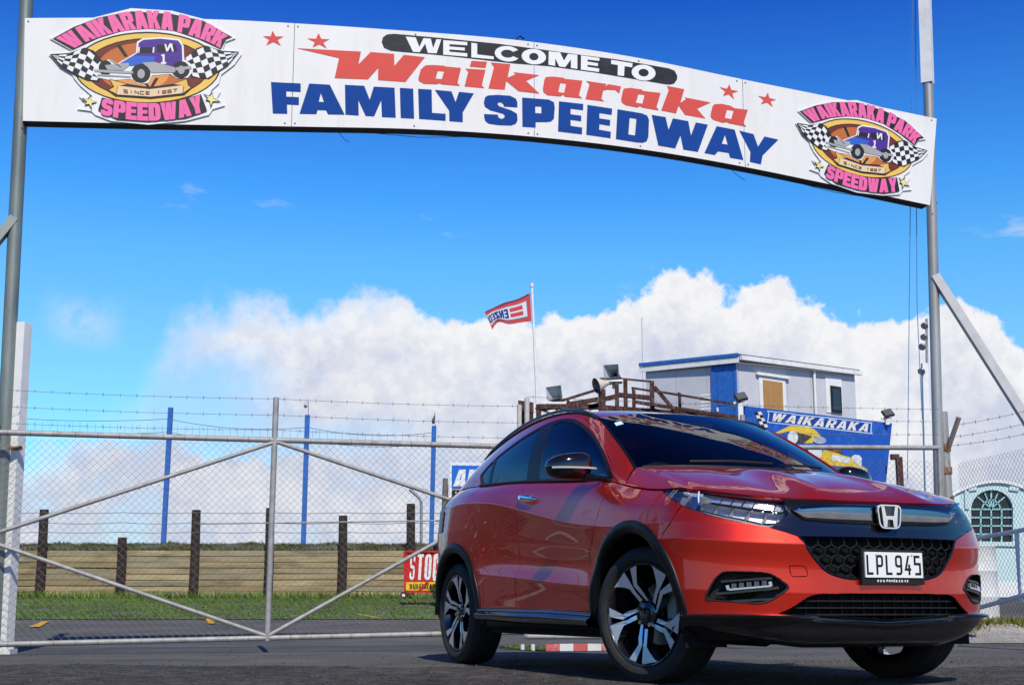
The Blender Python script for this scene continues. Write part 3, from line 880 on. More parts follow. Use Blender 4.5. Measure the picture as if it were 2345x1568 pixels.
# dark chrome bar with a convex face
ys_ = [-.462, -.44, -.41, -.37, -.33, -.2, -.1, 0, .1, .2, .33, .37, .41, .44, .462]
def bar_lo(y): return float(np.interp(abs(y), [0, .2, .33, .41, .44, .462], [.734, .737, .743, .752, .775, .800]))
def bar_hi(y): return float(np.interp(abs(y), [0, .2, .33, .41, .44, .462], [.834, .832, .826, .817, .811, .803]))
G_ = []
for y in ys_:
    lo, hi = bar_lo(y), bar_hi(y); row = []
    for t, o in ((0, -.012), (.03, .010), (.10, .020), (.35, .0225), (.7, .0215), (.90, .019), (.97, .008), (1, -.012)):
        z = lo + (hi - lo) * t; row.append(car_pt(nose_x(y, .79) + o  - (.01 if abs(y) > .45 else 0), y, z))
    G_.append(row)
b = grid_bm(surf(np.array(G_), 4, [2, 2, 3, 4, 4, 2, 2])); me = bpy.data.meshes.new('b'); bmesh.ops.recalc_face_normals(b, faces=b.faces[:]); b.to_mesh(me)
obj('grille_bar', me, BARCHROME, CAR, True, 40)
# badge
def rr(w, h, r, taper=0.0, n=5):
    P_ = round_poly([(-w / 2 - taper, h / 2, r), (w / 2 + taper, h / 2, r), (w / 2 - taper, -h / 2, r), (-w / 2 + taper, -h / 2, r)], n=n)
    return P_
def badge(parent, fn, w, h, thick):
    out = rr(w, h, w * .24, w * .05); inn = rr(w * .90, h * .89, w * .21, w * .045)
    m1 = MB(); m1.prism(out, lambda u, v, d: fn(u, v, d), thick * .5)
    m1.build('badge_backing', WBLACK, parent)
    m2 = MB(); n = len(out)
    P0 = [fn(*p, thick * .4) for p in out] + [fn(*p, thick) for p in out] + [fn(*p, thick) for p in inn] + [fn(*p, thick * .4) for p in inn]
    m2.add(P0, [(i + k * n, (i + 1) % n + k * n, (i + 1) % n + ((k + 1) % 4) * n, i + ((k + 1) % 4) * n) for k in range(4) for i in range(n)])
    H_ = [(-.37, .43), (-.24, .43), (-.17, .03), (.17, .03), (.24, .43), (.37, .43), (.29, -.43), (.15, -.43), (.115, -.12), (-.115, -.12), (-.15, -.43), (-.29, -.43)]
    m2.prism([(p[0] * w, p[1] * h) for p in H_], lambda u, v, d: fn(u, v, d + thick * .45), thick * .7)
    return m2.build('badge', CHROME, parent)
badge(CAR, lambda u, v, d: car_pt(.868 + d, u, .776 + v), .128, .110, .018)
# number plate
PX = .885
m_ = MB(); m_.box(car_pt(PX - .012, -.008, .548), (.018, .352, .158)); plate = m_.build('number_plate', BLACKM, CAR)
m_ = MB(); m_.box(car_pt(PX, -.008, .557), (.008, .325, .114)); m_.build('plate_face', mat('plate_white', (.78, .79, .78), .35), plate)
def plate_fn(cy_, cz_, off): return lambda u, v: car_pt(PX + off, cy_ - u, cz_ + v)
m_ = MB()
for lp in text_loops('LPL945', .089, .0535, .0105, 'plate'): m_.flat(lp, plate_fn(-.008 + .1555, .5125, .0055))
m_.build('plate_lettering', mat('plate_black', (.01, .01, .01), .5), plate)
m_ = MB()
for lp in text_loops('www.honda.co.nz', .0145, .0128, .0034, 'plain'): m_.flat(lp, plate_fn(-.008 + .096, .480, -.0015))
m_.build('plate_lettering', mat('plate_white_text', (.8, .8, .8), .5), plate)
m_ = MB()
for s_ in (-.1, .1):
    m_.tube([car_pt(PX + .003, s_ - .008, .604), car_pt(PX + .008, s_ - .008, .604)], .006, 10)
m_.build('plate_screw', CHROME, plate)
# ---- lower intake with slats
b = extract(tub, TL, {L_LOW})
for v in b.verts: v.co.x -= .09
bm_obj(b, 'intake_back', DARK, CAR, both=True)
m_ = MB()
for z in (.395, .365, .335, .305, .275):
    hwid = float(np.interp(z, [.27, .33, .36, .425], [.60, .56, .475, .40])) - .01
    row = [car_pt(nose_x(y, z) - .035, y, z) for y in np.linspace(-hwid, hwid, 15)]
    for a, q in zip(row[:-1], row[1:]): m_.bar(a, q, .03, .006, up=(0, 0, 1))
for y in np.linspace(-.4, .4, 15):
    m_.bar(car_pt(nose_x(y, .35) - .05, y, .28), car_pt(nose_x(y, .35) - .05, y, .42), .005, .02, up=(1, 0, 0))
m_.build('intake_slats', BLACKM, CAR)
# ---- front lip spoiler wrapped round the nose
cols = []
plan = [(float(TUB[i, 5][0]), float(TUB[i, 5][1])) for i in range(8)] + [(.47, .868)]
prof = [(-.02, .345), (.004, .341), (.026, .336), (.034, .330), (.030, .322), (.004, .312), (-.008, .285), (-.018, .235), (-.05, .208), (-.22, .192)]
for i, (x, y) in enumerate(plan):
    nx = Vector((1, 0)) if i == 0 else None
    if nx is None:
        a = Vector(plan[max(0, i - 1)]); q = Vector(plan[min(8, i + 1)]); t = (q - a).normalized(); nx = Vector((t.y, -t.x))
        if nx.x + nx.y < 0: nx = -nx
    k = float(np.interp(y, [0, .3, .45, .62, .8, .9], [-.6, -.4, .5, 1.1, 1.1, 1.0]))
    row = []
    for j, (o, z) in enumerate(prof):
        oo = o * (k if 2 <= j <= 4 else 1)
        row.append((x - .008 + nx.x * oo, y + nx.y * oo, z - (.030 * (1 - min(1, y / .55)) if j < 6 else 0) + (float(np.interp(y, [.45, .82], [0, .062])) if j > 6 else 0)))
    cols.append(row)
b = grid_bm(surf(np.array(cols), 6, 3)); bmesh.ops.recalc_face_normals(b, faces=b.faces[:])
bm_obj(b, 'front_spoiler', SPOIL, CAR, both=True, sharp=25)
# underbody, front flaps
m_ = MB()
m_.box((-.05 + .28, 0, .235), (.75, 1.05, .07)); m_.box((-1.3, 0, .255), (1.75, 1.50, .09)); m_.box((-2.9, 0, .33), (.8, 1.2, .16))
m_.tube([(.3, -.3, .215), (-3.1, -.25, .235)], .035, 8)
m_.build('underbody', DARK, CAR)
for s_ in (1, -1):
    m_ = MB(); m_.box(car_pt(.43, s_ * .72, .228), (.02, .22, .085)); m_.build('air_deflector', DARK, CAR)
# ---- cladding over the arches, wheel wells
for (cx_, cz_, r_), nm in ((FA, 'front'), (RA, 'rear')):
    for s_ in (1, -1):
        G_ = []
        for k in range(49):
            a = R(-9 + 198 * k / 48); row = []
            e = .03 * max(0, -math.sin(a) + .35) if nm == 'front' else 0
            for rr_, o in ((r_ + .006, -.004), (r_ + .004, .007), (r_ - .018, .015), (r_ - .045, .014), (r_ - .060, .004), (r_ - .064, -.03), (r_ - .060, -.12)):
                x = cx_ + (rr_ + (e if math.cos(a) > 0 else 0)) * math.cos(a); z = cz_ + rr_ * math.sin(a)
                y = side_y(cx_ + (r_ + e + .004) * math.cos(a), max(.26, cz_ + (r_ + .004) * math.sin(a)))
                row.append(car_pt(x, s_ * (y + o), z))
            G_.append(row)
        b = grid_bm(herm(np.array(G_).transpose(1, 0, 2), 2).transpose(1, 0, 2)); bmesh.ops.recalc_face_normals(b, faces=b.faces[:])
        me = bpy.data.meshes.new('c'); b.to_mesh(me); obj('wheel_arch', me, CLAD, CAR, True, 50)
        v = []; f = []; pw = [(.02, 0), (r_ - .03, 0), (r_ - .005, .05), (r_ - .005, .36)]
        for k in range(25):
            a = R(-2 + 184 * k / 24)
            for q_, o_ in pw: v.append(car_pt(cx_ + q_ * math.cos(a), s_ * (.50 + o_), cz_ + q_ * math.sin(a)))
        f = [(k * 4 + i, k * 4 + i + 1, k * 4 + i + 5, k * 4 + i + 4) for k in range(24) for i in range(3)]
        mesh('wheel_well', v, f, DARK, CAR, True, 40)
# ---- side skirts
for s_ in (1, -1):
    G_ = []
    for k in range(17):
        x = -.425 - 1.60 * k / 16
        zt = float(np.interp(-x, [.43, .9, 1.5, 2.0], [.338, .353, .358, .364])); e = max(0, 1 - k / 2.0) * .5 + max(0, 1 - (16 - k) / 2.5) * .5
        zb = float(np.interp(-x, [.43, 1.2, 2.03], [.272, .278, .298]))
        y0 = side_y(x, zt + .01)
        G_.append([car_pt(x, s_ * (y0 + o), z) for o, z in ((-.02, zt + .004), (.004, zt), (.012, zt - .008), (.014, zt - .02), (.034, (zt + zb) / 2), (.036, zb + .016), (.022, zb), (-.06, zb - .012), (-.16, zb - .02))])
    b = grid_bm(surf(np.array(G_), 2, 2)); bmesh.ops.recalc_face_normals(b, faces=b.faces[:])
    me = bpy.data.meshes.new('c'); b.to_mesh(me); obj('side_skirt', me, BLACKG, CAR, True, 30)
# ---- fog lamp pockets
LOUV = mat('louvre_grey', (.035, .035, .037), .4)
for s_ in (1, -1):
    d = Vector((math.cos(R(40)), math.sin(R(40)), 0)); U_, V_ = OB40[0], OB40[1]
    def fpt(u, v, o):
        p = U_ * u + V_ * v
        h = TBVH.ray_cast(p + d * 3, -d)[0]
        q = h + d * o
        return car_pt(q.x, s_ * q.y, q.z)
    m_ = MB(); cu = sum(p[0] for p in fog_o) / len(fog_o); cv = sum(p[1] for p in fog_o) / len(fog_o); n = len(fog_o)
    rings = [[fpt(cu + (u - cu) * k, cv + (v - cv) * k, o) for u, v in fog_o] for k, o in ((1.015, -.004), (1.0, .006), (.955, .004), (.93, -.045))]
    v = [p for g in rings for p in g]; f = [(i + a * n, (i + 1) % n + a * n, (i + 1) % n + (a + 1) * n, i + (a + 1) * n) for a in range(3) for i in range(n)]
    f.append(tuple(range(3 * n, 4 * n)))
    m_.add(v, f); fogp = m_.build('fog_lamp_bezel', BLACKM, CAR, True, 40)
    us = [p[0] for p in fog_o]; vs = [p[1] for p in fog_o]; u0, u1 = min(us), max(us); v0, v1 = min(vs), max(vs)
    def fb(a, c): return (u0 + (u1 - u0) * a, v0 + (v1 - v0) * c)
    m_ = MB()
    for (a0, c0, a1, c1, w) in ((.20, .79, .80, .69, .010), (.13, .49, .86, .30, .012), (.09, .15, .68, .07, .010)):
        A_ = [fpt(*fb(a0 + (a1 - a0) * t, c0 + (c1 - c0) * t), -.020) for t in np.linspace(0, 1, 7)]
        m_ = MB()
        for p, q in zip(A_[:-1], A_[1:]): m_.bar(p, q, .03, w)
        m_.build('fog_lamp_louvre', LOUV, fogp)
    pass
    m_ = MB()
    A_ = [fpt(*fb(.21 + .5 * t, .545 - .115 * t), -.006) for t in np.linspace(0, 1, 7)]
    for p, q in zip(A_[:-1], A_[1:]): m_.bar(p, q, .012, .008)
    for a, c in ((.205, .60), (.71, .49)): m_.bar(fpt(*fb(a, c - .06), -.006), fpt(*fb(a + .015, c + .08), -.006), .012, .014)
    m_.build('fog_lamp_strip', mat('bright_trim', (.75, .76, .78), .2, .9), fogp)
    for k in range(5):
        m_ = MB(); t = (k + .5) / 5; p = fpt(*fb(.24 + .45 * t, .645 - .11 * t), -.014)
        m_.box(p, (.02, .022, .022), rz=-s_ * R(40)); m_.build('fog_led', mat('led_cube', (.05, .055, .07), .05, .3, coat=1) if k == 0 and s_ == 1 else bpy.data.materials['led_cube'], fogp)
# ---- headlights
def lens_mat():
    m = bpy.data.materials.new('clear_lens'); m.use_nodes = True; nt = m.node_tree; N = nt.nodes; N.remove(N['Principled BSDF'])
    o = N['Material Output']; mx = N.new('ShaderNodeMixShader'); t = N.new('ShaderNodeBsdfTransparent'); g = N.new('ShaderNodeBsdfGlossy'); fr = N.new('ShaderNodeFresnel')
    g.inputs['Roughness'].default_value = .01; fr.inputs['IOR'].default_value = 1.7; t.inputs['Color'].default_value = (.93, .95, .98, 1)
    nt.links.new(fr.outputs[0], mx.inputs[0]); nt.links.new(t.outputs[0], mx.inputs[1]); nt.links.new(g.outputs[0], mx.inputs[2]); nt.links.new(mx.outputs[0], o.inputs['Surface'])
    return m
LENS = lens_mat()
b = extract(tub, TL, {L_HEAD}); panel_edges(b, gap=.001, depth=.004)
heads = pair(b, 'headlight', LENS, CAR)
HLT = [(.722, .467, .852), (.668, .58, .868), (.58, .70, .887), (.47, .785, .906), (.35, .803, .915), (.221, .807, .921)]
LB = herm([(.766, .470, .782)] + HLB, 8); LT = herm([(.750, .452, .822)] + HLT, 8)
def HP(a, c, off):
    i = a * (len(LB) - 1); j = int(min(i, len(LB) - 2)); t = i - j
    p = Vector(LB[j]).lerp(Vector(LB[j + 1]), t).lerp(Vector(LT[j]).lerp(Vector(LT[j + 1]), t), c)
    d = Vector((.80, .52, .25)).normalized()
    return p - d * off
HOUSE = mat('headlight_housing', (.50, .52, .55), .42, .3)
HDARK = mat('headlight_dark', (.33, .34, .36), .4, .2)
HTIP = mat('headlight_tip_reflector', (.62, .70, .80), .25, .6)
for hi_, s_ in enumerate((1, -1)):
    par = heads[hi_]
    def h3(a, c, o): p = HP(a, c, o); return car_pt(p.x, s_ * p.y, p.z)
    def patch(a0, a1, c0, c1, o0, o1, na=14, nc=4):
        m = MB(); v = [h3(a0 + (a1 - a0) * i / na, c0 + (c1 - c0) * j / nc, o0 + (o1 - o0) * j / nc) for i in range(na + 1) for j in range(nc + 1)]
        m.add(v, [(i * (nc + 1) + j, (i + 1) * (nc + 1) + j, (i + 1) * (nc + 1) + j + 1, i * (nc + 1) + j + 1) for i in range(na) for j in range(nc)]); return m
    patch(-.0, 1, -.02, 1.02, .062, .062).build('housing', HDARK, par, True)
    patch(.02, .62, .03, .17, .010, .040).build('chrome_strip', HOUSE, par, True)
    patch(.60, .97, .06, .90, .012, .02).build('side_reflector', HTIP, par, True)
    patch(.04, .56, .86, .93, .010, .030).build('chrome_strip', CHROME, par, True)
    patch(.0, .60, .94, 1.03, .004, .010).build('upper_bezel', BLACKG, par, True)
    patch(.05, .60, .56, .62, .014, .036).build('chrome_strip', CHROME, par, True)
    for k in range(8):
        a = .09 + .46 * k / 8
        m = MB()
        q = [h3(a, .64, .03), h3(a + .048, .64, .03), h3(a + .048, .84, .03), h3(a, .84, .03), h3(a, .64, .06), h3(a + .048, .64, .06), h3(a + .048, .84, .06), h3(a, .84, .06)]
        m.add(q, [(0, 1, 2, 3), (0, 4, 5, 1), (1, 5, 6, 2), (2, 6, 7, 3), (3, 7, 4, 0)]); m.build('led_lamp', mat('led_lens', (.50, .54, .60), .12, .5) if not bpy.data.materials.get('led_lens') else bpy.data.materials['led_lens'], par)
    for k in range(6):
        a = .06 + .52 * k / 6
        m = MB()
        q = [h3(a, .20, .030), h3(a + .084, .20, .030), h3(a + .084, .53, .030), h3(a, .53, .030), h3(a + .005, .24, .06), h3(a + .07, .24, .06), h3(a + .07, .48, .06), h3(a + .005, .48, .06)]
        m.add(q, [(0, 4, 5, 1), (1, 5, 6, 2), (2, 6, 7, 3), (3, 7, 4, 0), (4, 7, 6, 5)]); m.build('reflector', HOUSE, par)
    m = MB(); m.tube([h3(.63, .95, .004), h3(.62, .7, .004), h3(.60, .4, .004), h3(.55, .22, .004)], .004, 6); m.tube([h3(.70, .80, .004), h3(.84, .80, .004), h3(.80, .35, .004)], .0035, 6)
    m.build('light_guide', mat('light_guide', (.8, .85, .9), .2) if not bpy.data.materials.get('light_guide') else bpy.data.materials['light_guide'], par, True)
# ---- door mirrors
INDM = mat('indicator_lens', (.45, .46, .48), .3, .2)
for s_ in (1, -1):
    cx_, cy_, cz_ = -.545, .938, 1.114; G_ = []; par = fdoors[0 if s_ == 1 else 1]
    for i in range(13):
        t = -1 + 2 * i / 12; w = max(.0, 1 - abs(t)**3.2)**.42; row = []
        for k in range(25):
            a = 2 * math.pi * k / 24; ca, sa = math.cos(a), math.sin(a)
            ex = math.copysign(abs(ca)**.75, ca); ez = math.copysign(abs(sa)**.8, sa)
            xx = ex * (.075 if ex > 0 else .05) * w; zz = ez * .073 * w * (1 - .12 * t) 
            row.append(car_pt(cx_ + xx - .03 * t * t - .015 * t, s_ * (cy_ + .128 * t), cz_ + zz - .008 * t))
        G_.append(row)
    b = grid_bm(herm(np.array(G_), 3)); bmesh.ops.recalc_face_normals(b, faces=b.faces[:]); me = bpy.data.meshes.new('m'); b.to_mesh(me)
    mir = obj('door_mirror', me, BLACKG, par, True, 60)
    m = MB(); L_ = [car_pt(cx_ + .074 - .035 * abs(t)**2.5 - .015 * t, s_ * (cy_ + .128 * t), cz_ - .004 - .018 * (1 - t) / 2 - (.010 * t)) for t in np.linspace(-.98, .93, 13)]
    for p, q in zip(L_[:-1], L_[1:]): m.bar(p, q, .016, .010)
    m.build('indicator_strip', INDM, mir)
    m = MB(); m.tube([car_pt(-.53, s_ * .87, 1.065), car_pt(-.47, s_ * .82, 1.048), car_pt(-.40, s_ * .775, 1.040)], .024, 10, r1=.012); m.build('mirror_arm', BLACKG, mir, True)
# ---- handles
for s_ in (1, -1):
    par = fdoors[0 if s_ == 1 else 1]
    G_ = []
    for i in range(9):
        t = i / 8; x = -1.165 - .265 * t; z = .988 + .030 * t; w = max(.05, 1 - abs(2 * t - 1)**3)**.5
        y = side_y(x, z) + .012 + .016 * (1 - abs(2 * t - 1)**3)
        G_.append([car_pt(x, s_ * (y + .010 * math.cos(a) * w), z + .021 * math.sin(a) * w) for a in np.linspace(0, 2 * math.pi, 13)])
    b = grid_bm(herm(np.array(G_), 3)); bmesh.ops.recalc_face_normals(b, faces=b.faces[:]); me = bpy.data.meshes.new('m'); b.to_mesh(me)
    obj('door_handle', me, CHROME, par, True, 60)
# ---- roof rails, sticker, wipers
RAILM = mat('roof_rail_finish', (.05, .05, .055), .15, .7, coat=.5)
for s_ in (1, -1):
    P_ = herm([(-.93, .562, 1.447), (-1.0, .562, 1.478), (-1.15, .558, 1.520), (-1.4, .553, 1.560), (-1.75, .550, 1.574), (-2.1, .543, 1.553), (-2.45, .530, 1.503), (-2.75, .515, 1.440), (-2.85, .505, 1.41)], 5)
    m = MB()
    for a, q in zip(P_[:-1], P_[1:]): m.bar(car_pt(a[0], s_ * a[1], a[2]), car_pt(q[0], s_ * q[1], q[2]), .020, .010)
    m.tube([car_pt(a[0], s_ * (a[1] + .004), a[2] + .003) for a in P_], .0095, 8)
    m.build('roof_rail', RAILM, CAR, True, 50)
WB = BVHTree.FromBMesh(grid_bm(WSB))
def wpt(y, t, o=.004):
    x = -.06 - .925 * t; h = WB.ray_cast(Vector((x, abs(y), 3)), Vector((0, 0, -1)))
    p = h[0] + Vector((.45, 0, .9)) * o
    return car_pt(p.x, math.copysign(p.y, y), p.z)
m = MB(); m.add([wpt(.535, .80), wpt(.490, .805), wpt(.495, .755), wpt(.545, .75)], [(0, 1, 2, 3)]); m.build('windscreen_sticker', mat('sticker_white', (.55, .75, .85), .5), CAR)
m = MB(); m.tube([wpt(-.05 + .0, .05, .012), wpt(.2, .055, .02), wpt(.42, .125, .014)], .007, 6); m.build('wiper', BLACKM, CAR, True)
m = MB(); m.tube([wpt(-.42, .13, .012), wpt(-.3, .07, .02), wpt(-.12, .045, .014)], .007, 6); m.build('wiper', BLACKM, CAR, True)
# ---- wheels
def polar(r, a): return (r * math.cos(R(a)), r * math.sin(R(a)))
def make_wheel(s_):
    w = bpy.data.objects.new('wheel', None); link(w, CAR)
    Rr = .250
    tyre = [(.240, -.195), (.262, -.215), (.300, -.212), (.326, -.195), (.335, -.17), (.337, -.14), (.3315, -.139), (.3315, -.133), (.337, -.132), (.338, -.098), (.3315, -.097), (.3315, -.089), (.338, -.088), (.337, -.055), (.3315, -.054), (.3315, -.048), (.337, -.047), (.334, -.02), (.324, .004), (.305, .018), (.290, .021), (.288, .0225), (.275, .021), (.262, .013), (.252, .002), (.244, -.01)]
    def yy(p): return (p[0], -s_ * p[1], p[2])
    v, f = lathe(tyre, 72); mesh('tyre', [yy(p) for p in v], f, RUBBER, w, True, 30)
    m = MB()
    for k in range(0):
        pass
    rim = [(.253, .006), (.251, .010), (.245, .009), (.236, -.002), (.228, -.03), (.215, -.10), (.212, -.18), (.235, -.2)]
    v, f = lathe(rim, 64); mesh('rim', [yy(p) for p in v], f, WBLACK, w, True, 40)
    v, f = lathe([(.001, -.11), (.15, -.11), (.155, -.12)], 40); mesh('brake_disc', [yy(p) for p in v], f, mat('brake_steel', (.35, .34, .33), .35, .9) if not bpy.data.materials.get('brake_steel') else bpy.data.materials['brake_steel'], w, True, 30)
    m = MB(); m.box((.115, s_ * .10, .03), (.06, .05, .12)); m.build('brake_caliper', mat('caliper_grey', (.3, .3, .3), .5), w)
    # five double spokes: black body with a machined face
    thin = [(.235, -40), (.235, -22), (.50, -1), (.62, 3), (.97, -4), (.985, -15), (.62, -6.5), (.50, -13)]
    thick = [(.28, -5), (.28, 13), (.50, 14), (.63, 14), (.76, 21), (.93, 29), (.985, 33), (.985, 7), (.93, 6), (.62, 5), (.50, 4.5)]
    for sp in range(5):
        body_ = MB(); face = MB(); ph = 110.5 + 72 * sp
        for pol in (thin, thick):
            P_ = [polar(r * Rr, ph + a) for r, a in pol]
            def dep(u, v):
                r = math.hypot(u, v) / Rr
                return float(np.interp(r, [.2, .35, .65, .9, 1.0], [-.030, -.014, -.002, .004, .006]))
            body_.prism(P_, lambda u, v, d: (s_ * u, -s_ * (dep(u, v) - .0 - d), v), .045)
            cu = sum(p[0] for p in P_) / len(P_); cv = sum(p[1] for p in P_) / len(P_)
            Q_ = [(u + (cu - u) * .04, v + (cv - v) * .04) for u, v in P_]
            face.flat([Q_], lambda u, v: (s_ * u, -s_ * (dep(u, v) + .0015), v))
        so = body_.build('spoke', WBLACK, w); face.build('spoke_face', ALLOY, so, fixn=False)
    # machined arc linking neighbouring spokes
    for sp in range(5):
        ph = 110.5 + 72 * sp; m = MB(); n = 12; a0, a1 = 33, 72 - 15
        v = []
        for k in range(n + 1):
            a = ph + a0 + (a1 - a0) * k / n
            for r in (.972, .99):
                u, q = polar(r * Rr, a); v.append((s_ * u, -s_ * .0072, q))
        m.add(v, [(2 * k, 2 * k + 1, 2 * k + 3, 2 * k + 2) for k in range(n)]); m.build('rim_lip', ALLOY, w, fixn=False)
    v, f = lathe([(.001, -.004), (.030, -.005), (.034, -.012), (.058, -.02), (.070, -.05), (.070, -.1)], 32); hub = mesh('hub', [yy(p) for p in v], f, WBLACK, w, True, 40)
    for k in range(5):
        a = R(110.5 + 36 + 72 * k); m = MB(); c = (s_ * .057 * math.cos(a), .057 * math.sin(a))
        m.tube([(c[0], s_ * .03, c[1]), (c[0], s_ * .006, c[1])], .0105, 6); m.build('wheel_nut', CHROME, w, True, 30)
    badge(hub, lambda u, v, d: (s_ * u, -s_ * (-.004 + d), v), .042, .038, .004)
    return w
for x, y, st in ((0, .80, 17), (-2.54, .83, 0)):
    for s_ in (1, -1):
        w = make_wheel(s_)
        w.location = car_pt(x, s_ * y, .335); w.rotation_euler = (0, R(-5 if x == 0 else 28), R(st))
# tail lamps
for s_ in (1, -1):
    m = MB(); zs = np.linspace(.88, 1.06, 5); G_ = [[car_pt(x, s_ * (side_y(x, z) + .006), z) for z in zs] for x in np.linspace(-2.72, -2.98, 6)]
    b = grid_bm(np.array(G_)); me = bpy.data.meshes.new('m'); b.to_mesh(me); obj('tail_light', me, mat('tail_red', (.10, .006, .010), .3) if s_ == 1 else bpy.data.materials['tail_red'], CAR, True)

# ---- cabin seen through the glass
SEATM = mat('dark_seat_fabric', (.05, .05, .052), .85, bump=.1); CAB = mat('cabin_trim', (.007, .007, .008), .8)
m = MB(); m.box((-1.5, 0, .42), (2.6, 1.45, .06)); m.box((-2.55, 0, .80), (.08, 1.3, .75)); m.build('cabin_floor', CAB, CAR)
b = grid_bm(surf(np.array([[car_pt(-.30 - .14 * abs(y / .66) ** 2 + dx, y, z) for dx, z in ((.16, 1.04), (.02, 1.055), (-.12, 1.035), (-.26, .98), (-.27, .70))] for y in np.linspace(-.66, .66, 9)]), 3, 3)); me = bpy.data.meshes.new('d'); bmesh.ops.recalc_face_normals(b, faces=b.faces[:]); b.to_mesh(me); obj('dashboard', me, CAB, CAR, True)
def seat(x, y, w, parent_name='seat'):
    G_ = []
    for i in range(9):
        t = i / 8; zz = .62 + .72 * t; row = []
        for k in range(9):
            u = -1 + 2 * k / 8; row.append((x - .05 - .22 * t + .05 * (1 - abs(u) ** 3), -y + u * w / 2 * (1 - .35 * max(0, t - .6) / .4), zz - .02 * u * u))
        G_.append(row)
    q = MB(); n = 9; v = [p for g_ in G_ for p in g_] + [(p[0] - .12, p[1] * 1.0, p[2]) for g_ in G_ for p in g_]
    q.add(v, [(i * n + k, i * n + k + 1, (i + 1) * n + k + 1, (i + 1) * n + k) for i in range(8) for k in range(8)] + [(81 + i * n + k, 81 + (i + 1) * n + k, 81 + (i + 1) * n + k + 1, 81 + i * n + k + 1) for i in range(8) for k in range(8)])
    q.box((x + .18, -y, .58), (.48, w, .14)); q.box((x - .33, -y, 1.40), (.08, .26, .15)); q.bar((x - .33, -y - .06, 1.25), (x - .33, -y - .06, 1.36), .015, .015); q.bar((x - .33, -y + .06, 1.25), (x - .33, -y + .06, 1.36), .015, .015)
    return q.build('seat', SEATM, CAR, True, 40)
seat(-1.05, .36, .50); seat(-1.05, -.36, .50); seat(-2.0, .36, .55); seat(-2.0, -.36, .55)
m = MB(); Mr = Matrix.Rotation(R(-65), 3, 'Y'); P_ = [Vector((-.66, -.36, .99)) + Mr @ Vector((.18 * math.cos(a), .18 * math.sin(a), 0)) for a in np.linspace(0, 2 * math.pi, 25)]
m.tube(P_, .016, 8, caps=False); m.bar(P_[0], P_[12], .03, .03); m.build('steering_wheel', CAB, CAR, True)
m = MB(); m.box((-.80, 0, 1.405), (.03, .22, .06)); m.build('rear_view_mirror', BLACKM, CAR)

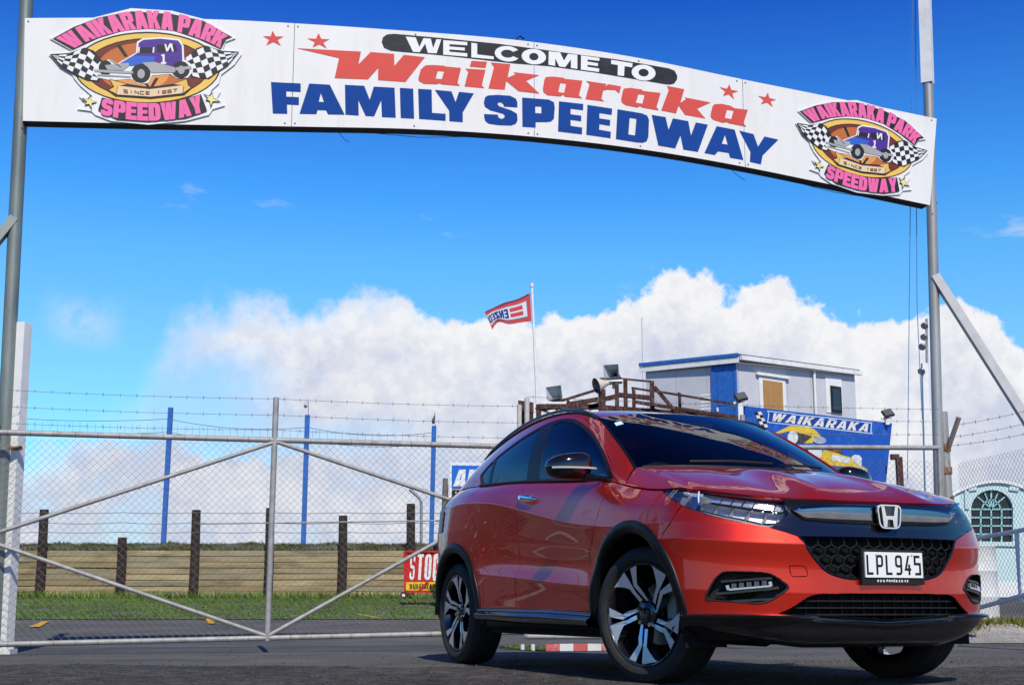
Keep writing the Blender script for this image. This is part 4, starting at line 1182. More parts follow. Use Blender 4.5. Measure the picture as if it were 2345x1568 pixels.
# outlines on the banner as (metres along it, height)
SIGN_L, SIGN_R = (-4.2517, 10.3) , (4.397, 12.4)
BAN_TOP = [(0.0, 5.4304), (1.7161, 5.6128), (2.3217, 5.6485), (3.2293, 5.6873), (4.4506, 5.7187), (5.5961, 5.6729), (6.7423, 5.5598), (7.7896, 5.4607), (8.9, 5.3507)]
BAN_BOT = [(0.0419, 4.4899), (1.3031, 4.5764), (2.359, 4.6546), (3.5716, 4.7378), (4.6203, 4.7609), (5.7577, 4.7265), (6.6327, 4.6549), (7.6482, 4.5401), (8.7634, 4.4075)]
BAN_SEAM = [(2.3217, 5.6485), (4.5933, 5.7167), (6.7423, 5.5598)]
T_RED = [[[(2.3455, 5.407), (2.9344, 5.4382), (2.9134, 5.3095), (3.0242, 5.4433), (3.2443, 5.4488), (3.2473, 5.33), (3.3353, 5.4494), (3.5338, 5.4476), (3.3535, 5.1832), (3.0976, 5.1753), (3.0976, 5.2946), (3.0047, 5.1725), (2.6982, 5.1534), (2.734, 5.3522)]], [[(3.5403, 5.3669), (3.6011, 5.3768), (3.7122, 5.3828), (3.7323, 5.3756), (3.8799, 5.3772), (3.8474, 5.2245), (3.87, 5.1966), (3.7251, 5.1946), (3.6918, 5.1947), (3.6806, 5.204), (3.6475, 5.1902), (3.526, 5.1824), (3.4817, 5.2044), (3.4737, 5.2267), (3.4967, 5.3217)], [(3.6572, 5.3234), (3.7183, 5.3252), (3.6969, 5.2462), (3.6381, 5.2448)]], [[(3.9225, 5.3746), (4.1164, 5.3833), (4.0809, 5.2251), (4.1058, 5.1984), (3.9147, 5.1965), (3.9497, 5.3459)]], [[(3.9805, 5.4593), (4.1308, 5.4648), (4.1163, 5.4021), (3.964, 5.4001)]], [[(4.1671, 5.4628), (4.3585, 5.4655), (4.3323, 5.3271), (4.4123, 5.3707), (4.3894, 5.3884), (4.6445, 5.3843), (4.5119, 5.3138), (4.6438, 5.1974), (4.4407, 5.2006), (4.3187, 5.2904), (4.3039, 5.2032), (4.1453, 5.1989), (4.199, 5.4191)]], [[(4.7078, 5.3706), (4.7716, 5.3832), (4.8821, 5.3827), (4.8995, 5.3726), (5.075, 5.3728), (5.0383, 5.2203), (5.0708, 5.1914), (4.8981, 5.1909), (4.8808, 5.2105), (4.8516, 5.1898), (4.7243, 5.1889), (4.684, 5.2144), (4.6784, 5.2492), (4.6926, 5.3394)], [(4.8526, 5.3262), (4.9108, 5.325), (4.8891, 5.2291), (4.831, 5.2315)]], [[(5.1103, 5.3741), (5.3166, 5.3641), (5.3044, 5.3341), (5.3344, 5.3635), (5.4673, 5.3531), (5.4459, 5.2789), (5.4048, 5.3107), (5.3218, 5.3059), (5.2837, 5.2925), (5.2637, 5.207), (5.2941, 5.1825), (5.1024, 5.1874), (5.1452, 5.3442)]], [[(5.4944, 5.3342), (5.5603, 5.3481), (5.674, 5.3439), (5.6918, 5.33), (5.8725, 5.3277), (5.827, 5.1784), (5.8504, 5.1446), (5.6765, 5.1578), (5.6588, 5.1705), (5.6286, 5.1531), (5.5095, 5.1655), (5.4683, 5.1913), (5.4653, 5.2269), (5.4821, 5.3065)], [(5.6431, 5.2926), (5.7054, 5.2904), (5.6808, 5.1966), (5.6139, 5.202)]], [[(5.9409, 5.4072), (6.1207, 5.3915), (6.0768, 5.2451), (6.1389, 5.2937), (6.1173, 5.3073), (6.3961, 5.2801), (6.2489, 5.2013), (6.3358, 5.1066), (6.12, 5.126), (6.0577, 5.213), (6.0278, 5.1316), (5.8746, 5.147), (5.9581, 5.3665)]], [[(6.4326, 5.2654), (6.5071, 5.2776), (6.6059, 5.2665), (6.6425, 5.2456), (6.7894, 5.2415), (6.737, 5.0959), (6.767, 5.0622), (6.5814, 5.0813), (6.5632, 5.0917), (6.5134, 5.081), (6.4155, 5.1021), (6.3892, 5.1299), (6.3928, 5.1667), (6.4134, 5.2416)], [(6.5673, 5.2224), (6.6354, 5.2168), (6.6076, 5.1264), (6.5398, 5.1345)]]]
T_STAR = [[[(2.1253, 5.5542), (2.1525, 5.5009), (2.2244, 5.5074), (2.1708, 5.4682), (2.2032, 5.4152), (2.1351, 5.4442), (2.0726, 5.4053), (2.0964, 5.4618), (2.0385, 5.4899), (2.1088, 5.4968)]], [[(2.5402, 5.5772), (2.5673, 5.5224), (2.642, 5.5266), (2.5857, 5.4889), (2.6186, 5.4346), (2.5502, 5.4664), (2.4909, 5.4309), (2.5082, 5.4846), (2.4399, 5.5121), (2.5198, 5.519)]], [[(6.6008, 5.4928), (6.6176, 5.4362), (6.6922, 5.4283), (6.6281, 5.3997), (6.6456, 5.3377), (6.5897, 5.3843), (6.5284, 5.3628), (6.554, 5.411), (6.4939, 5.4512), (6.571, 5.4416)]], [[(7.013, 5.4457), (7.0272, 5.389), (7.099, 5.3801), (7.0384, 5.3544), (7.0604, 5.2985), (6.9992, 5.3389), (6.9325, 5.3144), (6.9625, 5.3628), (6.9042, 5.4003), (6.9814, 5.3937)]]]
T_BLUE = [[[(2.1259, 5.0561), (2.3922, 5.0699), (2.3946, 4.988), (2.2659, 4.9818), (2.2675, 4.9304), (2.3803, 4.936), (2.3825, 4.8611), (2.276, 4.8563), (2.2808, 4.7675), (2.1522, 4.7584)]], [[(2.4689, 5.0766), (2.6562, 5.0844), (2.798, 4.8092), (2.6476, 4.797), (2.6276, 4.8344), (2.5516, 4.8293), (2.5422, 4.7892), (2.3902, 4.7779)], [(2.5768, 4.995), (2.6076, 4.9112), (2.56, 4.9099)]], [[(2.7935, 5.0973), (2.9715, 5.1063), (3.0247, 4.975), (3.06, 5.1073), (3.253, 5.1155), (3.2686, 4.8247), (3.141, 4.8182), (3.1305, 4.9798), (3.0687, 4.8181), (2.9903, 4.8151), (2.9208, 4.9591), (2.9271, 4.8125), (2.8054, 4.8099)]], [[(3.302, 5.1193), (3.4278, 5.124), (3.4406, 4.8307), (3.3153, 4.8268)]], [[(3.4739, 5.1275), (3.6017, 5.1323), (3.6086, 4.904), (3.7367, 4.9071), (3.7373, 4.8382), (3.4865, 4.834)]], [[(3.6315, 5.133), (3.7902, 5.134), (3.83, 5.0315), (3.8615, 5.1365), (4.0048, 5.1358), (3.8997, 4.9377), (3.9004, 4.8398), (3.7728, 4.8381), (3.7696, 4.9413)]], [[(4.1063, 5.0761), (4.1118, 5.1057), (4.1399, 5.1283), (4.2303, 5.1432), (4.3552, 5.1475), (4.4121, 5.1238), (4.4269, 5.0902), (4.4269, 5.0375), (4.2928, 5.0327), (4.2928, 5.0536), (4.2701, 5.0712), (4.2418, 5.0685), (4.2327, 5.0478), (4.2531, 5.03), (4.3666, 5.0025), (4.4234, 4.973), (4.4291, 4.9094), (4.412, 4.8729), (4.3666, 4.8512), (4.2422, 4.843), (4.1521, 4.8485), (4.1183, 4.8684), (4.1069, 4.9021), (4.1034, 4.94), (4.2363, 4.9469), (4.242, 4.9207), (4.2703, 4.906), (4.2986, 4.9203), (4.3042, 4.9441), (4.2872, 4.9599), (4.1629, 4.9828), (4.1121, 5.0127), (4.1007, 5.0523)]], [[(4.4736, 5.1404), (4.7356, 5.1464), (4.7875, 5.1244), (4.7953, 5.0721), (4.7865, 4.9596), (4.7575, 4.9275), (4.7114, 4.9173), (4.6057, 4.9074), (4.6056, 4.8525), (4.4766, 4.8486)], [(4.6028, 5.0651), (4.6626, 5.0674), (4.6623, 5.0005), (4.6026, 4.9971)]], [[(4.8374, 5.1387), (5.0808, 5.1354), (5.0778, 5.0723), (4.953, 5.0756), (4.9526, 5.0189), (5.0597, 5.015), (5.0568, 4.9581), (4.9521, 4.9635), (4.9516, 4.9023), (5.0678, 4.8955), (5.0636, 4.8269), (4.8261, 4.8344)]], [[(5.1217, 5.1311), (5.3723, 5.1163), (5.3655, 5.0526), (5.2418, 5.0597), (5.2411, 5.0051), (5.3506, 4.9989), (5.3462, 4.9392), (5.2404, 4.947), (5.2373, 4.89), (5.3548, 4.8796), (5.3503, 4.8142), (5.1068, 4.8273)]], [[(5.4256, 5.1155), (5.6754, 5.0978), (5.7289, 5.079), (5.7461, 5.0387), (5.7366, 4.8648), (5.7177, 4.8155), (5.6756, 4.7974), (5.6102, 4.7963), (5.4044, 4.8108)], [(5.5491, 5.0403), (5.6169, 5.036), (5.5995, 4.8641), (5.5319, 4.8698)]], [[(5.7747, 5.0917), (5.9178, 5.0826), (5.9463, 4.9557), (5.9938, 5.0766), (6.1537, 5.0628), (6.1779, 4.917), (6.2328, 5.057), (6.3585, 5.0458), (6.2465, 4.7552), (6.0951, 4.7658), (6.0684, 4.907), (6.0107, 4.7702), (5.8367, 4.7845)]], [[(6.4505, 5.0387), (6.6413, 5.0201), (6.7238, 4.7127), (6.5822, 4.7246), (6.5714, 4.7718), (6.4574, 4.7798), (6.423, 4.7384), (6.3134, 4.7491)], [(6.5366, 4.9559), (6.5619, 4.8578), (6.5004, 4.8619)]], [[(6.6907, 5.0149), (6.8418, 4.9923), (6.8846, 4.866), (6.9576, 4.9785), (7.1076, 4.9592), (6.9313, 4.7791), (6.9091, 4.684), (6.7916, 4.7005), (6.8014, 4.8041)]]]
T_PILL = [[[(3.1255, 5.5538), (3.1356, 5.6014), (3.1733, 5.6346), (3.2443, 5.6485), (3.6761, 5.656), (4.2406, 5.6598), (4.3915, 5.6551), (4.7266, 5.6465), (5.0659, 5.6355), (5.3977, 5.629), (5.601, 5.6181), (5.9633, 5.5921), (6.0238, 5.574), (6.0506, 5.5219), (6.0461, 5.4849), (6.0145, 5.439), (5.9716, 5.4249), (5.923, 5.4236), (5.562, 5.447), (5.2056, 5.4702), (4.7374, 5.4866), (4.3915, 5.4772), (3.9691, 5.4827), (3.5999, 5.4838), (3.3898, 5.4784), (3.2143, 5.4767), (3.1483, 5.4984)]]]
T_WEL = [[[(3.3491, 5.6312), (3.4429, 5.6335), (3.4795, 5.5407), (3.5182, 5.6349), (3.5871, 5.6368), (3.6104, 5.5434), (3.6405, 5.6369), (3.6874, 5.6397), (3.6443, 5.4968), (3.561, 5.4913), (3.5344, 5.5818), (3.4835, 5.491), (3.4206, 5.4877)]], [[(3.7064, 5.636), (3.9377, 5.6417), (3.9379, 5.6087), (3.766, 5.6015), (3.7662, 5.5781), (3.9144, 5.5826), (3.9146, 5.5532), (3.7665, 5.5488), (3.7667, 5.5253), (3.9384, 5.5288), (3.9386, 5.4947), (3.7078, 5.4897)]], [[(3.9772, 5.639), (4.0338, 5.637), (4.0343, 5.5274), (4.1953, 5.5248), (4.1954, 5.4953), (3.9781, 5.4919)]], [[(4.4368, 5.5295), (4.4166, 5.5131), (4.3907, 5.5003), (4.3609, 5.4917), (4.329, 5.4881), (4.2973, 5.4896), (4.2677, 5.4962), (4.2422, 5.5073), (4.2225, 5.5223), (4.2097, 5.5401), (4.2048, 5.5597), (4.2081, 5.5798), (4.2193, 5.599), (4.2378, 5.6161), (4.2623, 5.63), (4.2913, 5.6397), (4.3228, 5.6447), (4.3549, 5.6445), (4.3853, 5.6392), (4.4121, 5.6292), (4.4336, 5.615), (4.3826, 5.5915), (4.3717, 5.5988), (4.3581, 5.604), (4.3426, 5.6067), (4.3263, 5.6068), (4.3103, 5.6042), (4.2955, 5.5992), (4.283, 5.5921), (4.2736, 5.5833), (4.2678, 5.5734), (4.2661, 5.563), (4.2686, 5.5529), (4.2751, 5.5437), (4.2852, 5.536), (4.2981, 5.5302), (4.3132, 5.5269), (4.3294, 5.5261), (4.3456, 5.528), (4.3608, 5.5324), (4.374, 5.539), (4.3843, 5.5475)]], [[(4.7104, 5.5648), (4.7041, 5.5443), (4.69, 5.5252), (4.669, 5.5089), (4.6427, 5.4964), (4.6127, 5.4886), (4.5813, 5.4859), (4.5504, 5.4887), (4.5222, 5.4966), (4.4986, 5.5092), (4.4812, 5.5255), (4.4711, 5.5445), (4.4691, 5.5649), (4.4753, 5.5853), (4.4892, 5.6043), (4.51, 5.6207), (4.5363, 5.6333), (4.5662, 5.6412), (4.5977, 5.644), (4.6287, 5.6413), (4.6571, 5.6334), (4.6808, 5.6208), (4.6983, 5.6044), (4.7084, 5.5853)], [(4.6355, 5.5648), (4.6329, 5.5549), (4.6273, 5.5457), (4.6192, 5.5377), (4.609, 5.5317), (4.5975, 5.5279), (4.5855, 5.5266), (4.5737, 5.5279), (4.5631, 5.5317), (4.5542, 5.5378), (4.5477, 5.5457), (4.5441, 5.555), (4.5435, 5.5649), (4.5461, 5.5748), (4.5517, 5.584), (4.5598, 5.5919), (4.5699, 5.598), (4.5814, 5.6019), (4.5934, 5.6032), (4.6052, 5.6019), (4.6159, 5.598), (4.6248, 5.592), (4.6313, 5.584), (4.6349, 5.5748)]], [[(4.7382, 5.6359), (4.8524, 5.6363), (4.8892, 5.5565), (4.9307, 5.6304), (5.0247, 5.631), (5.0233, 5.487), (4.9589, 5.4885), (4.9596, 5.576), (4.9004, 5.4895), (4.8421, 5.4917), (4.8018, 5.571), (4.8013, 5.4934), (4.7339, 5.4982)]], [[(5.0623, 5.6291), (5.2489, 5.6227), (5.2461, 5.5911), (5.1268, 5.5939), (5.1265, 5.5723), (5.2328, 5.5668), (5.2301, 5.5364), (5.1262, 5.5398), (5.1259, 5.5182), (5.2452, 5.5127), (5.2412, 5.4775), (5.0585, 5.4823)]], [[(5.3677, 5.6161), (5.5863, 5.6044), (5.582, 5.5615), (5.5042, 5.5654), (5.4965, 5.462), (5.4309, 5.4636), (5.4361, 5.5691), (5.3671, 5.5738)]], [[(5.8226, 5.5179), (5.8157, 5.4964), (5.8009, 5.4764), (5.7791, 5.4592), (5.7519, 5.4461), (5.7211, 5.4379), (5.6888, 5.4352), (5.6573, 5.4381), (5.6287, 5.4465), (5.6048, 5.4597), (5.5874, 5.4768), (5.5775, 5.4968), (5.5759, 5.5183), (5.5827, 5.5397), (5.5974, 5.5597), (5.619, 5.5769), (5.6461, 5.5901), (5.6768, 5.5984), (5.7091, 5.6012), (5.7408, 5.5984), (5.7696, 5.5901), (5.7936, 5.5768), (5.8112, 5.5596), (5.8211, 5.5395)], [(5.7517, 5.518), (5.7486, 5.5076), (5.7422, 5.4979), (5.7328, 5.4896), (5.7211, 5.4832), (5.7079, 5.4792), (5.6941, 5.4778), (5.6806, 5.4792), (5.6684, 5.4833), (5.6583, 5.4897), (5.6509, 5.498), (5.6469, 5.5078), (5.6463, 5.5182), (5.6494, 5.5286), (5.6558, 5.5383), (5.6652, 5.5466), (5.6769, 5.553), (5.6901, 5.5571), (5.7039, 5.5584), (5.7174, 5.557), (5.7296, 5.553), (5.7398, 5.5466), (5.7471, 5.5382), (5.7512, 5.5285)]]]
LOGO_AT = [(1.023, 5.084, 7.1, 1.0)] + [(7.998, 4.957, -6.2, 0.905)]
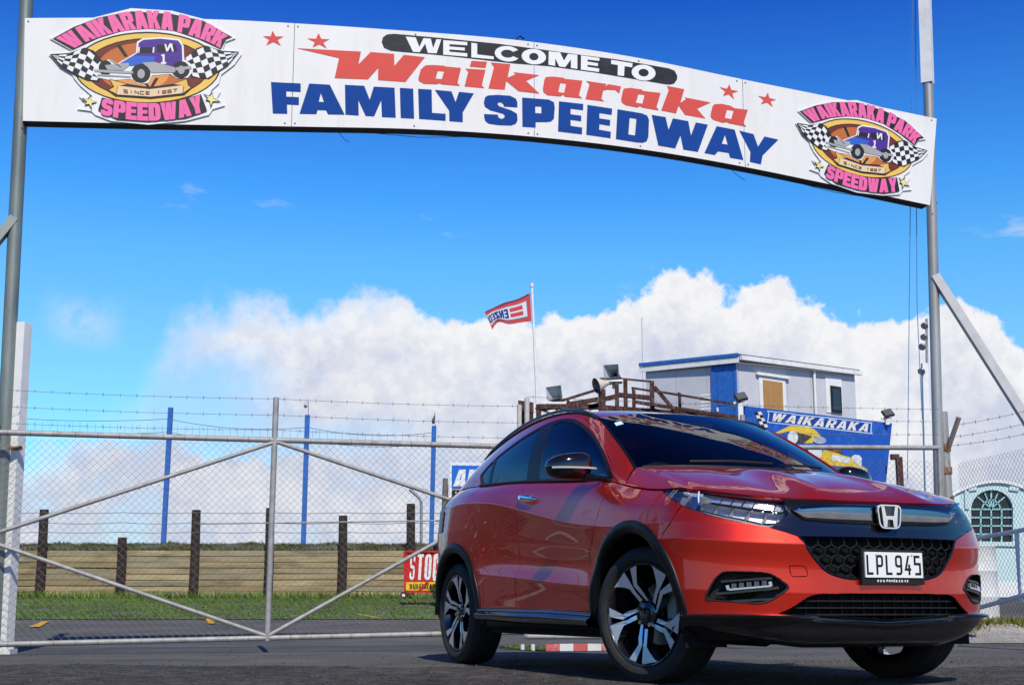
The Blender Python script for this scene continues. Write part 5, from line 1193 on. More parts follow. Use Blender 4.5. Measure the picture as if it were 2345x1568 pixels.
LOGO = {'plaque': [[(-0.7766, 0.2739), (-0.6112, 0.3675), (-0.3971, 0.4639), (-0.0755, 0.5492), (0.2749, 0.5233), (0.539, 0.4443), (0.813, 0.2573), (0.7223, 0.2228), (0.6884, 0.1464), (0.8236, 0.1266), (0.8544, 0.1024), (0.7799, 0.0032), (0.6575, -0.0886), (0.6289, -0.1701), (0.5469, -0.2442), (0.6387, -0.2463), (0.6009, -0.3096), (0.6652, -0.3812), (0.5543, -0.4131), (0.5177, -0.4643), (0.31, -0.516), (-0.0092, -0.5408), (-0.3189, -0.4972), (-0.449, -0.4366), (-0.4775, -0.4018), (-0.5942, -0.3816), (-0.5238, -0.3268), (-0.5708, -0.2631), (-0.453, -0.2717), (-0.5541, -0.1667), (-0.6008, -0.0973), (-0.6227, -0.0398), (-0.725, 0.042), (-0.7964, 0.1232), (-0.76, 0.134), (-0.5944, 0.1543), (-0.7029, 0.2248)]], 'black1': [[(-0.7564, 0.2691), (-0.5691, 0.3786), (-0.3554, 0.4636), (-0.0724, 0.5198), (0.2724, 0.4914), (0.5376, 0.4265), (0.786, 0.2635), (0.7292, 0.2405), (0.6721, 0.1467), (0.4796, 0.2497), (0.2705, 0.3311), (0.0584, 0.3522), (-0.1545, 0.3359), (-0.3689, 0.2687), (-0.594, 0.1601)]], 'oval_black': [[(0.6543, -0.0239), (0.6419, -0.077), (0.614, -0.1283), (0.5714, -0.1766), (0.5153, -0.2206), (0.4471, -0.2593), (0.3687, -0.2917), (0.282, -0.3171), (0.1893, -0.3348), (0.0928, -0.3446), (-0.005, -0.3461), (-0.1018, -0.3395), (-0.1952, -0.3248), (-0.283, -0.3027), (-0.3632, -0.2735), (-0.4338, -0.238), (-0.4933, -0.1972), (-0.5402, -0.1518), (-0.5735, -0.1032), (-0.5924, -0.0523), (-0.5964, -0.0003), (-0.5855, 0.0514), (-0.5598, 0.1017), (-0.5199, 0.1493), (-0.4666, 0.1932), (-0.4012, 0.2322), (-0.3253, 0.2654), (-0.2405, 0.292), (-0.1489, 0.3111), (-0.0527, 0.3224), (0.0457, 0.3254), (0.144, 0.3201), (0.2396, 0.3066), (0.33, 0.285), (0.4131, 0.256), (0.4865, 0.2202), (0.5485, 0.1785), (0.5973, 0.1321), (0.6318, 0.0819), (0.6509, 0.0295)]], 'oval_yellow': [[(0.6411, -0.026), (0.629, -0.0769), (0.6018, -0.1261), (0.5602, -0.1723), (0.5054, -0.2145), (0.4387, -0.2516), (0.3619, -0.2826), (0.277, -0.3069), (0.1862, -0.3239), (0.0917, -0.3332), (-0.0041, -0.3346), (-0.099, -0.3282), (-0.1905, -0.3142), (-0.2766, -0.2929), (-0.3552, -0.2649), (-0.4245, -0.2309), (-0.4829, -0.1916), (-0.5289, -0.1482), (-0.5616, -0.1015), (-0.5802, -0.0526), (-0.5843, -0.0029), (-0.5736, 0.0467), (-0.5485, 0.0949), (-0.5094, 0.1406), (-0.4573, 0.1826), (-0.3933, 0.22), (-0.3189, 0.2518), (-0.2358, 0.2772), (-0.1461, 0.2955), (-0.0519, 0.3062), (0.0445, 0.3091), (0.1407, 0.3039), (0.2344, 0.2909), (0.323, 0.2702), (0.4043, 0.2423), (0.4763, 0.208), (0.5371, 0.168), (0.585, 0.1235), (0.6188, 0.0754), (0.6377, 0.0252)]], 'oval_line': [[(0.5541, -0.0279), (0.5418, -0.0769), (0.5135, -0.124), (0.4702, -0.1677), (0.4132, -0.2067), (0.3444, -0.2398), (0.2661, -0.266), (0.1805, -0.2845), (0.0905, -0.2948), (-0.0013, -0.2968), (-0.0921, -0.2902), (-0.1791, -0.2755), (-0.2599, -0.2531), (-0.3321, -0.2237), (-0.3935, -0.1882), (-0.4424, -0.1476), (-0.4774, -0.1031), (-0.4975, -0.0561), (-0.5021, -0.0078), (-0.491, 0.0401), (-0.4645, 0.0865), (-0.4233, 0.1298), (-0.3686, 0.1688), (-0.302, 0.2023), (-0.2253, 0.2293), (-0.1409, 0.2489), (-0.0512, 0.2604), (0.0411, 0.2635), (0.133, 0.2581), (0.2219, 0.2441), (0.3048, 0.2221), (0.3793, 0.1926), (0.4428, 0.1567), (0.4935, 0.1152), (0.5296, 0.0697), (0.55, 0.0215)]], 'oval_maroon': [[(0.5431, -0.03), (0.5311, -0.0772), (0.5035, -0.1226), (0.4611, -0.1646), (0.4054, -0.2021), (0.338, -0.234), (0.2613, -0.2591), (0.1775, -0.2769), (0.0893, -0.2869), (-0.0007, -0.2887), (-0.0897, -0.2824), (-0.175, -0.2682), (-0.2542, -0.2466), (-0.325, -0.2183), (-0.3853, -0.184), (-0.4333, -0.1449), (-0.4677, -0.1021), (-0.4874, -0.0568), (-0.4919, -0.0103), (-0.4811, 0.0359), (-0.4552, 0.0805), (-0.4148, 0.1222), (-0.3613, 0.1597), (-0.296, 0.1919), (-0.2209, 0.2179), (-0.1382, 0.2367), (-0.0503, 0.2477), (0.0401, 0.2507), (0.1302, 0.2454), (0.2173, 0.2319), (0.2986, 0.2107), (0.3715, 0.1823), (0.4338, 0.1476), (0.4835, 0.1078), (0.5189, 0.0639), (0.539, 0.0175)]], 'oval_orange': [[(0.3818, -0.0246), (0.3704, -0.0711), (0.3442, -0.1154), (0.3044, -0.1558), (0.2524, -0.1907), (0.1905, -0.2188), (0.121, -0.2391), (0.0467, -0.2508), (-0.0296, -0.2535), (-0.105, -0.2471), (-0.1766, -0.232), (-0.2417, -0.2087), (-0.2979, -0.1782), (-0.3432, -0.1416), (-0.3758, -0.1003), (-0.3945, -0.0558), (-0.3987, -0.0098), (-0.3881, 0.036), (-0.3632, 0.0798), (-0.3247, 0.12), (-0.2742, 0.1551), (-0.2134, 0.1837), (-0.1447, 0.2047), (-0.0706, 0.2173), (0.006, 0.2208), (0.0822, 0.2152), (0.155, 0.2005), (0.2215, 0.1774), (0.2792, 0.1467), (0.3256, 0.1096), (0.3589, 0.0675), (0.3779, 0.0222)]], 'oval_light': [[(0.2071, -0.0679), (0.1954, -0.1097), (0.168, -0.1483), (0.1266, -0.181), (0.0743, -0.2055), (0.0145, -0.2202), (-0.0485, -0.2243), (-0.1105, -0.2173), (-0.1673, -0.1999), (-0.2152, -0.1733), (-0.2509, -0.1392), (-0.272, -0.0999), (-0.2772, -0.0582), (-0.2661, -0.0167), (-0.2393, 0.0218), (-0.1987, 0.0545), (-0.1469, 0.0794), (-0.0874, 0.0946), (-0.0243, 0.0991), (0.0382, 0.0925), (0.0958, 0.0753), (0.1444, 0.0485), (0.1806, 0.0141), (0.202, -0.0256)]], 'black2': [[(-0.4205, -0.3977), (-0.3816, -0.2849), (-0.2023, -0.3215), (0.0163, -0.3432), (0.2396, -0.3306), (0.4636, -0.2736), (0.5045, -0.4292), (0.3119, -0.493), (-0.0072, -0.5145), (-0.2663, -0.4874)]], 'flag_line': [[(-0.7861, 0.1253), (-0.6268, 0.1319), (-0.4892, 0.1815), (-0.4187, 0.1516), (-0.3244, 0.0118), (-0.3971, -0.136), (-0.4894, -0.1248), (-0.5889, -0.0725), (-0.7066, 0.0097)], [(0.8342, 0.1229), (0.6872, 0.1322), (0.5394, 0.1864), (0.4616, 0.1616), (0.3464, 0.0696), (0.3961, -0.1125), (0.5455, -0.1308), (0.6092, -0.0818), (0.7184, -0.0134)]], 'star_black': [[(-0.4725, -0.2541), (-0.4698, -0.3065), (-0.4205, -0.3238), (-0.4697, -0.3399), (-0.4719, -0.3963), (-0.4956, -0.3472), (-0.5308, -0.355), (-0.5155, -0.32), (-0.5566, -0.2805), (-0.5018, -0.2963)], [(0.5631, -0.2445), (0.5692, -0.3095), (0.6352, -0.3513), (0.5635, -0.3477), (0.5387, -0.4069), (0.5309, -0.3427), (0.4966, -0.3302), (0.5172, -0.3096), (0.4804, -0.2659), (0.5328, -0.2894)]], 'star_yellow': [[(-0.4748, -0.2734), (-0.4716, -0.3098), (-0.4327, -0.3212), (-0.4713, -0.3339), (-0.4736, -0.3758), (-0.4918, -0.3392), (-0.5198, -0.3439), (-0.5063, -0.3191), (-0.5357, -0.2901), (-0.4958, -0.3025)], [(0.5622, -0.2678), (0.5647, -0.3139), (0.6119, -0.3449), (0.5598, -0.3411), (0.5417, -0.3837), (0.5359, -0.3364), (0.51, -0.3248), (0.5257, -0.3123), (0.4985, -0.2814), (0.538, -0.299)]], 'car_line': [[(-0.2297, 0.0216), (-0.0976, 0.1061), (-0.0647, 0.1229), (-0.0485, 0.2274), (0.0036, 0.2593), (0.1586, 0.2691), (0.3177, 0.2483), (0.3504, 0.1867), (0.3454, 0.0579), (0.4159, -0.0019), (0.4111, -0.0603), (0.3635, -0.1176), (0.2669, -0.1214), (0.2168, -0.0797), (0.0568, -0.088), (0.0199, -0.1566), (-0.0652, -0.1663), (-0.1247, -0.1189), (-0.2926, -0.1268), (-0.3947, -0.1017), (-0.4433, -0.0548), (-0.4298, -0.0092), (-0.3851, 0.0359), (-0.2891, 0.0688)]], 'car_body': [[(-0.2084, 0.027), (-0.0875, 0.1001), (-0.0521, 0.1227), (-0.0346, 0.2155), (0.0078, 0.2441), (0.1574, 0.2538), (0.3058, 0.2343), (0.3343, 0.187), (0.3284, 0.0465), (0.264, -0.0224), (0.0304, -0.018), (-0.0948, 0.0018)]], 'car_hood': [[(-0.2084, 0.027), (-0.0877, 0.0978), (0.104, 0.0853), (0.0769, 0.0369), (-0.116, -0.0013)]], 'car_window': [[(-0.0345, 0.1748), (0.0873, 0.173), (0.0812, 0.1206), (-0.0436, 0.1226)], [(0.1189, 0.1959), (0.2869, 0.1994), (0.2889, 0.129), (0.1135, 0.1259)]], 'car_white': [[(0.1854, 0.2008), (0.2014, 0.2006), (0.2056, 0.1596), (0.2307, 0.206), (0.2521, 0.2057), (0.26, 0.1295), (0.2461, 0.1297), (0.2369, 0.1766), (0.2098, 0.1303), (0.1959, 0.1305)], [(0.1451, 0.0939), (0.1651, 0.1053), (0.18, 0.105), (0.1743, 0.0317), (0.1882, 0.0314), (0.1868, 0.014), (0.1411, 0.0148), (0.1424, 0.0323), (0.1573, 0.032), (0.1612, 0.082)], [(-0.0398, 0.1749), (-0.0268, 0.1782), (-0.0352, 0.1225), (-0.0468, 0.1227)], [(0.0852, 0.173), (0.0979, 0.1728), (0.0897, 0.1205), (0.0769, 0.1207)]], 'wheel': [[(0.0454, -0.0704), (0.0409, -0.0931), (0.0311, -0.1141), (0.0166, -0.132), (-0.0015, -0.1456), (-0.0219, -0.1539), (-0.0434, -0.1564), (-0.0644, -0.1529), (-0.0835, -0.1438), (-0.0994, -0.1295), (-0.1111, -0.1111), (-0.1177, -0.0898), (-0.1188, -0.0671), (-0.1143, -0.0445), (-0.1046, -0.0235), (-0.0902, -0.0056), (-0.0722, 0.0081), (-0.0517, 0.0165), (-0.0303, 0.0191), (-0.0092, 0.0157), (0.01, 0.0066), (0.026, -0.0077), (0.0377, -0.0262), (0.0444, -0.0476)], [(0.3846, -0.0422), (0.3803, -0.0627), (0.3711, -0.0816), (0.3575, -0.0978), (0.3405, -0.11), (0.3213, -0.1175), (0.3012, -0.1198), (0.2815, -0.1167), (0.2636, -0.1084), (0.2487, -0.0955), (0.2378, -0.0789), (0.2317, -0.0597), (0.2306, -0.0392), (0.2349, -0.0188), (0.244, 0.0001), (0.2576, 0.0163), (0.2745, 0.0286), (0.2937, 0.0362), (0.3138, 0.0385), (0.3336, 0.0355), (0.3516, 0.0272), (0.3665, 0.0143), (0.3775, -0.0023), (0.3837, -0.0216)], [(-0.274, -0.0122), (-0.2772, -0.03), (-0.2841, -0.0465), (-0.2942, -0.0606), (-0.3068, -0.0713), (-0.3211, -0.0779), (-0.3361, -0.0799), (-0.3507, -0.0773), (-0.364, -0.0701), (-0.375, -0.059), (-0.3831, -0.0446), (-0.3876, -0.0279), (-0.3883, -0.01), (-0.3851, 0.0078), (-0.3783, 0.0243), (-0.3682, 0.0384), (-0.3556, 0.0492), (-0.3413, 0.0558), (-0.3264, 0.0579), (-0.3117, 0.0553), (-0.2984, 0.0481), (-0.2873, 0.037), (-0.2792, 0.0225), (-0.2746, 0.0057)]], 'wheel_hub': [[(-0.0036, -0.0752), (-0.0055, -0.0865), (-0.0094, -0.0971), (-0.0151, -0.106), (-0.0222, -0.1129), (-0.0302, -0.1171), (-0.0384, -0.1184), (-0.0465, -0.1167), (-0.0538, -0.1122), (-0.0598, -0.1051), (-0.0641, -0.0959), (-0.0665, -0.0853), (-0.0667, -0.0739), (-0.0648, -0.0626), (-0.0609, -0.0521), (-0.0552, -0.0431), (-0.0481, -0.0362), (-0.0402, -0.032), (-0.0319, -0.0307), (-0.0238, -0.0323), (-0.0165, -0.0369), (-0.0105, -0.044), (-0.0061, -0.0532), (-0.0038, -0.0638)], [(0.3415, -0.0449), (0.3396, -0.0551), (0.3359, -0.0646), (0.3305, -0.0727), (0.3237, -0.0789), (0.3162, -0.0827), (0.3084, -0.0839), (0.3007, -0.0824), (0.2938, -0.0783), (0.2881, -0.0719), (0.284, -0.0636), (0.2818, -0.054), (0.2816, -0.0437), (0.2834, -0.0335), (0.2872, -0.024), (0.2926, -0.0159), (0.2993, -0.0097), (0.3068, -0.0059), (0.3147, -0.0047), (0.3223, -0.0062), (0.3292, -0.0103), (0.3349, -0.0167), (0.3391, -0.025), (0.3413, -0.0346)]], 'car_grey': [[(-0.0189, 0.0293), (0.0874, 0.0356), (0.2694, -0.0225), (0.2552, -0.0665), (0.0531, -0.0671), (0.0304, -0.018)], [(-0.4286, -0.023), (-0.3276, -0.0342), (-0.0986, -0.0502), (-0.1023, -0.0709), (-0.3293, -0.0571), (-0.4271, -0.046)], [(-0.4028, -0.0694), (-0.1228, -0.0936), (-0.1259, -0.1073), (-0.4039, -0.0843)], [(-0.3348, 0.012), (-0.1347, 0.0314), (-0.1315, 0.0024), (-0.1816, -0.037), (-0.3171, -0.0321)], [(-0.2947, 0.0631), (-0.2738, 0.0627), (-0.19, -0.008), (-0.2063, -0.0158)], [(0.2587, -0.0223), (0.3993, -0.0074), (0.4023, -0.0367), (0.262, -0.048)]], 'pole': [[(-0.2224, 0.1973), (-0.1904, 0.2038), (-0.1353, 0.0951), (-0.1619, 0.0897)], [(-0.0126, -0.1674), (0.0142, -0.1623), (0.0326, -0.1973), (0.0111, -0.2026)], [(0.0815, -0.1117), (0.1132, -0.1124), (0.059, -0.1979), (0.0329, -0.1939)]], 'ribbon_line': [[(-0.3281, -0.2176), (-0.2814, -0.1901), (-0.3069, -0.1092), (-0.1593, -0.1619), (0.0273, -0.1972), (0.231, -0.1706), (0.358, -0.1198), (0.3686, -0.1876), (0.3903, -0.2114), (0.3188, -0.2735), (0.03, -0.301), (-0.2664, -0.2706)]], 'ribbon': [[(-0.239, -0.1796), (0.0258, -0.2179), (0.3205, -0.1865), (0.3038, -0.2616), (0.0311, -0.2872), (-0.2552, -0.2595)]], 'ribbon_tail': [[(-0.3005, -0.1209), (-0.1649, -0.1663), (-0.2445, -0.1829), (-0.2577, -0.2514), (-0.3177, -0.2179), (-0.271, -0.1903)], [(0.3495, -0.1313), (0.2361, -0.173), (0.3255, -0.1901), (0.3115, -0.2583), (0.3795, -0.2111), (0.3577, -0.1897)]]}
LOGO_ARC = {'up_lo': [(-0.6054, 0.1752), (-0.4744, 0.247), (-0.314, 0.3075), (-0.1539, 0.3452), (0.0593, 0.3639), (0.2607, 0.343), (0.4396, 0.2891), (0.5861, 0.2247), (0.6739, 0.1679)], 'up_hi': [(-0.7188, 0.2652), (-0.5496, 0.3611), (-0.3568, 0.4427), (-0.1427, 0.4993), (0.0707, 0.5141), (0.262, 0.4962), (0.452, 0.4426), (0.6197, 0.3664), (0.7444, 0.2641)], 'dn_lo': [(-0.4049, -0.4265), (-0.2647, -0.4647), (-0.006, -0.4986), (0.2594, -0.4834), (0.4777, -0.4284)], 'dn_hi': [(-0.3795, -0.2986), (-0.2033, -0.3352), (0.0151, -0.3581), (0.2384, -0.3467), (0.457, -0.2886)], 'rb_lo': [(-0.1971, -0.2494), (0.0324, -0.27), (0.2674, -0.2491)], 'rb_hi': [(-0.1944, -0.2128), (0.0348, -0.2378), (0.2702, -0.2144)], 'fl_t': [(-0.7764, 0.1171), (-0.6274, 0.1227), (-0.49, 0.17), (-0.4167, 0.1055), (-0.336, -0.0053)], 'fl_b': [(-0.7616, 0.1089), (-0.6954, 0.0244), (-0.5779, -0.0613), (-0.4783, -0.1136), (-0.4118, -0.1242)], 'fr_t': [(0.8228, 0.1183), (0.6862, 0.1205), (0.5384, 0.1746), (0.4712, 0.1473), (0.3571, 0.0694)], 'fr_b': [(0.8105, 0.1031), (0.7082, -0.0049), (0.6045, -0.0735), (0.5465, -0.1191), (0.4078, -0.1011)]}
BB_L, BB_R = (4.8548, 26.0) , (8.6316, 28.4)
BB_EDGE = [(0.0041, 4.5138), (4.4737, 4.4986), (4.1671, 3.2116)]
BB_ART = {'outline': [[(0.617, 4.4682), (1.4011, 4.4726), (1.463, 4.4593), (2.6392, 4.4727), (3.8118, 4.4629), (3.775, 4.2683), (3.8091, 4.2022), (3.3749, 4.2067), (1.5124, 4.2137), (0.6088, 4.2117), (0.6543, 4.4035)]], 'inner': [[(0.6484, 4.4497), (1.4002, 4.4541), (1.462, 4.4408), (2.6379, 4.4522), (3.776, 4.4409), (3.7407, 4.2657), (3.7606, 4.2258), (3.3765, 4.2306), (1.5135, 4.2337), (0.638, 4.232), (0.6828, 4.4058)]], 'flag': [[(0.2468, 4.3999), (0.438, 4.4307), (0.6243, 4.1152), (0.4421, 4.0864)]], 'yellow': [[(0.8424, 4.0189), (1.2617, 4.1944), (1.8067, 4.2133), (1.9744, 4.1799), (2.1386, 4.0687), (2.1892, 4.0183), (1.9224, 4.0144), (1.3387, 4.0831), (1.2764, 3.8842), (1.4292, 3.8342), (1.3667, 3.8299), (1.235, 4.0784), (0.9022, 3.9932)], [(1.6599, 3.8503), (1.9224, 4.0144), (1.985, 3.9959), (1.9139, 3.868)], [(2.0434, 3.5394), (2.2703, 3.7616), (2.3995, 3.7625), (2.8501, 3.6602), (3.0688, 3.6352), (3.3474, 3.4802), (3.5842, 3.4), (3.5555, 3.2491), (3.3974, 3.2325), (3.0469, 3.3064), (2.9225, 3.4235), (2.4642, 3.4116)]], 'dark': [[(1.3481, 4.064), (1.9114, 4.009), (1.6599, 3.8503), (1.471, 3.8371), (1.4672, 3.9586)], [(2.2909, 3.7475), (2.4003, 3.7749), (2.7494, 3.7984), (2.8406, 3.6829)]], 'pale': [[(1.4881, 3.9601), (1.4781, 3.917), (1.4538, 3.8771), (1.4175, 3.8443), (1.3728, 3.8218), (1.3243, 3.8118), (1.2765, 3.8151), (1.2342, 3.8315), (1.2014, 3.8594), (1.1814, 3.8959), (1.176, 3.9376), (1.1858, 3.9804), (1.2099, 4.0202), (1.2459, 4.0531), (1.2903, 4.0758), (1.3389, 4.0862), (1.3869, 4.083), (1.4295, 4.0667), (1.4625, 4.0388), (1.4827, 4.0021)], [(3.1032, 3.653), (3.1842, 3.702), (3.3399, 3.6964), (3.4145, 3.6414), (3.3896, 3.4435), (3.2802, 3.4762), (3.0879, 3.5895)], [(1.6964, 3.7536), (2.2075, 3.7882), (2.1521, 3.5769), (1.9803, 3.5507)], [(2.5013, 3.661), (3.0445, 3.6024), (3.0262, 3.492), (2.4719, 3.5355)]], 'grey': [[(2.3281, 3.9463), (2.314, 3.9221), (2.2821, 3.9001), (2.2354, 3.8826), (2.1786, 3.8712), (2.1173, 3.867), (2.0576, 3.8704), (2.0051, 3.8811), (1.9651, 3.898), (1.9412, 3.9194), (1.936, 3.9432), (1.9497, 3.9672), (1.9812, 3.9891), (2.0275, 4.0067), (2.084, 4.0182), (2.1452, 4.0226), (2.2052, 4.0193), (2.2581, 4.0087), (2.2986, 3.9918), (2.3228, 3.9703)]], 'orange': [[(2.4868, 3.7761), (2.6398, 3.791), (2.7017, 3.7361), (2.5277, 3.737)]]}
BB_BAND = {'lo': [(0.6757, 4.2591), (1.5143, 4.249), (2.6682, 4.2402), (3.739, 4.2417)], 'hi': [(0.7003, 4.4329), (1.5241, 4.429), (2.6806, 4.4368), (3.7748, 4.4248)]}

# ================================================================== the place
def at(px, py, Y):
    """the point at distance Y (metres along +Y) on the sight line through a spot of the photograph 2345 wide"""
    a = (px - 1172.5) / 2893; b = (880 - py) / 2893; p = R(10.049)
    d = Vector((a, math.cos(p) - b * math.sin(p), math.sin(p) + b * math.cos(p)))
    return Vector((0, 0, CAM_H)) + d * (Y / d.y)

# ---- materials of the place
def ground_mat(name, base, var, stones, rough=.9, bump=.5, scale=120):
    m = bpy.data.materials.new(name); m.use_nodes = True; nt = m.node_tree; N = nt.nodes; L = nt.links; b = N['Principled BSDF']
    b.inputs['Roughness'].default_value = rough; b.inputs['Specular IOR Level'].default_value = .25
    g = N.new('ShaderNodeNewGeometry')
    vo = N.new('ShaderNodeTexVoronoi'); vo.inputs['Scale'].default_value = scale; L.new(g.outputs['Position'], vo.inputs['Vector'])
    n1 = N.new('ShaderNodeTexNoise'); n1.inputs['Scale'].default_value = .9; n1.inputs['Detail'].default_value = 8; n1.inputs['Roughness'].default_value = .65; L.new(g.outputs['Position'], n1.inputs['Vector'])
    n2 = N.new('ShaderNodeTexNoise'); n2.inputs['Scale'].default_value = 9 if stones > .6 else 26; n2.inputs['Detail'].default_value = 6; L.new(g.outputs['Position'], n2.inputs['Vector'])
    r = N.new('ShaderNodeValToRGB'); r.color_ramp.elements[0].position = .32; r.color_ramp.elements[1].position = .68
    r.color_ramp.elements[0].color = (*[c * (1 - var) for c in base], 1); r.color_ramp.elements[1].color = (*[c * (1 + var) for c in base], 1)
    L.new(n1.outputs['Fac'], r.inputs['Fac'])
    mx = N.new('ShaderNodeMix'); mx.data_type = 'RGBA'; mx.blend_type = 'MULTIPLY'; mx.inputs[0].default_value = stones
    L.new(r.outputs['Color'], mx.inputs[6]); L.new(vo.outputs['Color'], mx.inputs[7])
    hs = N.new('ShaderNodeHueSaturation'); hs.inputs['Saturation'].default_value = .35; hs.inputs['Value'].default_value = 1.0 + stones * .8; L.new(mx.outputs[2], hs.inputs['Color'])
    r2 = N.new('ShaderNodeValToRGB'); r2.color_ramp.elements[0].position = .38; r2.color_ramp.elements[1].position = .62
    q_ = .55 if stones > .6 else .86; r2.color_ramp.elements[0].color = (q_, q_, q_, 1); r2.color_ramp.elements[1].color = (1.25, 1.25, 1.25, 1); L.new(n2.outputs['Fac'], r2.inputs['Fac'])
    m3 = N.new('ShaderNodeMix'); m3.data_type = 'RGBA'; m3.blend_type = 'MULTIPLY'; m3.inputs[0].default_value = 1; L.new(hs.outputs['Color'], m3.inputs[6]); L.new(r2.outputs['Color'], m3.inputs[7])
    L.new(m3.outputs[2], b.inputs['Base Color'])
    ad = N.new('ShaderNodeMath'); ad.operation = 'ADD'; L.new(vo.outputs['Distance'], ad.inputs[0]); L.new(n2.outputs['Fac'], ad.inputs[1])
    bp = N.new('ShaderNodeBump'); bp.inputs['Strength'].default_value = bump; bp.inputs['Distance'].default_value = .012; L.new(ad.outputs[0], bp.inputs['Height']); L.new(bp.outputs['Normal'], b.inputs['Normal'])
    return m
ASPH = ground_mat('smooth_asphalt', (.088, .084, .080), .30, .3, bump=.3, scale=160)
CHIP = ground_mat('worn_chip_seal', (.072, .056, .044), .35, .9, bump=1.0, scale=85)
SAND = ground_mat('dirt_and_gravel', (.30, .25, .19), .3, .5, bump=.8, scale=60)
EARTH = ground_mat('grass_ground', (.075, .105, .024), .45, .4, bump=.8, scale=40)
STEEL = mat('galvanised_pipe', (.33, .33, .325), .6, .25, var=.2, vscale=14, dirt=(.20, .16, .12), dscale=6, damt=.7, bump=.1, bscale=80)
WIRE = mat('galvanised_wire', (.17, .17, .165), .6, .2)
POLE_G = mat('weathered_green_grey_pole', (.17, .205, .195), .5, .3, var=.2, vscale=5, dirt=(.30, .31, .29), dscale=3, damt=.6, stretch=(1, 1, .3))
POLE_R = mat('weathered_steel_pole', (.36, .36, .35), .45, .4, var=.15, vscale=6, dirt=(.25, .155, .07), dscale=2.2, damt=.75, stretch=(1, 1, .22))
WHITEP = mat('chalky_white_paint', (.74, .75, .75), .55, var=.06, vscale=3, dirt=(.42, .40, .36), dscale=4, damt=.4)
RUSTY = mat('rusty_steel', (.20, .085, .035), .8, var=.4, vscale=20, dirt=(.35, .33, .3), dscale=9, damt=.8)
BROWN = mat('flaking_brown_paint', (.055, .022, .018), .75, var=.35, vscale=9, dirt=(.32, .27, .24), dscale=16, damt=.45, bump=.2, bscale=40, stretch=(1, 1, .5))
POSTB = mat('dark_stained_post', (.030, .020, .017), .85, var=.4, vscale=6, dirt=(.10, .085, .07), dscale=9, damt=.5, bump=.4, bscale=30)
BLUEP = mat('blue_paint', (.022, .125, .46), .5, var=.15, vscale=8, dirt=(.12, .2, .4), dscale=12, damt=.5)
GREYC = mat('pale_grey_cladding', (.52, .53, .57), .6, var=.05, vscale=2, dirt=(.38, .38, .38), dscale=2.2, damt=.35)

# ---- ground: one sheet that rises gently beyond the gate
def gz(x, y):
    z = float(np.interp(y, [-1000, 14.5, 17, 20, 24.5, 27.2, 27.4, 60, 1500], [0, 0, .07, .19, .44, .58, .60, .9, 2]))
    v = float(np.interp(x, [3.6, 4.3, 5.2, 9], [0, 1, 1, 1])) * float(np.interp(y, [12.9, 13.6, 14.2, 30], [0, .06, .19, .19]))
    if y > 12.9 and x > 3.6: z = max(z * (1 - min(1, (x - 3.6))), v, z if y > 24 else 0)
    return z
xs = [-900, -200, -60, -30, -18, -12, -8, -5, -3, -1, 0, 1, 2, 3, 3.6, 3.9, 4.3, 4.8, 5.4, 6.5, 8, 12, 18, 30, 60, 200, 900]
ys = [-900, -200, -50, -10, 0, 4, 8, 10, 12, 12.5, 12.9, 13.2, 13.6, 14.2, 14.5, 15, 16, 17, 18, 20, 22, 24.5, 26, 27.2, 27.5, 30, 40, 60, 150, 500, 1400]
v = [(x, y, gz(x, y) if abs(x) < 100 else gz(0, y)) for y in ys for x in xs]
f = [(j * len(xs) + i, j * len(xs) + i + 1, (j + 1) * len(xs) + i + 1, (j + 1) * len(xs) + i) for j in range(len(ys) - 1) for i in range(len(xs) - 1)]
g = mesh('ground', v, f, ASPH, None, True); props(g, kind='structure')
def sheet(name, pts, m, dz, n=24, cols=12):
    """a sheet laid on the ground: pts = rows of (x0, x1, y)"""
    v = []; f = []
    for r_, (x0, x1, y) in enumerate(pts):
        for i in range(cols + 1):
            x = x0 + (x1 - x0) * i / cols; v.append((x, y, gz(x, y) + dz))
    for r_ in range(len(pts) - 1):
        for i in range(cols): f.append((r_ * (cols + 1) + i, r_ * (cols + 1) + i + 1, (r_ + 1) * (cols + 1) + i + 1, (r_ + 1) * (cols + 1) + i))
    o = mesh(name, v, f, m, None, True); props(o, kind='structure'); return o
rnd = random.Random(3)
edge = [(x, 8.25 + .16 * math.sin(x * 1.7) + .1 * math.sin(x * 4.1 + 1) + .05 * math.sin(x * 11)) for x in np.linspace(-14, 14, 120)]
v = [(x, y, .004) for x, y in edge] + [(x, -12, .004) for x, y in edge]; n = len(edge)
o = mesh('forecourt_chip_seal', v, [(i, i + n, i + n + 1, i + 1) for i in range(n - 1)], CHIP); props(o, kind='structure')
sheet('grass_strip', [(-40, -.0 + (y - 20) * .25, y) for y in (20, 21, 22.2, 23.4, 24.5, 25.5, 26.4, 27.1)], EARTH, .012, cols=30)
sheet('dirt_verge', [(3.95 + .05 * math.sin(y * 9), 14, y) for y in (13.05, 13.3, 13.6, 13.9, 14.2, 14.6, 15.2)], SAND, .006, cols=20)
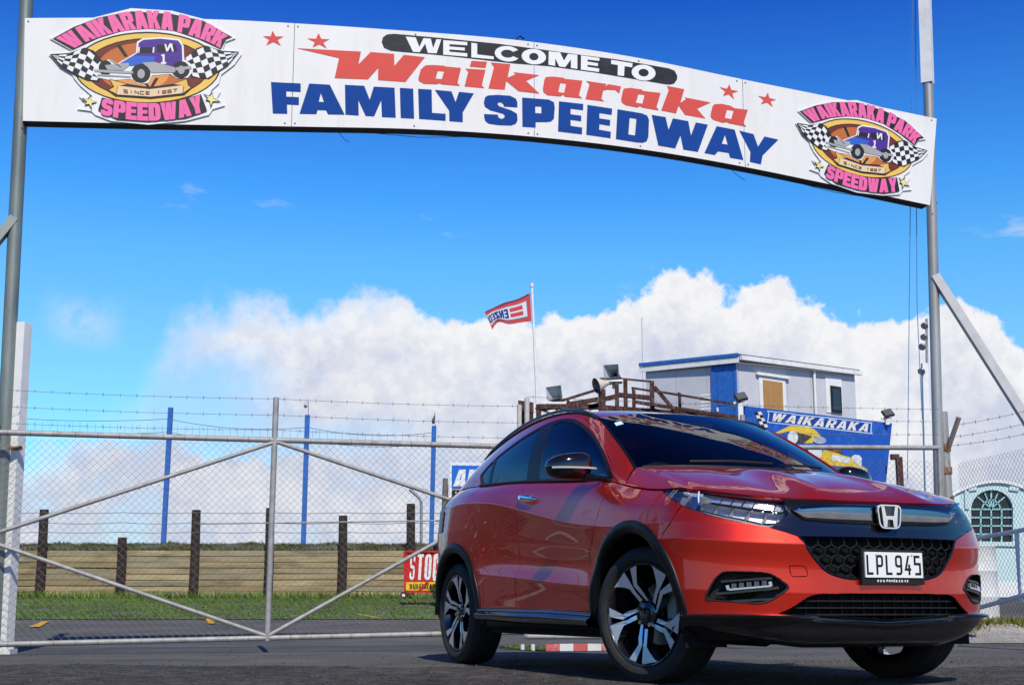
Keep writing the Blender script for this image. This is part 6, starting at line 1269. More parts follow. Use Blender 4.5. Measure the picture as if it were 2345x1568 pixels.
# grass blades on the strip and tufts on the verge
def blades(name, pts, m, hmin, hmax, w, lean=.5, seed=1):
    r = random.Random(seed); v = []; f = []
    for (x, y, z) in pts:
        a = r.uniform(0, math.pi); h = r.uniform(hmin, hmax); dx, dy = math.cos(a) * w, math.sin(a) * w; lx, ly = r.uniform(-lean, lean) * h, r.uniform(-lean, lean) * h
        i = len(v); v += [(x - dx, y - dy, z), (x + dx, y + dy, z), (x + lx * .5 + dx * .6, y + ly * .5 + dy * .6, z + h * .6), (x + lx, y + ly, z + h)]
        f += [(i, i + 1, i + 2), (i, i + 2, i + 3)]
    o = mesh(name, v, f, m); return props(o, kind='stuff')
def leafmat(name, c, var=.35):
    m = mat(name, c, .6, var=var, vscale=1.2, spec=.2); return m
GRASS = leafmat('mown_grass', (.088, .165, .012), .45); DRY = leafmat('dry_verge_grass', (.22, .16, .05), .5); HEDGE = leafmat('bank_weeds', (.045, .065, .02), .5)
r = random.Random(5); P_ = []
for k in range(52000):
    y = 20 + 7.1 * r.random() ** 1.0; x = r.uniform(-12.5, .1 + (y - 20) * .25)
    if math.sin(x * 2.1 + y) * math.sin(x * .9 - y * 1.7) > .72 and r.random() < .6: continue
    P_.append((x, y, gz(x, y)))
blades('grass', P_, GRASS, .015, .045, .013, .9, seed=2)
P_ = []
for k in range(5200):
    x = 4.2 + r.random() ** 1.2 * 4.5; y = 14.0 + .22 * math.sin(x * 5) + r.gauss(.15, .16); P_.append((x, y, gz(x, y)))
for k in range(500):
    x = r.uniform(3.9, 4.6); y = r.uniform(13.0, 14.2); P_.append((x, y, gz(x, y)))
blades('verge_grass', P_[:4000], DRY, .03, .11, .006, .9, 3); blades('verge_weeds', P_[4000:], GRASS, .04, .12, .010, .8, 4)
# loose stones
for nm_, seed_, cnt, colr in (('loose_gravel', 11, 2600, (.10, .09, .078)), ('dark_gravel', 12, 3200, (.022, .020, .019))):
    v = []; f = []; r = random.Random(seed_)
    for k in range(cnt):
        y = r.uniform(4.3, 8.6) if r.random() < .9 else r.uniform(8.6, 11.5); x = r.uniform(-.47 * y, .47 * y)
        if r.random() < .12: x = r.gauss(2.3, .5); y = r.gauss(8.9, .18)
        s_ = r.choice([.003, .004, .005, .006, .008]) * r.uniform(.6, 1.3); i = len(v)
        for dx, dy, dz in ((1, 0, .1), (0, 1, .1), (-1, 0, .1), (0, -1, .1), (.1, .1, .9)): v.append((x + dx * s_ * r.uniform(.6, 1.2), y + dy * s_ * r.uniform(.6, 1.2), .002 + dz * s_))
        f += [(i, i + 1, i + 4), (i + 1, i + 2, i + 4), (i + 2, i + 3, i + 4), (i + 3, i, i + 4)]
    o = mesh(nm_, v, f, mat(nm_ + '_stone', colr, .9, var=.5, vscale=30)); props(o, kind='stuff')
# yellow parking marks
YEL = mat('worn_yellow_paint', (.62, .36, .03), .7, dirt=(.08, .08, .08), dscale=14, damt=.8)
for (a, b_, c_, d_) in (((65, 1437), (90, 1437), (113, 1424), (96, 1424)), ((477, 1429), (492, 1429), (485, 1417), (470, 1417)), ((868, 1417), (880, 1417), (822, 1406), (815, 1407))):
    q = []
    for p in (a, b_, c_, d_):
        dpx = p; Y = 14.0
        for it in range(30):
            w = at(*dpx, Y); Y += (w.z - gz(w.x, Y)) * 12
            Y = max(12, min(30, Y))
        w = at(*dpx, Y); q.append((w.x, w.y, gz(w.x, w.y) + .016))
    o = mesh('parking_mark', q, [(0, 1, 2, 3)], YEL); props(o, kind='structure')
# puddle on the drive
o = mesh('puddle', [(.58 + .66 * math.cos(a) * (1 + .12 * math.sin(3 * a)), 12.2 + 1.3 * math.sin(a) * (1 + .15 * math.sin(2 * a + 1)), .005) for a in np.linspace(0, 2 * math.pi, 40)[:-1]] , [tuple(range(39))], mat('standing_water', (.02, .022, .025), .0, ior=1.33)); props(o, kind='structure')

# ================================================================== entrance arch
TDIR = Vector((SIGN_R[0] - SIGN_L[0], SIGN_R[1] - SIGN_L[1], 0)); TLEN = TDIR.length; TDIR.normalize(); TN = Vector((TDIR.y, -TDIR.x, 0))   # TN faces the forecourt
if TN.y > 0: TN = -TN
def sg(s, z, d=0.0):
    """a point on the banner: metres along it, height, metres in front of it"""
    return Vector((SIGN_L[0], SIGN_L[1], 0)) + TDIR * s + Vector((0, 0, z)) + TN * d
ARCH = thing('entrance_arch', 'white arched speedway welcome banner spanning two tall steel poles over the gate', 'entrance arch', (sg(TLEN / 2, 0).x, sg(TLEN / 2, 0).y, 0))
AO = Vector(ARCH.location)
def loc(p): return Vector(p) - AO
def top_z(s): return float(np.interp(s, *zip(*BT_))); 
BT_ = [(float(a), float(b)) for a, b, _ in herm(np.array([(s, z, 0) for s, z in BAN_TOP]), 6)]
BB__ = [(float(a), float(b)) for a, b, _ in herm(np.array([(s, z, 0) for s, z in BAN_BOT]), 6)]
def bot_z(s): return float(np.interp(s, *zip(*BB__)))
BWHITE = mat('banner_white', (.75, .745, .73), .38, var=.02, vscale=1.2, dirt=(.58, .55, .50), dscale=3.5, damt=.35, stretch=(2.2, 2.2, .35))
cuts_ = [0.0] + [s for s, z in BAN_SEAM] + [TLEN]
for a, b_ in zip(cuts_[:-1], cuts_[1:]):
    m = MB(); n = 16; e0 = .0025 if a > 0 else 0; e1 = .0025 if b_ < TLEN else 0
    v = []
    for k in range(n + 1):
        t = k / n; st = a + e0 + (b_ - e1 - a - e0) * t
        sb = st
        if a == 0: sb = .042 + (st) * (cuts_[1] - .042) / cuts_[1]
        if b_ == TLEN: sb = a + e0 + (8.763 - a - e0) * t
        v += [loc(sg(st, top_z(st), 0)), loc(sg(sb, bot_z(sb), 0)), loc(sg(st, top_z(st), -.006)), loc(sg(sb, bot_z(sb), -.006))]
    for k in range(n):
        i = 4 * k; j = i + 4; m.f += [(i, i + 1, j + 1, j), (i + 2, j + 2, j + 3, i + 3), (i, j, j + 2, i + 2), (i + 1, i + 3, j + 3, j + 1)]
    m.f += [(0, 2, 3, 1), (4 * n, 4 * n + 1, 4 * n + 3, 4 * n + 2)]; m.mi = [0] * len(m.f); m.v = v
    pn = m.build('banner_panel', BWHITE, ARCH)
    m = MB()
    for s in np.linspace(a + .03, b_ - .06, 3):
        for zz in (top_z(s) - .03, bot_z(s) + .03):
            p = loc(sg(s, zz, .001)); m.tube([p, p + TN * .004], .008, 6)
    m.build('bolt', mat('bolt_steel', (.12, .12, .12), .5, .5) if not bpy.data.materials.get('bolt_steel') else bpy.data.materials['bolt_steel'], pn)
# steel frame behind, seen from below as the dark underside
m = MB()
n = 40
for k in range(n):
    s0, s1 = .04 + 8.7 * k / n, .04 + 8.7 * (k + 1) / n
    for zf, dz in ((bot_z, -.012), (top_z, -.08)):
        m.bar(loc(sg(s0, zf(s0) + dz + .03, -.062)), loc(sg(s1, zf(s1) + dz + .03, -.062)), .10, .06)
for s in np.linspace(.3, 8.5, 9): m.bar(loc(sg(s, bot_z(s) + .02, -.06)), loc(sg(s, top_z(s) - .05, -.06)), .05, .05)
m.build('banner_frame', mat('dark_steel_frame', (.022, .022, .024), .6), ARCH)
def flatset(name, sets, m, d, parent=ARCH):
    q = MB()
    for loops in sets: q.flat(loops, lambda s, z: loc(sg(s, z, d)))
    # face the forecourt
    o = q.build(name, m, parent, fixn=False)
    return o
INK_R = mat('sign_red', (.62, .075, .06), .6, var=.06, vscale=2); INK_B = mat('sign_blue', (.001, .050, .27), .75, var=.06, vscale=2); INK_K = mat('sign_black', (.012, .014, .02), .5, var=.3, vscale=3, dirt=(.035, .04, .055), dscale=4, damt=.8); INK_W = mat('sign_white', (.78, .79, .78), .45)
for t_ in T_RED: flatset('letter', [t_], INK_R, .003)
for t_ in T_BLUE: flatset('letter', [t_], INK_B, .003)
flatset('name_strip', T_PILL, INK_K, .003)
for t_ in T_WEL: flatset('letter', [t_], INK_W, .0055)
#; flatset('name_strip', T_PILL, INK_K, .003); flatset('lettering', T_WEL, INK_W, .0055)
for st in T_STAR: flatset('star', [st], INK_R, .003)
# round logo plaques
LM = {k: mat('logo_' + k, c, .45, var=.05, vscale=4) for k, c in dict(white=(.76, .77, .77), black=(.02, .02, .022), yellow=(.78, .50, .10), maroon=(.16, .03, .022), orange=(.50, .14, .035), amber=(.72, .30, .08), pink=(.80, .14, .36), lemon=(.80, .70, .26), purple=(.075, .028, .26), blue=(.03, .12, .52), grey=(.36, .36, .36), gold=(.76, .46, .10), pale=(.74, .56, .36)).items()}
LAY = [('black1', 'black', 1), ('oval_black', 'black', 1), ('oval_yellow', 'yellow', 2), ('oval_line', 'black', 3), ('oval_maroon', 'maroon', 4), ('oval_orange', 'orange', 5), ('oval_light', 'amber', 6), ('flag_line', 'black', 7), ('pole', 'black', 7), ('car_line', 'white', 9), ('car_body', 'purple', 10), ('car_hood', 'blue', 11), ('car_window', 'black', 11), ('wheel', 'black', 12), ('car_grey', 'grey', 13), ('wheel_hub', 'grey', 14), ('car_white', 'white', 13), ('ribbon_line', 'black', 9), ('ribbon_tail', 'gold', 10), ('ribbon', 'pale', 11), ('black2', 'black', 10), ('star_black', 'black', 8), ('star_yellow', 'lemon', 9)]
def arc_map(lo, hi, big=False):
    def prep(c):
        P = herm(np.array([(a, b, 0) for a, b in c]), 6)[:, :2]; d = np.concatenate([[0], np.cumsum(np.linalg.norm(np.diff(P, axis=0), axis=1))]); return P, d / d[-1]
    (A, ta), (B_, tb) = prep(lo), prep(hi)
    def f(u, v):
        a = np.array([np.interp(u, ta, A[:, i]) for i in (0, 1)]); b = np.array([np.interp(u, tb, B_[:, i]) for i in (0, 1)]); p = a + (b - a) * (v * 1.16 - .08 if big else v); return float(p[0]), float(p[1])
    return f
def subdiv(l, mx):
    out = []
    for i, p in enumerate(l):
        q = l[(i + 1) % len(l)]; k = max(1, int(math.hypot(q[0] - p[0], q[1] - p[1]) / mx))
        out += [(p[0] + (q[0] - p[0]) * j / k, p[1] + (q[1] - p[1]) * j / k) for j in range(k)]
    return out
def arc_text(txt, lo, hi, **k):
    L_, w = heavy_text(txt, 1.0, **k); f = arc_map(lo, hi, True)
    return [[[f(p[0] / w, p[1]) for p in subdiv(l, .3)] for l in lp] for lp in L_]
for (s0, z0, rot, sc) in LOGO_AT:
    ca, sa = math.cos(R(rot)) * sc, math.sin(R(rot)) * sc
    def lp3(u, v, d): return loc(sg(s0 + u * ca - v * sa, z0 + u * sa + v * ca, d))
    q = MB(); q.prism(LOGO['plaque'][0], lambda u, v, d: lp3(u, v, .014 - d), .008); plq = q.build('logo_plaque', LM['white'], ARCH)
    nm = dict(black1='logo_band', oval_black='logo_oval', oval_yellow='logo_oval', oval_line='logo_oval', oval_maroon='logo_oval', oval_orange='logo_oval', oval_light='logo_oval', black2='logo_band', star_black='star', star_yellow='star')
    def put(name, sets, mm, lay):
        q = MB()
        for loops in sets: q.flat(loops, lambda u, v: lp3(u, v, .0145 + lay * .0011))
        return q.build(name, LM[mm], plq, fixn=False)
    for key, mm, lay in LAY:
        for l in LOGO[key]: put(nm.get(key, 'logo_' + key), [[l]], mm, lay)
    for a, b_ in (('fl_t', 'fl_b'), ('fr_t', 'fr_b')):
        f_ = arc_map(LOGO_ARC[b_], LOGO_ARC[a]); W1, K1 = [], []
        for i in range(8):
            for j in range(5):
                c = [f_((i + x) / 8, (j + y) / 5) for x, y in ((0, 0), (1, 0), (1, 1), (0, 1))]; (W1 if (i + j) % 2 else K1).append([c])
        props(put('checker', W1, 'white', 8), kind='stuff'); props(put('checker', K1, 'black', 8), kind='stuff')
    for t_ in arc_text('WAIKARAKA PARK', LOGO_ARC['up_lo'], LOGO_ARC['up_hi'], width=.70, T=.29, B=.25, track=.03, space=.22): put('letter', [t_], 'pink', 3)
    for t_ in arc_text('SPEEDWAY', LOGO_ARC['dn_lo'], LOGO_ARC['dn_hi'], width=.70, T=.29, B=.25, track=.03): put('letter', [t_], 'pink', 12)
    f_ = arc_map(LOGO_ARC['rb_lo'], LOGO_ARC['rb_hi'])
    L_ = text_loops('SINCE 1967', 1.0, 1.6, .22, 'plain')
    props(put('lettering', [[[f_(p[0] / 16, p[1]) for p in l] for l in lp] for lp in L_], 'maroon', 13), kind='stuff')
# poles and braces
def pole(name, a, b_, r_, m, parent, n=16):
    q = MB(); q.tube([loc(a), loc(Vector(a).lerp(Vector(b_), .5)), loc(b_)], r_, n); return q.build(name, m, parent, True, 60)
pl0, pl1 = at(-13, 1470, 10.42), at(69, -160, 10.42)
pl0.z = 0; pole('pole', pl0, pl1, .058, POLE_G, ARCH)
pr1, pr0 = at(2125.5, 186, 12.52), at(2153, 1200, 12.52); pr0 = pr1 + (pr0 - pr1) * ((pr1.z) / (pr1.z - pr0.z)); pole('pole', pr0, pr1, .052, POLE_R, ARCH)
q = MB(); q.bar(loc(at(2124.5, 192, 12.52)), loc(at(2115, -90, 12.52)), .112, .112, up=(.6, 1, 0)); q.build('pole_sleeve', WHITEP, ARCH)
q = MB(); q.bar(loc(at(2141, 632, 12.5)), loc(at(2420, 1070, 12.1)), .085, .085, up=(0, 1, .2)); q.build('brace', mat('grey_brace', (.47, .48, .49), .5, var=.1, vscale=5, dirt=(.3, .29, .27), damt=.5), ARCH)
q = MB(); q.bar(loc(at(34, 500, 10.4)), loc(at(-160, 735, 10.2)), .075, .075, up=(0, 1, .2)); q.build('brace', POLE_G, ARCH)
q = MB(); a, b_ = at(1182, 90, 11.42), at(1200, 90, 11.45); c_ = at(1191, 83, 11.43)
q.tube([loc(a), loc(c_), loc(b_)], .008, 6); q.build('lifting_hook', INK_K, ARCH)
q = MB()
for (s0, s1, dp) in ((2.75, 2.85, .10), (3.0, 4.0, .05), (6.6, 6.75, .09), (7.2, 8.2, .04)):
    q.tube([loc(sg(s0, bot_z(s0) - .03, -.04)), loc(sg((s0 + s1) / 2, bot_z((s0 + s1) / 2) - .035 - dp * .6, -.04)), loc(sg(s1, bot_z(s1) - .03 - (dp if s1 - s0 < .3 else 0), -.04))], .003, 4)
islands(q.build('loose_cable', INK_K, ARCH))
# halyard wires by the right pole
q = MB()
for (x0, y0, x1, y1) in ((2090, -40, 2078, 1100), (2096, -40, 2100, 700), (2100, 700, 2112, 960)): q.tube([loc(at(x0, y0, 12.6)), loc(at(x1, y1, 12.6))], .004, 4)
q.build('halyard', mat('blue_rope', (.10, .22, .45), .7), ARCH)

# ---- unseen belt of trees added at left to darken the doors' reflections
v = []; f = []; r = random.Random(21)
for k in range(11):
    a = R(-31 - 5.2 * k + r.uniform(-1.5, 1.5)); d_ = r.uniform(30, 38); cx_, cy_ = d_ * math.sin(a), d_ * math.cos(a); hh = r.uniform(4.2, 7.0); rw = r.uniform(2.0, 3.2)
    for j in range(1500):
        t = r.random(); ph_ = r.uniform(0, 2 * math.pi); rr_ = rw * math.sqrt(r.random()) * (.55 + .8 * t) * (1 - t) ** .35 * 1.25
        p = Vector((cx_ + rr_ * math.cos(ph_), cy_ + rr_ * math.sin(ph_), .1 + hh * t)); n_ = Vector((r.gauss(0, 1), r.gauss(0, 1), r.gauss(0, 1))).normalized(); x_ = n_.orthogonal().normalized() * r.uniform(.14, .3); y_ = n_.cross(x_)
        i = len(v); v += [p + x_, p + y_, p - x_, p - y_]; f.append((i, i + 1, i + 2, i + 3))
o = mesh('added_treeline', v, f, leafmat('added_tree_leaves', (.035, .06, .018), .5)); props(o, kind='stuff')

# ================================================================== gates and fences of pipe and chain-link
def link_wires(q, o, eu, ev, w, h, pitch=.06, r=.0012, wob=.002):
    """woven wires: each zigzags up the mesh, so neighbours make diamonds"""
    n = int(w / pitch); k = int(h / (pitch / 2)); nrm = eu.cross(ev).normalized()
    for i in range(n + 1):
        pts = []
        for j in range(k + 1):
            u = i * pitch + (pitch / 2 if j % 2 else 0) * (1 if i % 2 == 0 else 1)
            s = pitch / 2 if (j % 2) else 0
            pts.append((i * pitch + s, j * pitch / 2))
        pts2 = [(p[0] - 2 * (p[0] - i * pitch), p[1]) for p in pts]
        for P, dz in ((pts, r), (pts2, -r)):
            for a, b in zip(P[:-1], P[1:]):
                if not (0 <= a[0] <= w and 0 <= b[0] <= w): continue
                A_ = o + eu * a[0] + ev * a[1] + nrm * dz; B_ = o + eu * b[0] + ev * b[1] - nrm * dz
                t = (B_ - A_).normalized(); x = t.cross(nrm).normalized() * r * 1.1; y = nrm * r * 1.1
                m0 = len(q.v)
                for p in (A_, B_):
                    q.v += [tuple(p + x), tuple(p - x * .5 + y * .87), tuple(p - x * .5 - y * .87)]
                q.f += [(m0, m0 + 1, m0 + 4, m0 + 3), (m0 + 1, m0 + 2, m0 + 5, m0 + 4), (m0 + 2, m0, m0 + 3, m0 + 5)]; q.mi += [0, 0, 0]
    return q
def barbs(q, pts, step=.13, r=.0017, seed=1, bl=.018):
    rr_ = random.Random(seed); q.tube(pts, r, 4)
    for a, b in zip(pts[:-1], pts[1:]):
        a, b = Vector(a), Vector(b); n = max(1, int((b - a).length / step))
        for k in range(n):
            p = a.lerp(b, (k + .5) / n)
            for s in (1, -1):
                d = Vector((rr_.uniform(-.6, .6), rr_.uniform(-.6, .6), s)).normalized() * bl
                q.tube([p - d * .6, p + d], r * 1.1, 3, caps=False)
def sag(a, b, s=.03, n=8):
    a, b = Vector(a), Vector(b); return [a.lerp(b, k / n) - Vector((0, 0, 4 * s * (k / n) * (1 - k / n))) for k in range(n + 1)]
def gl(px, py, d=0.0):
    """photo spot -> point in the plane of the gates (under the banner)"""
    o = Vector((0, 0, CAM_H)); v = at(px, py, 10) - o; P0 = Vector((SIGN_L[0], SIGN_L[1], 0)) + TN * (.10 + d); t = (P0 - o).dot(TN) / v.dot(TN); return o + v * t
GATE = thing('chain_link_gate', 'wide galvanised chain link gate leaf with diamond bracing left of the red car', 'gate', tuple(gl(612, 1480)))
AO = Vector(GATE.location)
TLp, TRp, BLp, BRp = gl(-60, 988), gl(1185, 1023), gl(-60, 1476), gl(1185, 1446)
for p in (TLp, BLp): pass
tc_, bc_, lc_, rc_ = gl(632, 1011), gl(612, 1456), gl(-45, 1232), gl(1120, 1174)
def pipe(name, a, b, r_, m, parent=GATE, n=10, o=Vector((0, 0, 0))):
    q = MB(); q.tube([loc(a + o), loc(Vector(a).lerp(Vector(b), .5) + o), loc(b + o)], r_, n); return q.build(name, m, parent, True, 60)
pipe('top_rail', TLp, TRp, .024, STEEL); pipe('bottom_rail', BLp, BRp, .023, STEEL)
pipe('stile', TLp, BLp, .024, STEEL); pipe('stile', TRp, BRp, .024, STEEL)
pipe('centre_post', gl(612, 1466), gl(632.5, 910), .025, STEEL)
oo = TN * -.03
for a, b_ in ((tc_, lc_), (lc_, bc_), (bc_, rc_), (rc_, tc_)): pipe('diagonal_brace', a, b_, .018, STEEL, o=TN * .004)
q = MB(); eu = (BRp - BLp); w_ = eu.length; eu.normalize(); ev = Vector((0, 0, 1))
link_wires(q, loc(BLp + TN * -.02), eu, ((TLp - BLp) + (TRp - BRp)).normalized(), w_, ((TLp - BLp).length + (TRp - BRp).length) / 2, pitch=.062)
o = q.build('chain_link_mesh', WIRE, GATE, fixn=False); props(o, kind='stuff')
q = MB()
for k in range(26):
    p = TLp.lerp(TRp, (k + .5) / 26); q.tube([loc(p + Vector((0, 0, .026)) + TN * .01), loc(p + TN * .03), loc(p - Vector((0, 0, .03)) + TN * .004)], .002, 4)
    p = BLp.lerp(BRp, (k + .5) / 26); q.tube([loc(p + Vector((0, 0, .026)) + TN * .01), loc(p + TN * .03), loc(p - Vector((0, 0, .026)) + TN * .004)], .002, 4)
props(q.build('wire_tie', WIRE, GATE), kind='stuff')
for k, (y0, y1, y2) in enumerate(((893, 913, 930), (931, 950, 968), (969, 984, 1003))):
    q = MB(); barbs(q, [loc(p) for p in sag(gl(20, y0), gl(632, y1), .012)] + [loc(p) for p in sag(gl(633, y1), gl(1190, y2), .012)], seed=k + 2)
    q.build('barbed_wire', WIRE, GATE)
# right leaf
GATE2 = thing('chain_link_gate', 'galvanised chain link gate leaf behind the car bonnet beside the right pole', 'gate', tuple(gl(2150, 1460)))
AO = Vector(GATE2.location)
a, b_ = gl(1205, 1021), gl(2150, 1025); c_, d_ = gl(1205, 1452), gl(2166, 1452)
c_.z = .12; d_.z = .10
pipe('top_rail', a, b_, .024, STEEL, GATE2); pipe('bottom_rail', c_, d_, .023, STEEL, GATE2); pipe('stile', a, c_, .024, STEEL, GATE2); pipe('stile', b_, d_, .024, STEEL, GATE2)
pipe('centre_post', gl(1700, 950), Vector((gl(1700, 1200).x, gl(1700, 1200).y, .1)), .024, STEEL, GATE2)
q = MB(); eu = d_ - c_; w_ = eu.length; eu.normalize(); link_wires(q, loc(c_ + TN * -.02), eu, Vector((0, 0, 1)), w_, a.z - c_.z, pitch=.062)
o = q.build('chain_link_mesh', WIRE, GATE2, fixn=False); props(o, kind='stuff')
for k, (y0, y2) in enumerate(((905, 937), (939, 965), (972, 995))):
    q = MB(); barbs(q, [loc(p) for p in sag(gl(1205, y0 + 3), gl(2150, y2), .02)], seed=k + 12); q.build('barbed_wire', WIRE, GATE2)
# white timber post by the left pole
p0, p1 = at(9, 1489, 10.46), at(53, 740, 10.46)
q = MB(); q.bar((0, 0, 0), p1 - Vector((p0.x, p0.y, 0)), .105, .105, up=(.25, 1, 0)); o = q.build('gate_post', WHITEP)
o.location = (p0.x, p0.y, 0); props(o, 'tall white square timber post beside the left arch pole', 'post')
q = MB(); q.box((0, 0, .02), (.16, .16, .04)); q2 = q.build('base_plate', WHITEP, o)
q = MB(); a = at(52, 1028, 10.46) - Vector(o.location); q.tube([a + Vector((-.07, -.07, 0)), a + Vector((.02, -.08, 0))], .018, 8); q.build('latch_pin', RUSTY, o)
# dark steel pipe at the very left edge
p0 = at(-4, 890, 10.1); q = MB(); q.tube([(0, 0, 0), (.0, 0, p0.z)], .028, 10); o = q.build('fence_post', POLE_G, None, True, 60); o.location = (p0.x - .03, 10.1, 0); props(o, 'dark steel fence post cut off by the left edge of the gate', 'post')
# hinge post, right of the right pole
HP0 = at(2163, 1140, 12.62); HP1 = at(2158, 946, 12.62)
HPt = thing('hinge_post', 'stout rusty steel hinge post capped with a dome beside the right pole', 'post', (HP1.x, HP1.y, 0))
AO = Vector(HPt.location)
q = MB(); q.tube([loc((HP1.x, HP1.y, 0)), loc((HP1.x, HP1.y, HP1.z - .03)), loc((HP1.x, HP1.y, HP1.z - .005)), loc((HP1.x, HP1.y, HP1.z + .012))], .052, 14); q.build('post_tube', POLE_R, HPt, True, 60)
q = MB()
for z in (1.95, 1.72, 1.35, .6): q.tube([loc((HP1.x, HP1.y, z - .035)), loc((HP1.x, HP1.y, z + .035))], .062, 14); q.bar(loc((HP1.x, HP1.y, z)), loc((HP1.x - .13, HP1.y - .08, z)), .03, .05)
q.build('hinge', RUSTY, HPt, True, 60)
q = MB(); q.bar(loc(at(2166, 1042, 12.6)), loc(at(2196, 955, 12.4)), .035, .035); q.build('wire_arm', mat('rusty_pale_arm', (.33, .27, .23), .8, dirt=(.18, .06, .03), dscale=8, damt=.9), HPt)
q = MB(); q.box(loc(at(2176, 1142, 12.6)), (.06, .06, .05)); q.box(loc(at(2168, 1068, 12.6)), (.05, .05, .06)); q.build('bracket', RUSTY, HPt)
# fence running towards the camera on the right
F0 = Vector((HP1.x + .10, 12.55, 0)); F1 = Vector((4.95, 9.4, 0)); fd = (F1 - F0); fl = fd.length; fd.normalize()
FEN = thing('chain_link_fence', 'chain link fence panel with pipe rails at the right edge', 'fence', tuple(F0)); AO = Vector(F0)
q = MB(); link_wires(q, Vector((0, 0, .30)), fd, Vector((0, 0, 1)), fl, 1.50, pitch=.062, r=.0014); o = q.build('chain_link_mesh', WIRE, FEN, fixn=False); props(o, kind='stuff')
def fz(s, z): return fd * s + Vector((0, 0, z))
q = MB(); q.tube([fz(.02, 1.02), fz(fl, 1.14)], .021, 10); q.build('top_rail', WHITEP, FEN, True, 60)
q = MB(); q.tube([fz(.02, .34), fz(fl * .5, .56), fz(fl, .78)], .021, 10); q.build('diagonal_brace', WHITEP, FEN, True, 60)
q = MB(); q.tube([fz(.98, .42), fz(.98, 1.07)], .021, 10); q.build('stile', WHITEP, FEN, True, 60)
arm = at(2196, 957, 12.4)
for k, (y0, xa, y1) in enumerate(((972, 2194, 932), (1000, 2186, 962), (1020, 2180, 988))):
    q = MB(); barbs(q, [p - Vector(F0) for p in sag(at(xa, y0 - 8 * k * 0, 12.4), at(2420, y1 - 12, 11.6), .02)], step=.10, seed=30 + k, r=.002, bl=.02); q.build('barbed_wire', WIRE, FEN)

# ================================================================== beyond the gate
# ---- plank retaining wall
WY = 27.0
WALL = thing('retaining_wall', 'weathered timber plank retaining wall with grassy top beyond the gate', 'retaining wall', (-5, WY, .5)); AO = Vector(WALL.location)
pxs = [-14.6, -13.05, -11.5, -9.93, -8.24, -6.70, -5.13, -3.58, -2.145, -.6, .95, 2.5]
PLM = []
for k, c in enumerate(((.34, .27, .14), (.26, .205, .105), (.40, .325, .175), (.29, .25, .155))):
    PLM.append(mat('weathered_plank_%s' % 'abcd'[k], c, .85, var=.18, vscale=3, dirt=(.085, .06, .035), dscale=1.7, damt=.9, bump=.25, bscale=30, stretch=(.5, 1, 3), world=True))
r = random.Random(4); rows = 9; hb = 1.575; h0 = .46; ph = (hb - h0) / rows
cache = {}
for i in range(len(pxs) - 1):
    for j in range(rows):
        L_ = pxs[i + 1] - pxs[i] - .008
        key = (round(L_, 2), r.randrange(4))
        if key not in cache:
            q = MB(); q.box((0, 0, 0), (L_, .05, ph - .009)); o = q.build('plank', PLM[key[1]], WALL)
            bmm = bmesh.new(); bmm.from_mesh(o.data); bmesh.ops.bevel(bmm, geom=bmm.edges[:], offset=.006, segments=1, affect='EDGES'); bmm.to_mesh(o.data); bmm.free(); cache[key] = o.data
        else:
            o = bpy.data.objects.new('plank', cache[key]); link(o, WALL)
        o.location = loc(((pxs[i] + pxs[i + 1]) / 2, WY + r.uniform(-.012, .012), h0 + ph * (j + .5) + r.uniform(-.006, .006)))
        o.rotation_euler = (r.uniform(-.025, .02), r.uniform(-.006, .006), 0)
tops = [2.3, 2.4, 1.9, 2.43, 1.84, 2.42, 2.46, 2.30, 2.55, 2.2, 2.4, 2.3]
tops[6] = 2.46
for x, t in zip(pxs[1:], [2.4, 1.9, 2.43, 1.84, 2.42, 2.46, 2.30, 2.55, 2.2, 2.4, 2.3]):
    q = MB(); q.tube([loc((x, WY - .11, .3)), loc((x + .01, WY - .11, 1.3)), loc((x - .005, WY - .11, t))], .102, 10, r1=.092); q.build('wall_post', POSTB, WALL, True, 60)
q = MB()
for z, s in ((1.95, .02), (2.15, .03), (2.36, .02)):
    pts = []
    for a, b_ in zip(pxs[1:-1], pxs[2:]): pts += [loc(p) for p in sag((a, WY - .2, z), (b_, WY - .2, z), s, 4)]
    q.tube(pts, .006, 4)
q.build('fence_wire', WIRE, WALL)
q = MB(); q.tube([loc((-6.6, WY - .2, 2.12)), loc((-6.1, WY - .2, 2.13)), loc((-1.2, WY - .2, 2.19))], .016, 6); q.build('pipe_rail', STEEL, WALL)
# earth and weeds behind the wall top
v = []; f = []; xs_ = np.linspace(-16, 6, 60)
rr_ = random.Random(8)
for x in xs_:
    hh = 1.61 + .03 * math.sin(x * 3) + rr_.uniform(0, .04)
    for y, z in ((WY + .05, .3), (WY + .05, 1.50), (WY + .06, hh), (WY + .6, hh + .10), (WY + 3, 1.75), (WY + 12, 1.8)): v.append((x, y, z))
f = [(i * 6 + j, (i + 1) * 6 + j, (i + 1) * 6 + j + 1, i * 6 + j + 1) for i in range(len(xs_) - 1) for j in range(5)]
o = mesh('earth_bank', v, f, EARTH, None, True); props(o, kind='structure')
P_ = []
for k in range(26000):
    x = rr_.uniform(-14, 2.5); y = WY + rr_.uniform(-.0, .75); c = math.sin(x * 5.3) * math.sin(x * 2.1 + 1) + rr_.uniform(-.8, .8)
    P_.append((x, y, 1.56 + max(0, c) * .03 + (y - WY) * .2))
blades('bank_grass', P_[:17000], HEDGE, .03, .09, .013, .8, 6); blades('bank_weeds', P_[17000:], leafmat('yellow_weeds', (.13, .11, .035)), .03, .10, .011, .9, 7)
# wall-foot weeds
P_ = [(rr_.uniform(-13, 2), WY - .16 - abs(rr_.gauss(0, .12)), .57) for k in range(3500)]
blades('wall_foot_weeds', P_, GRASS, .05, .2, .012, .6, 9)
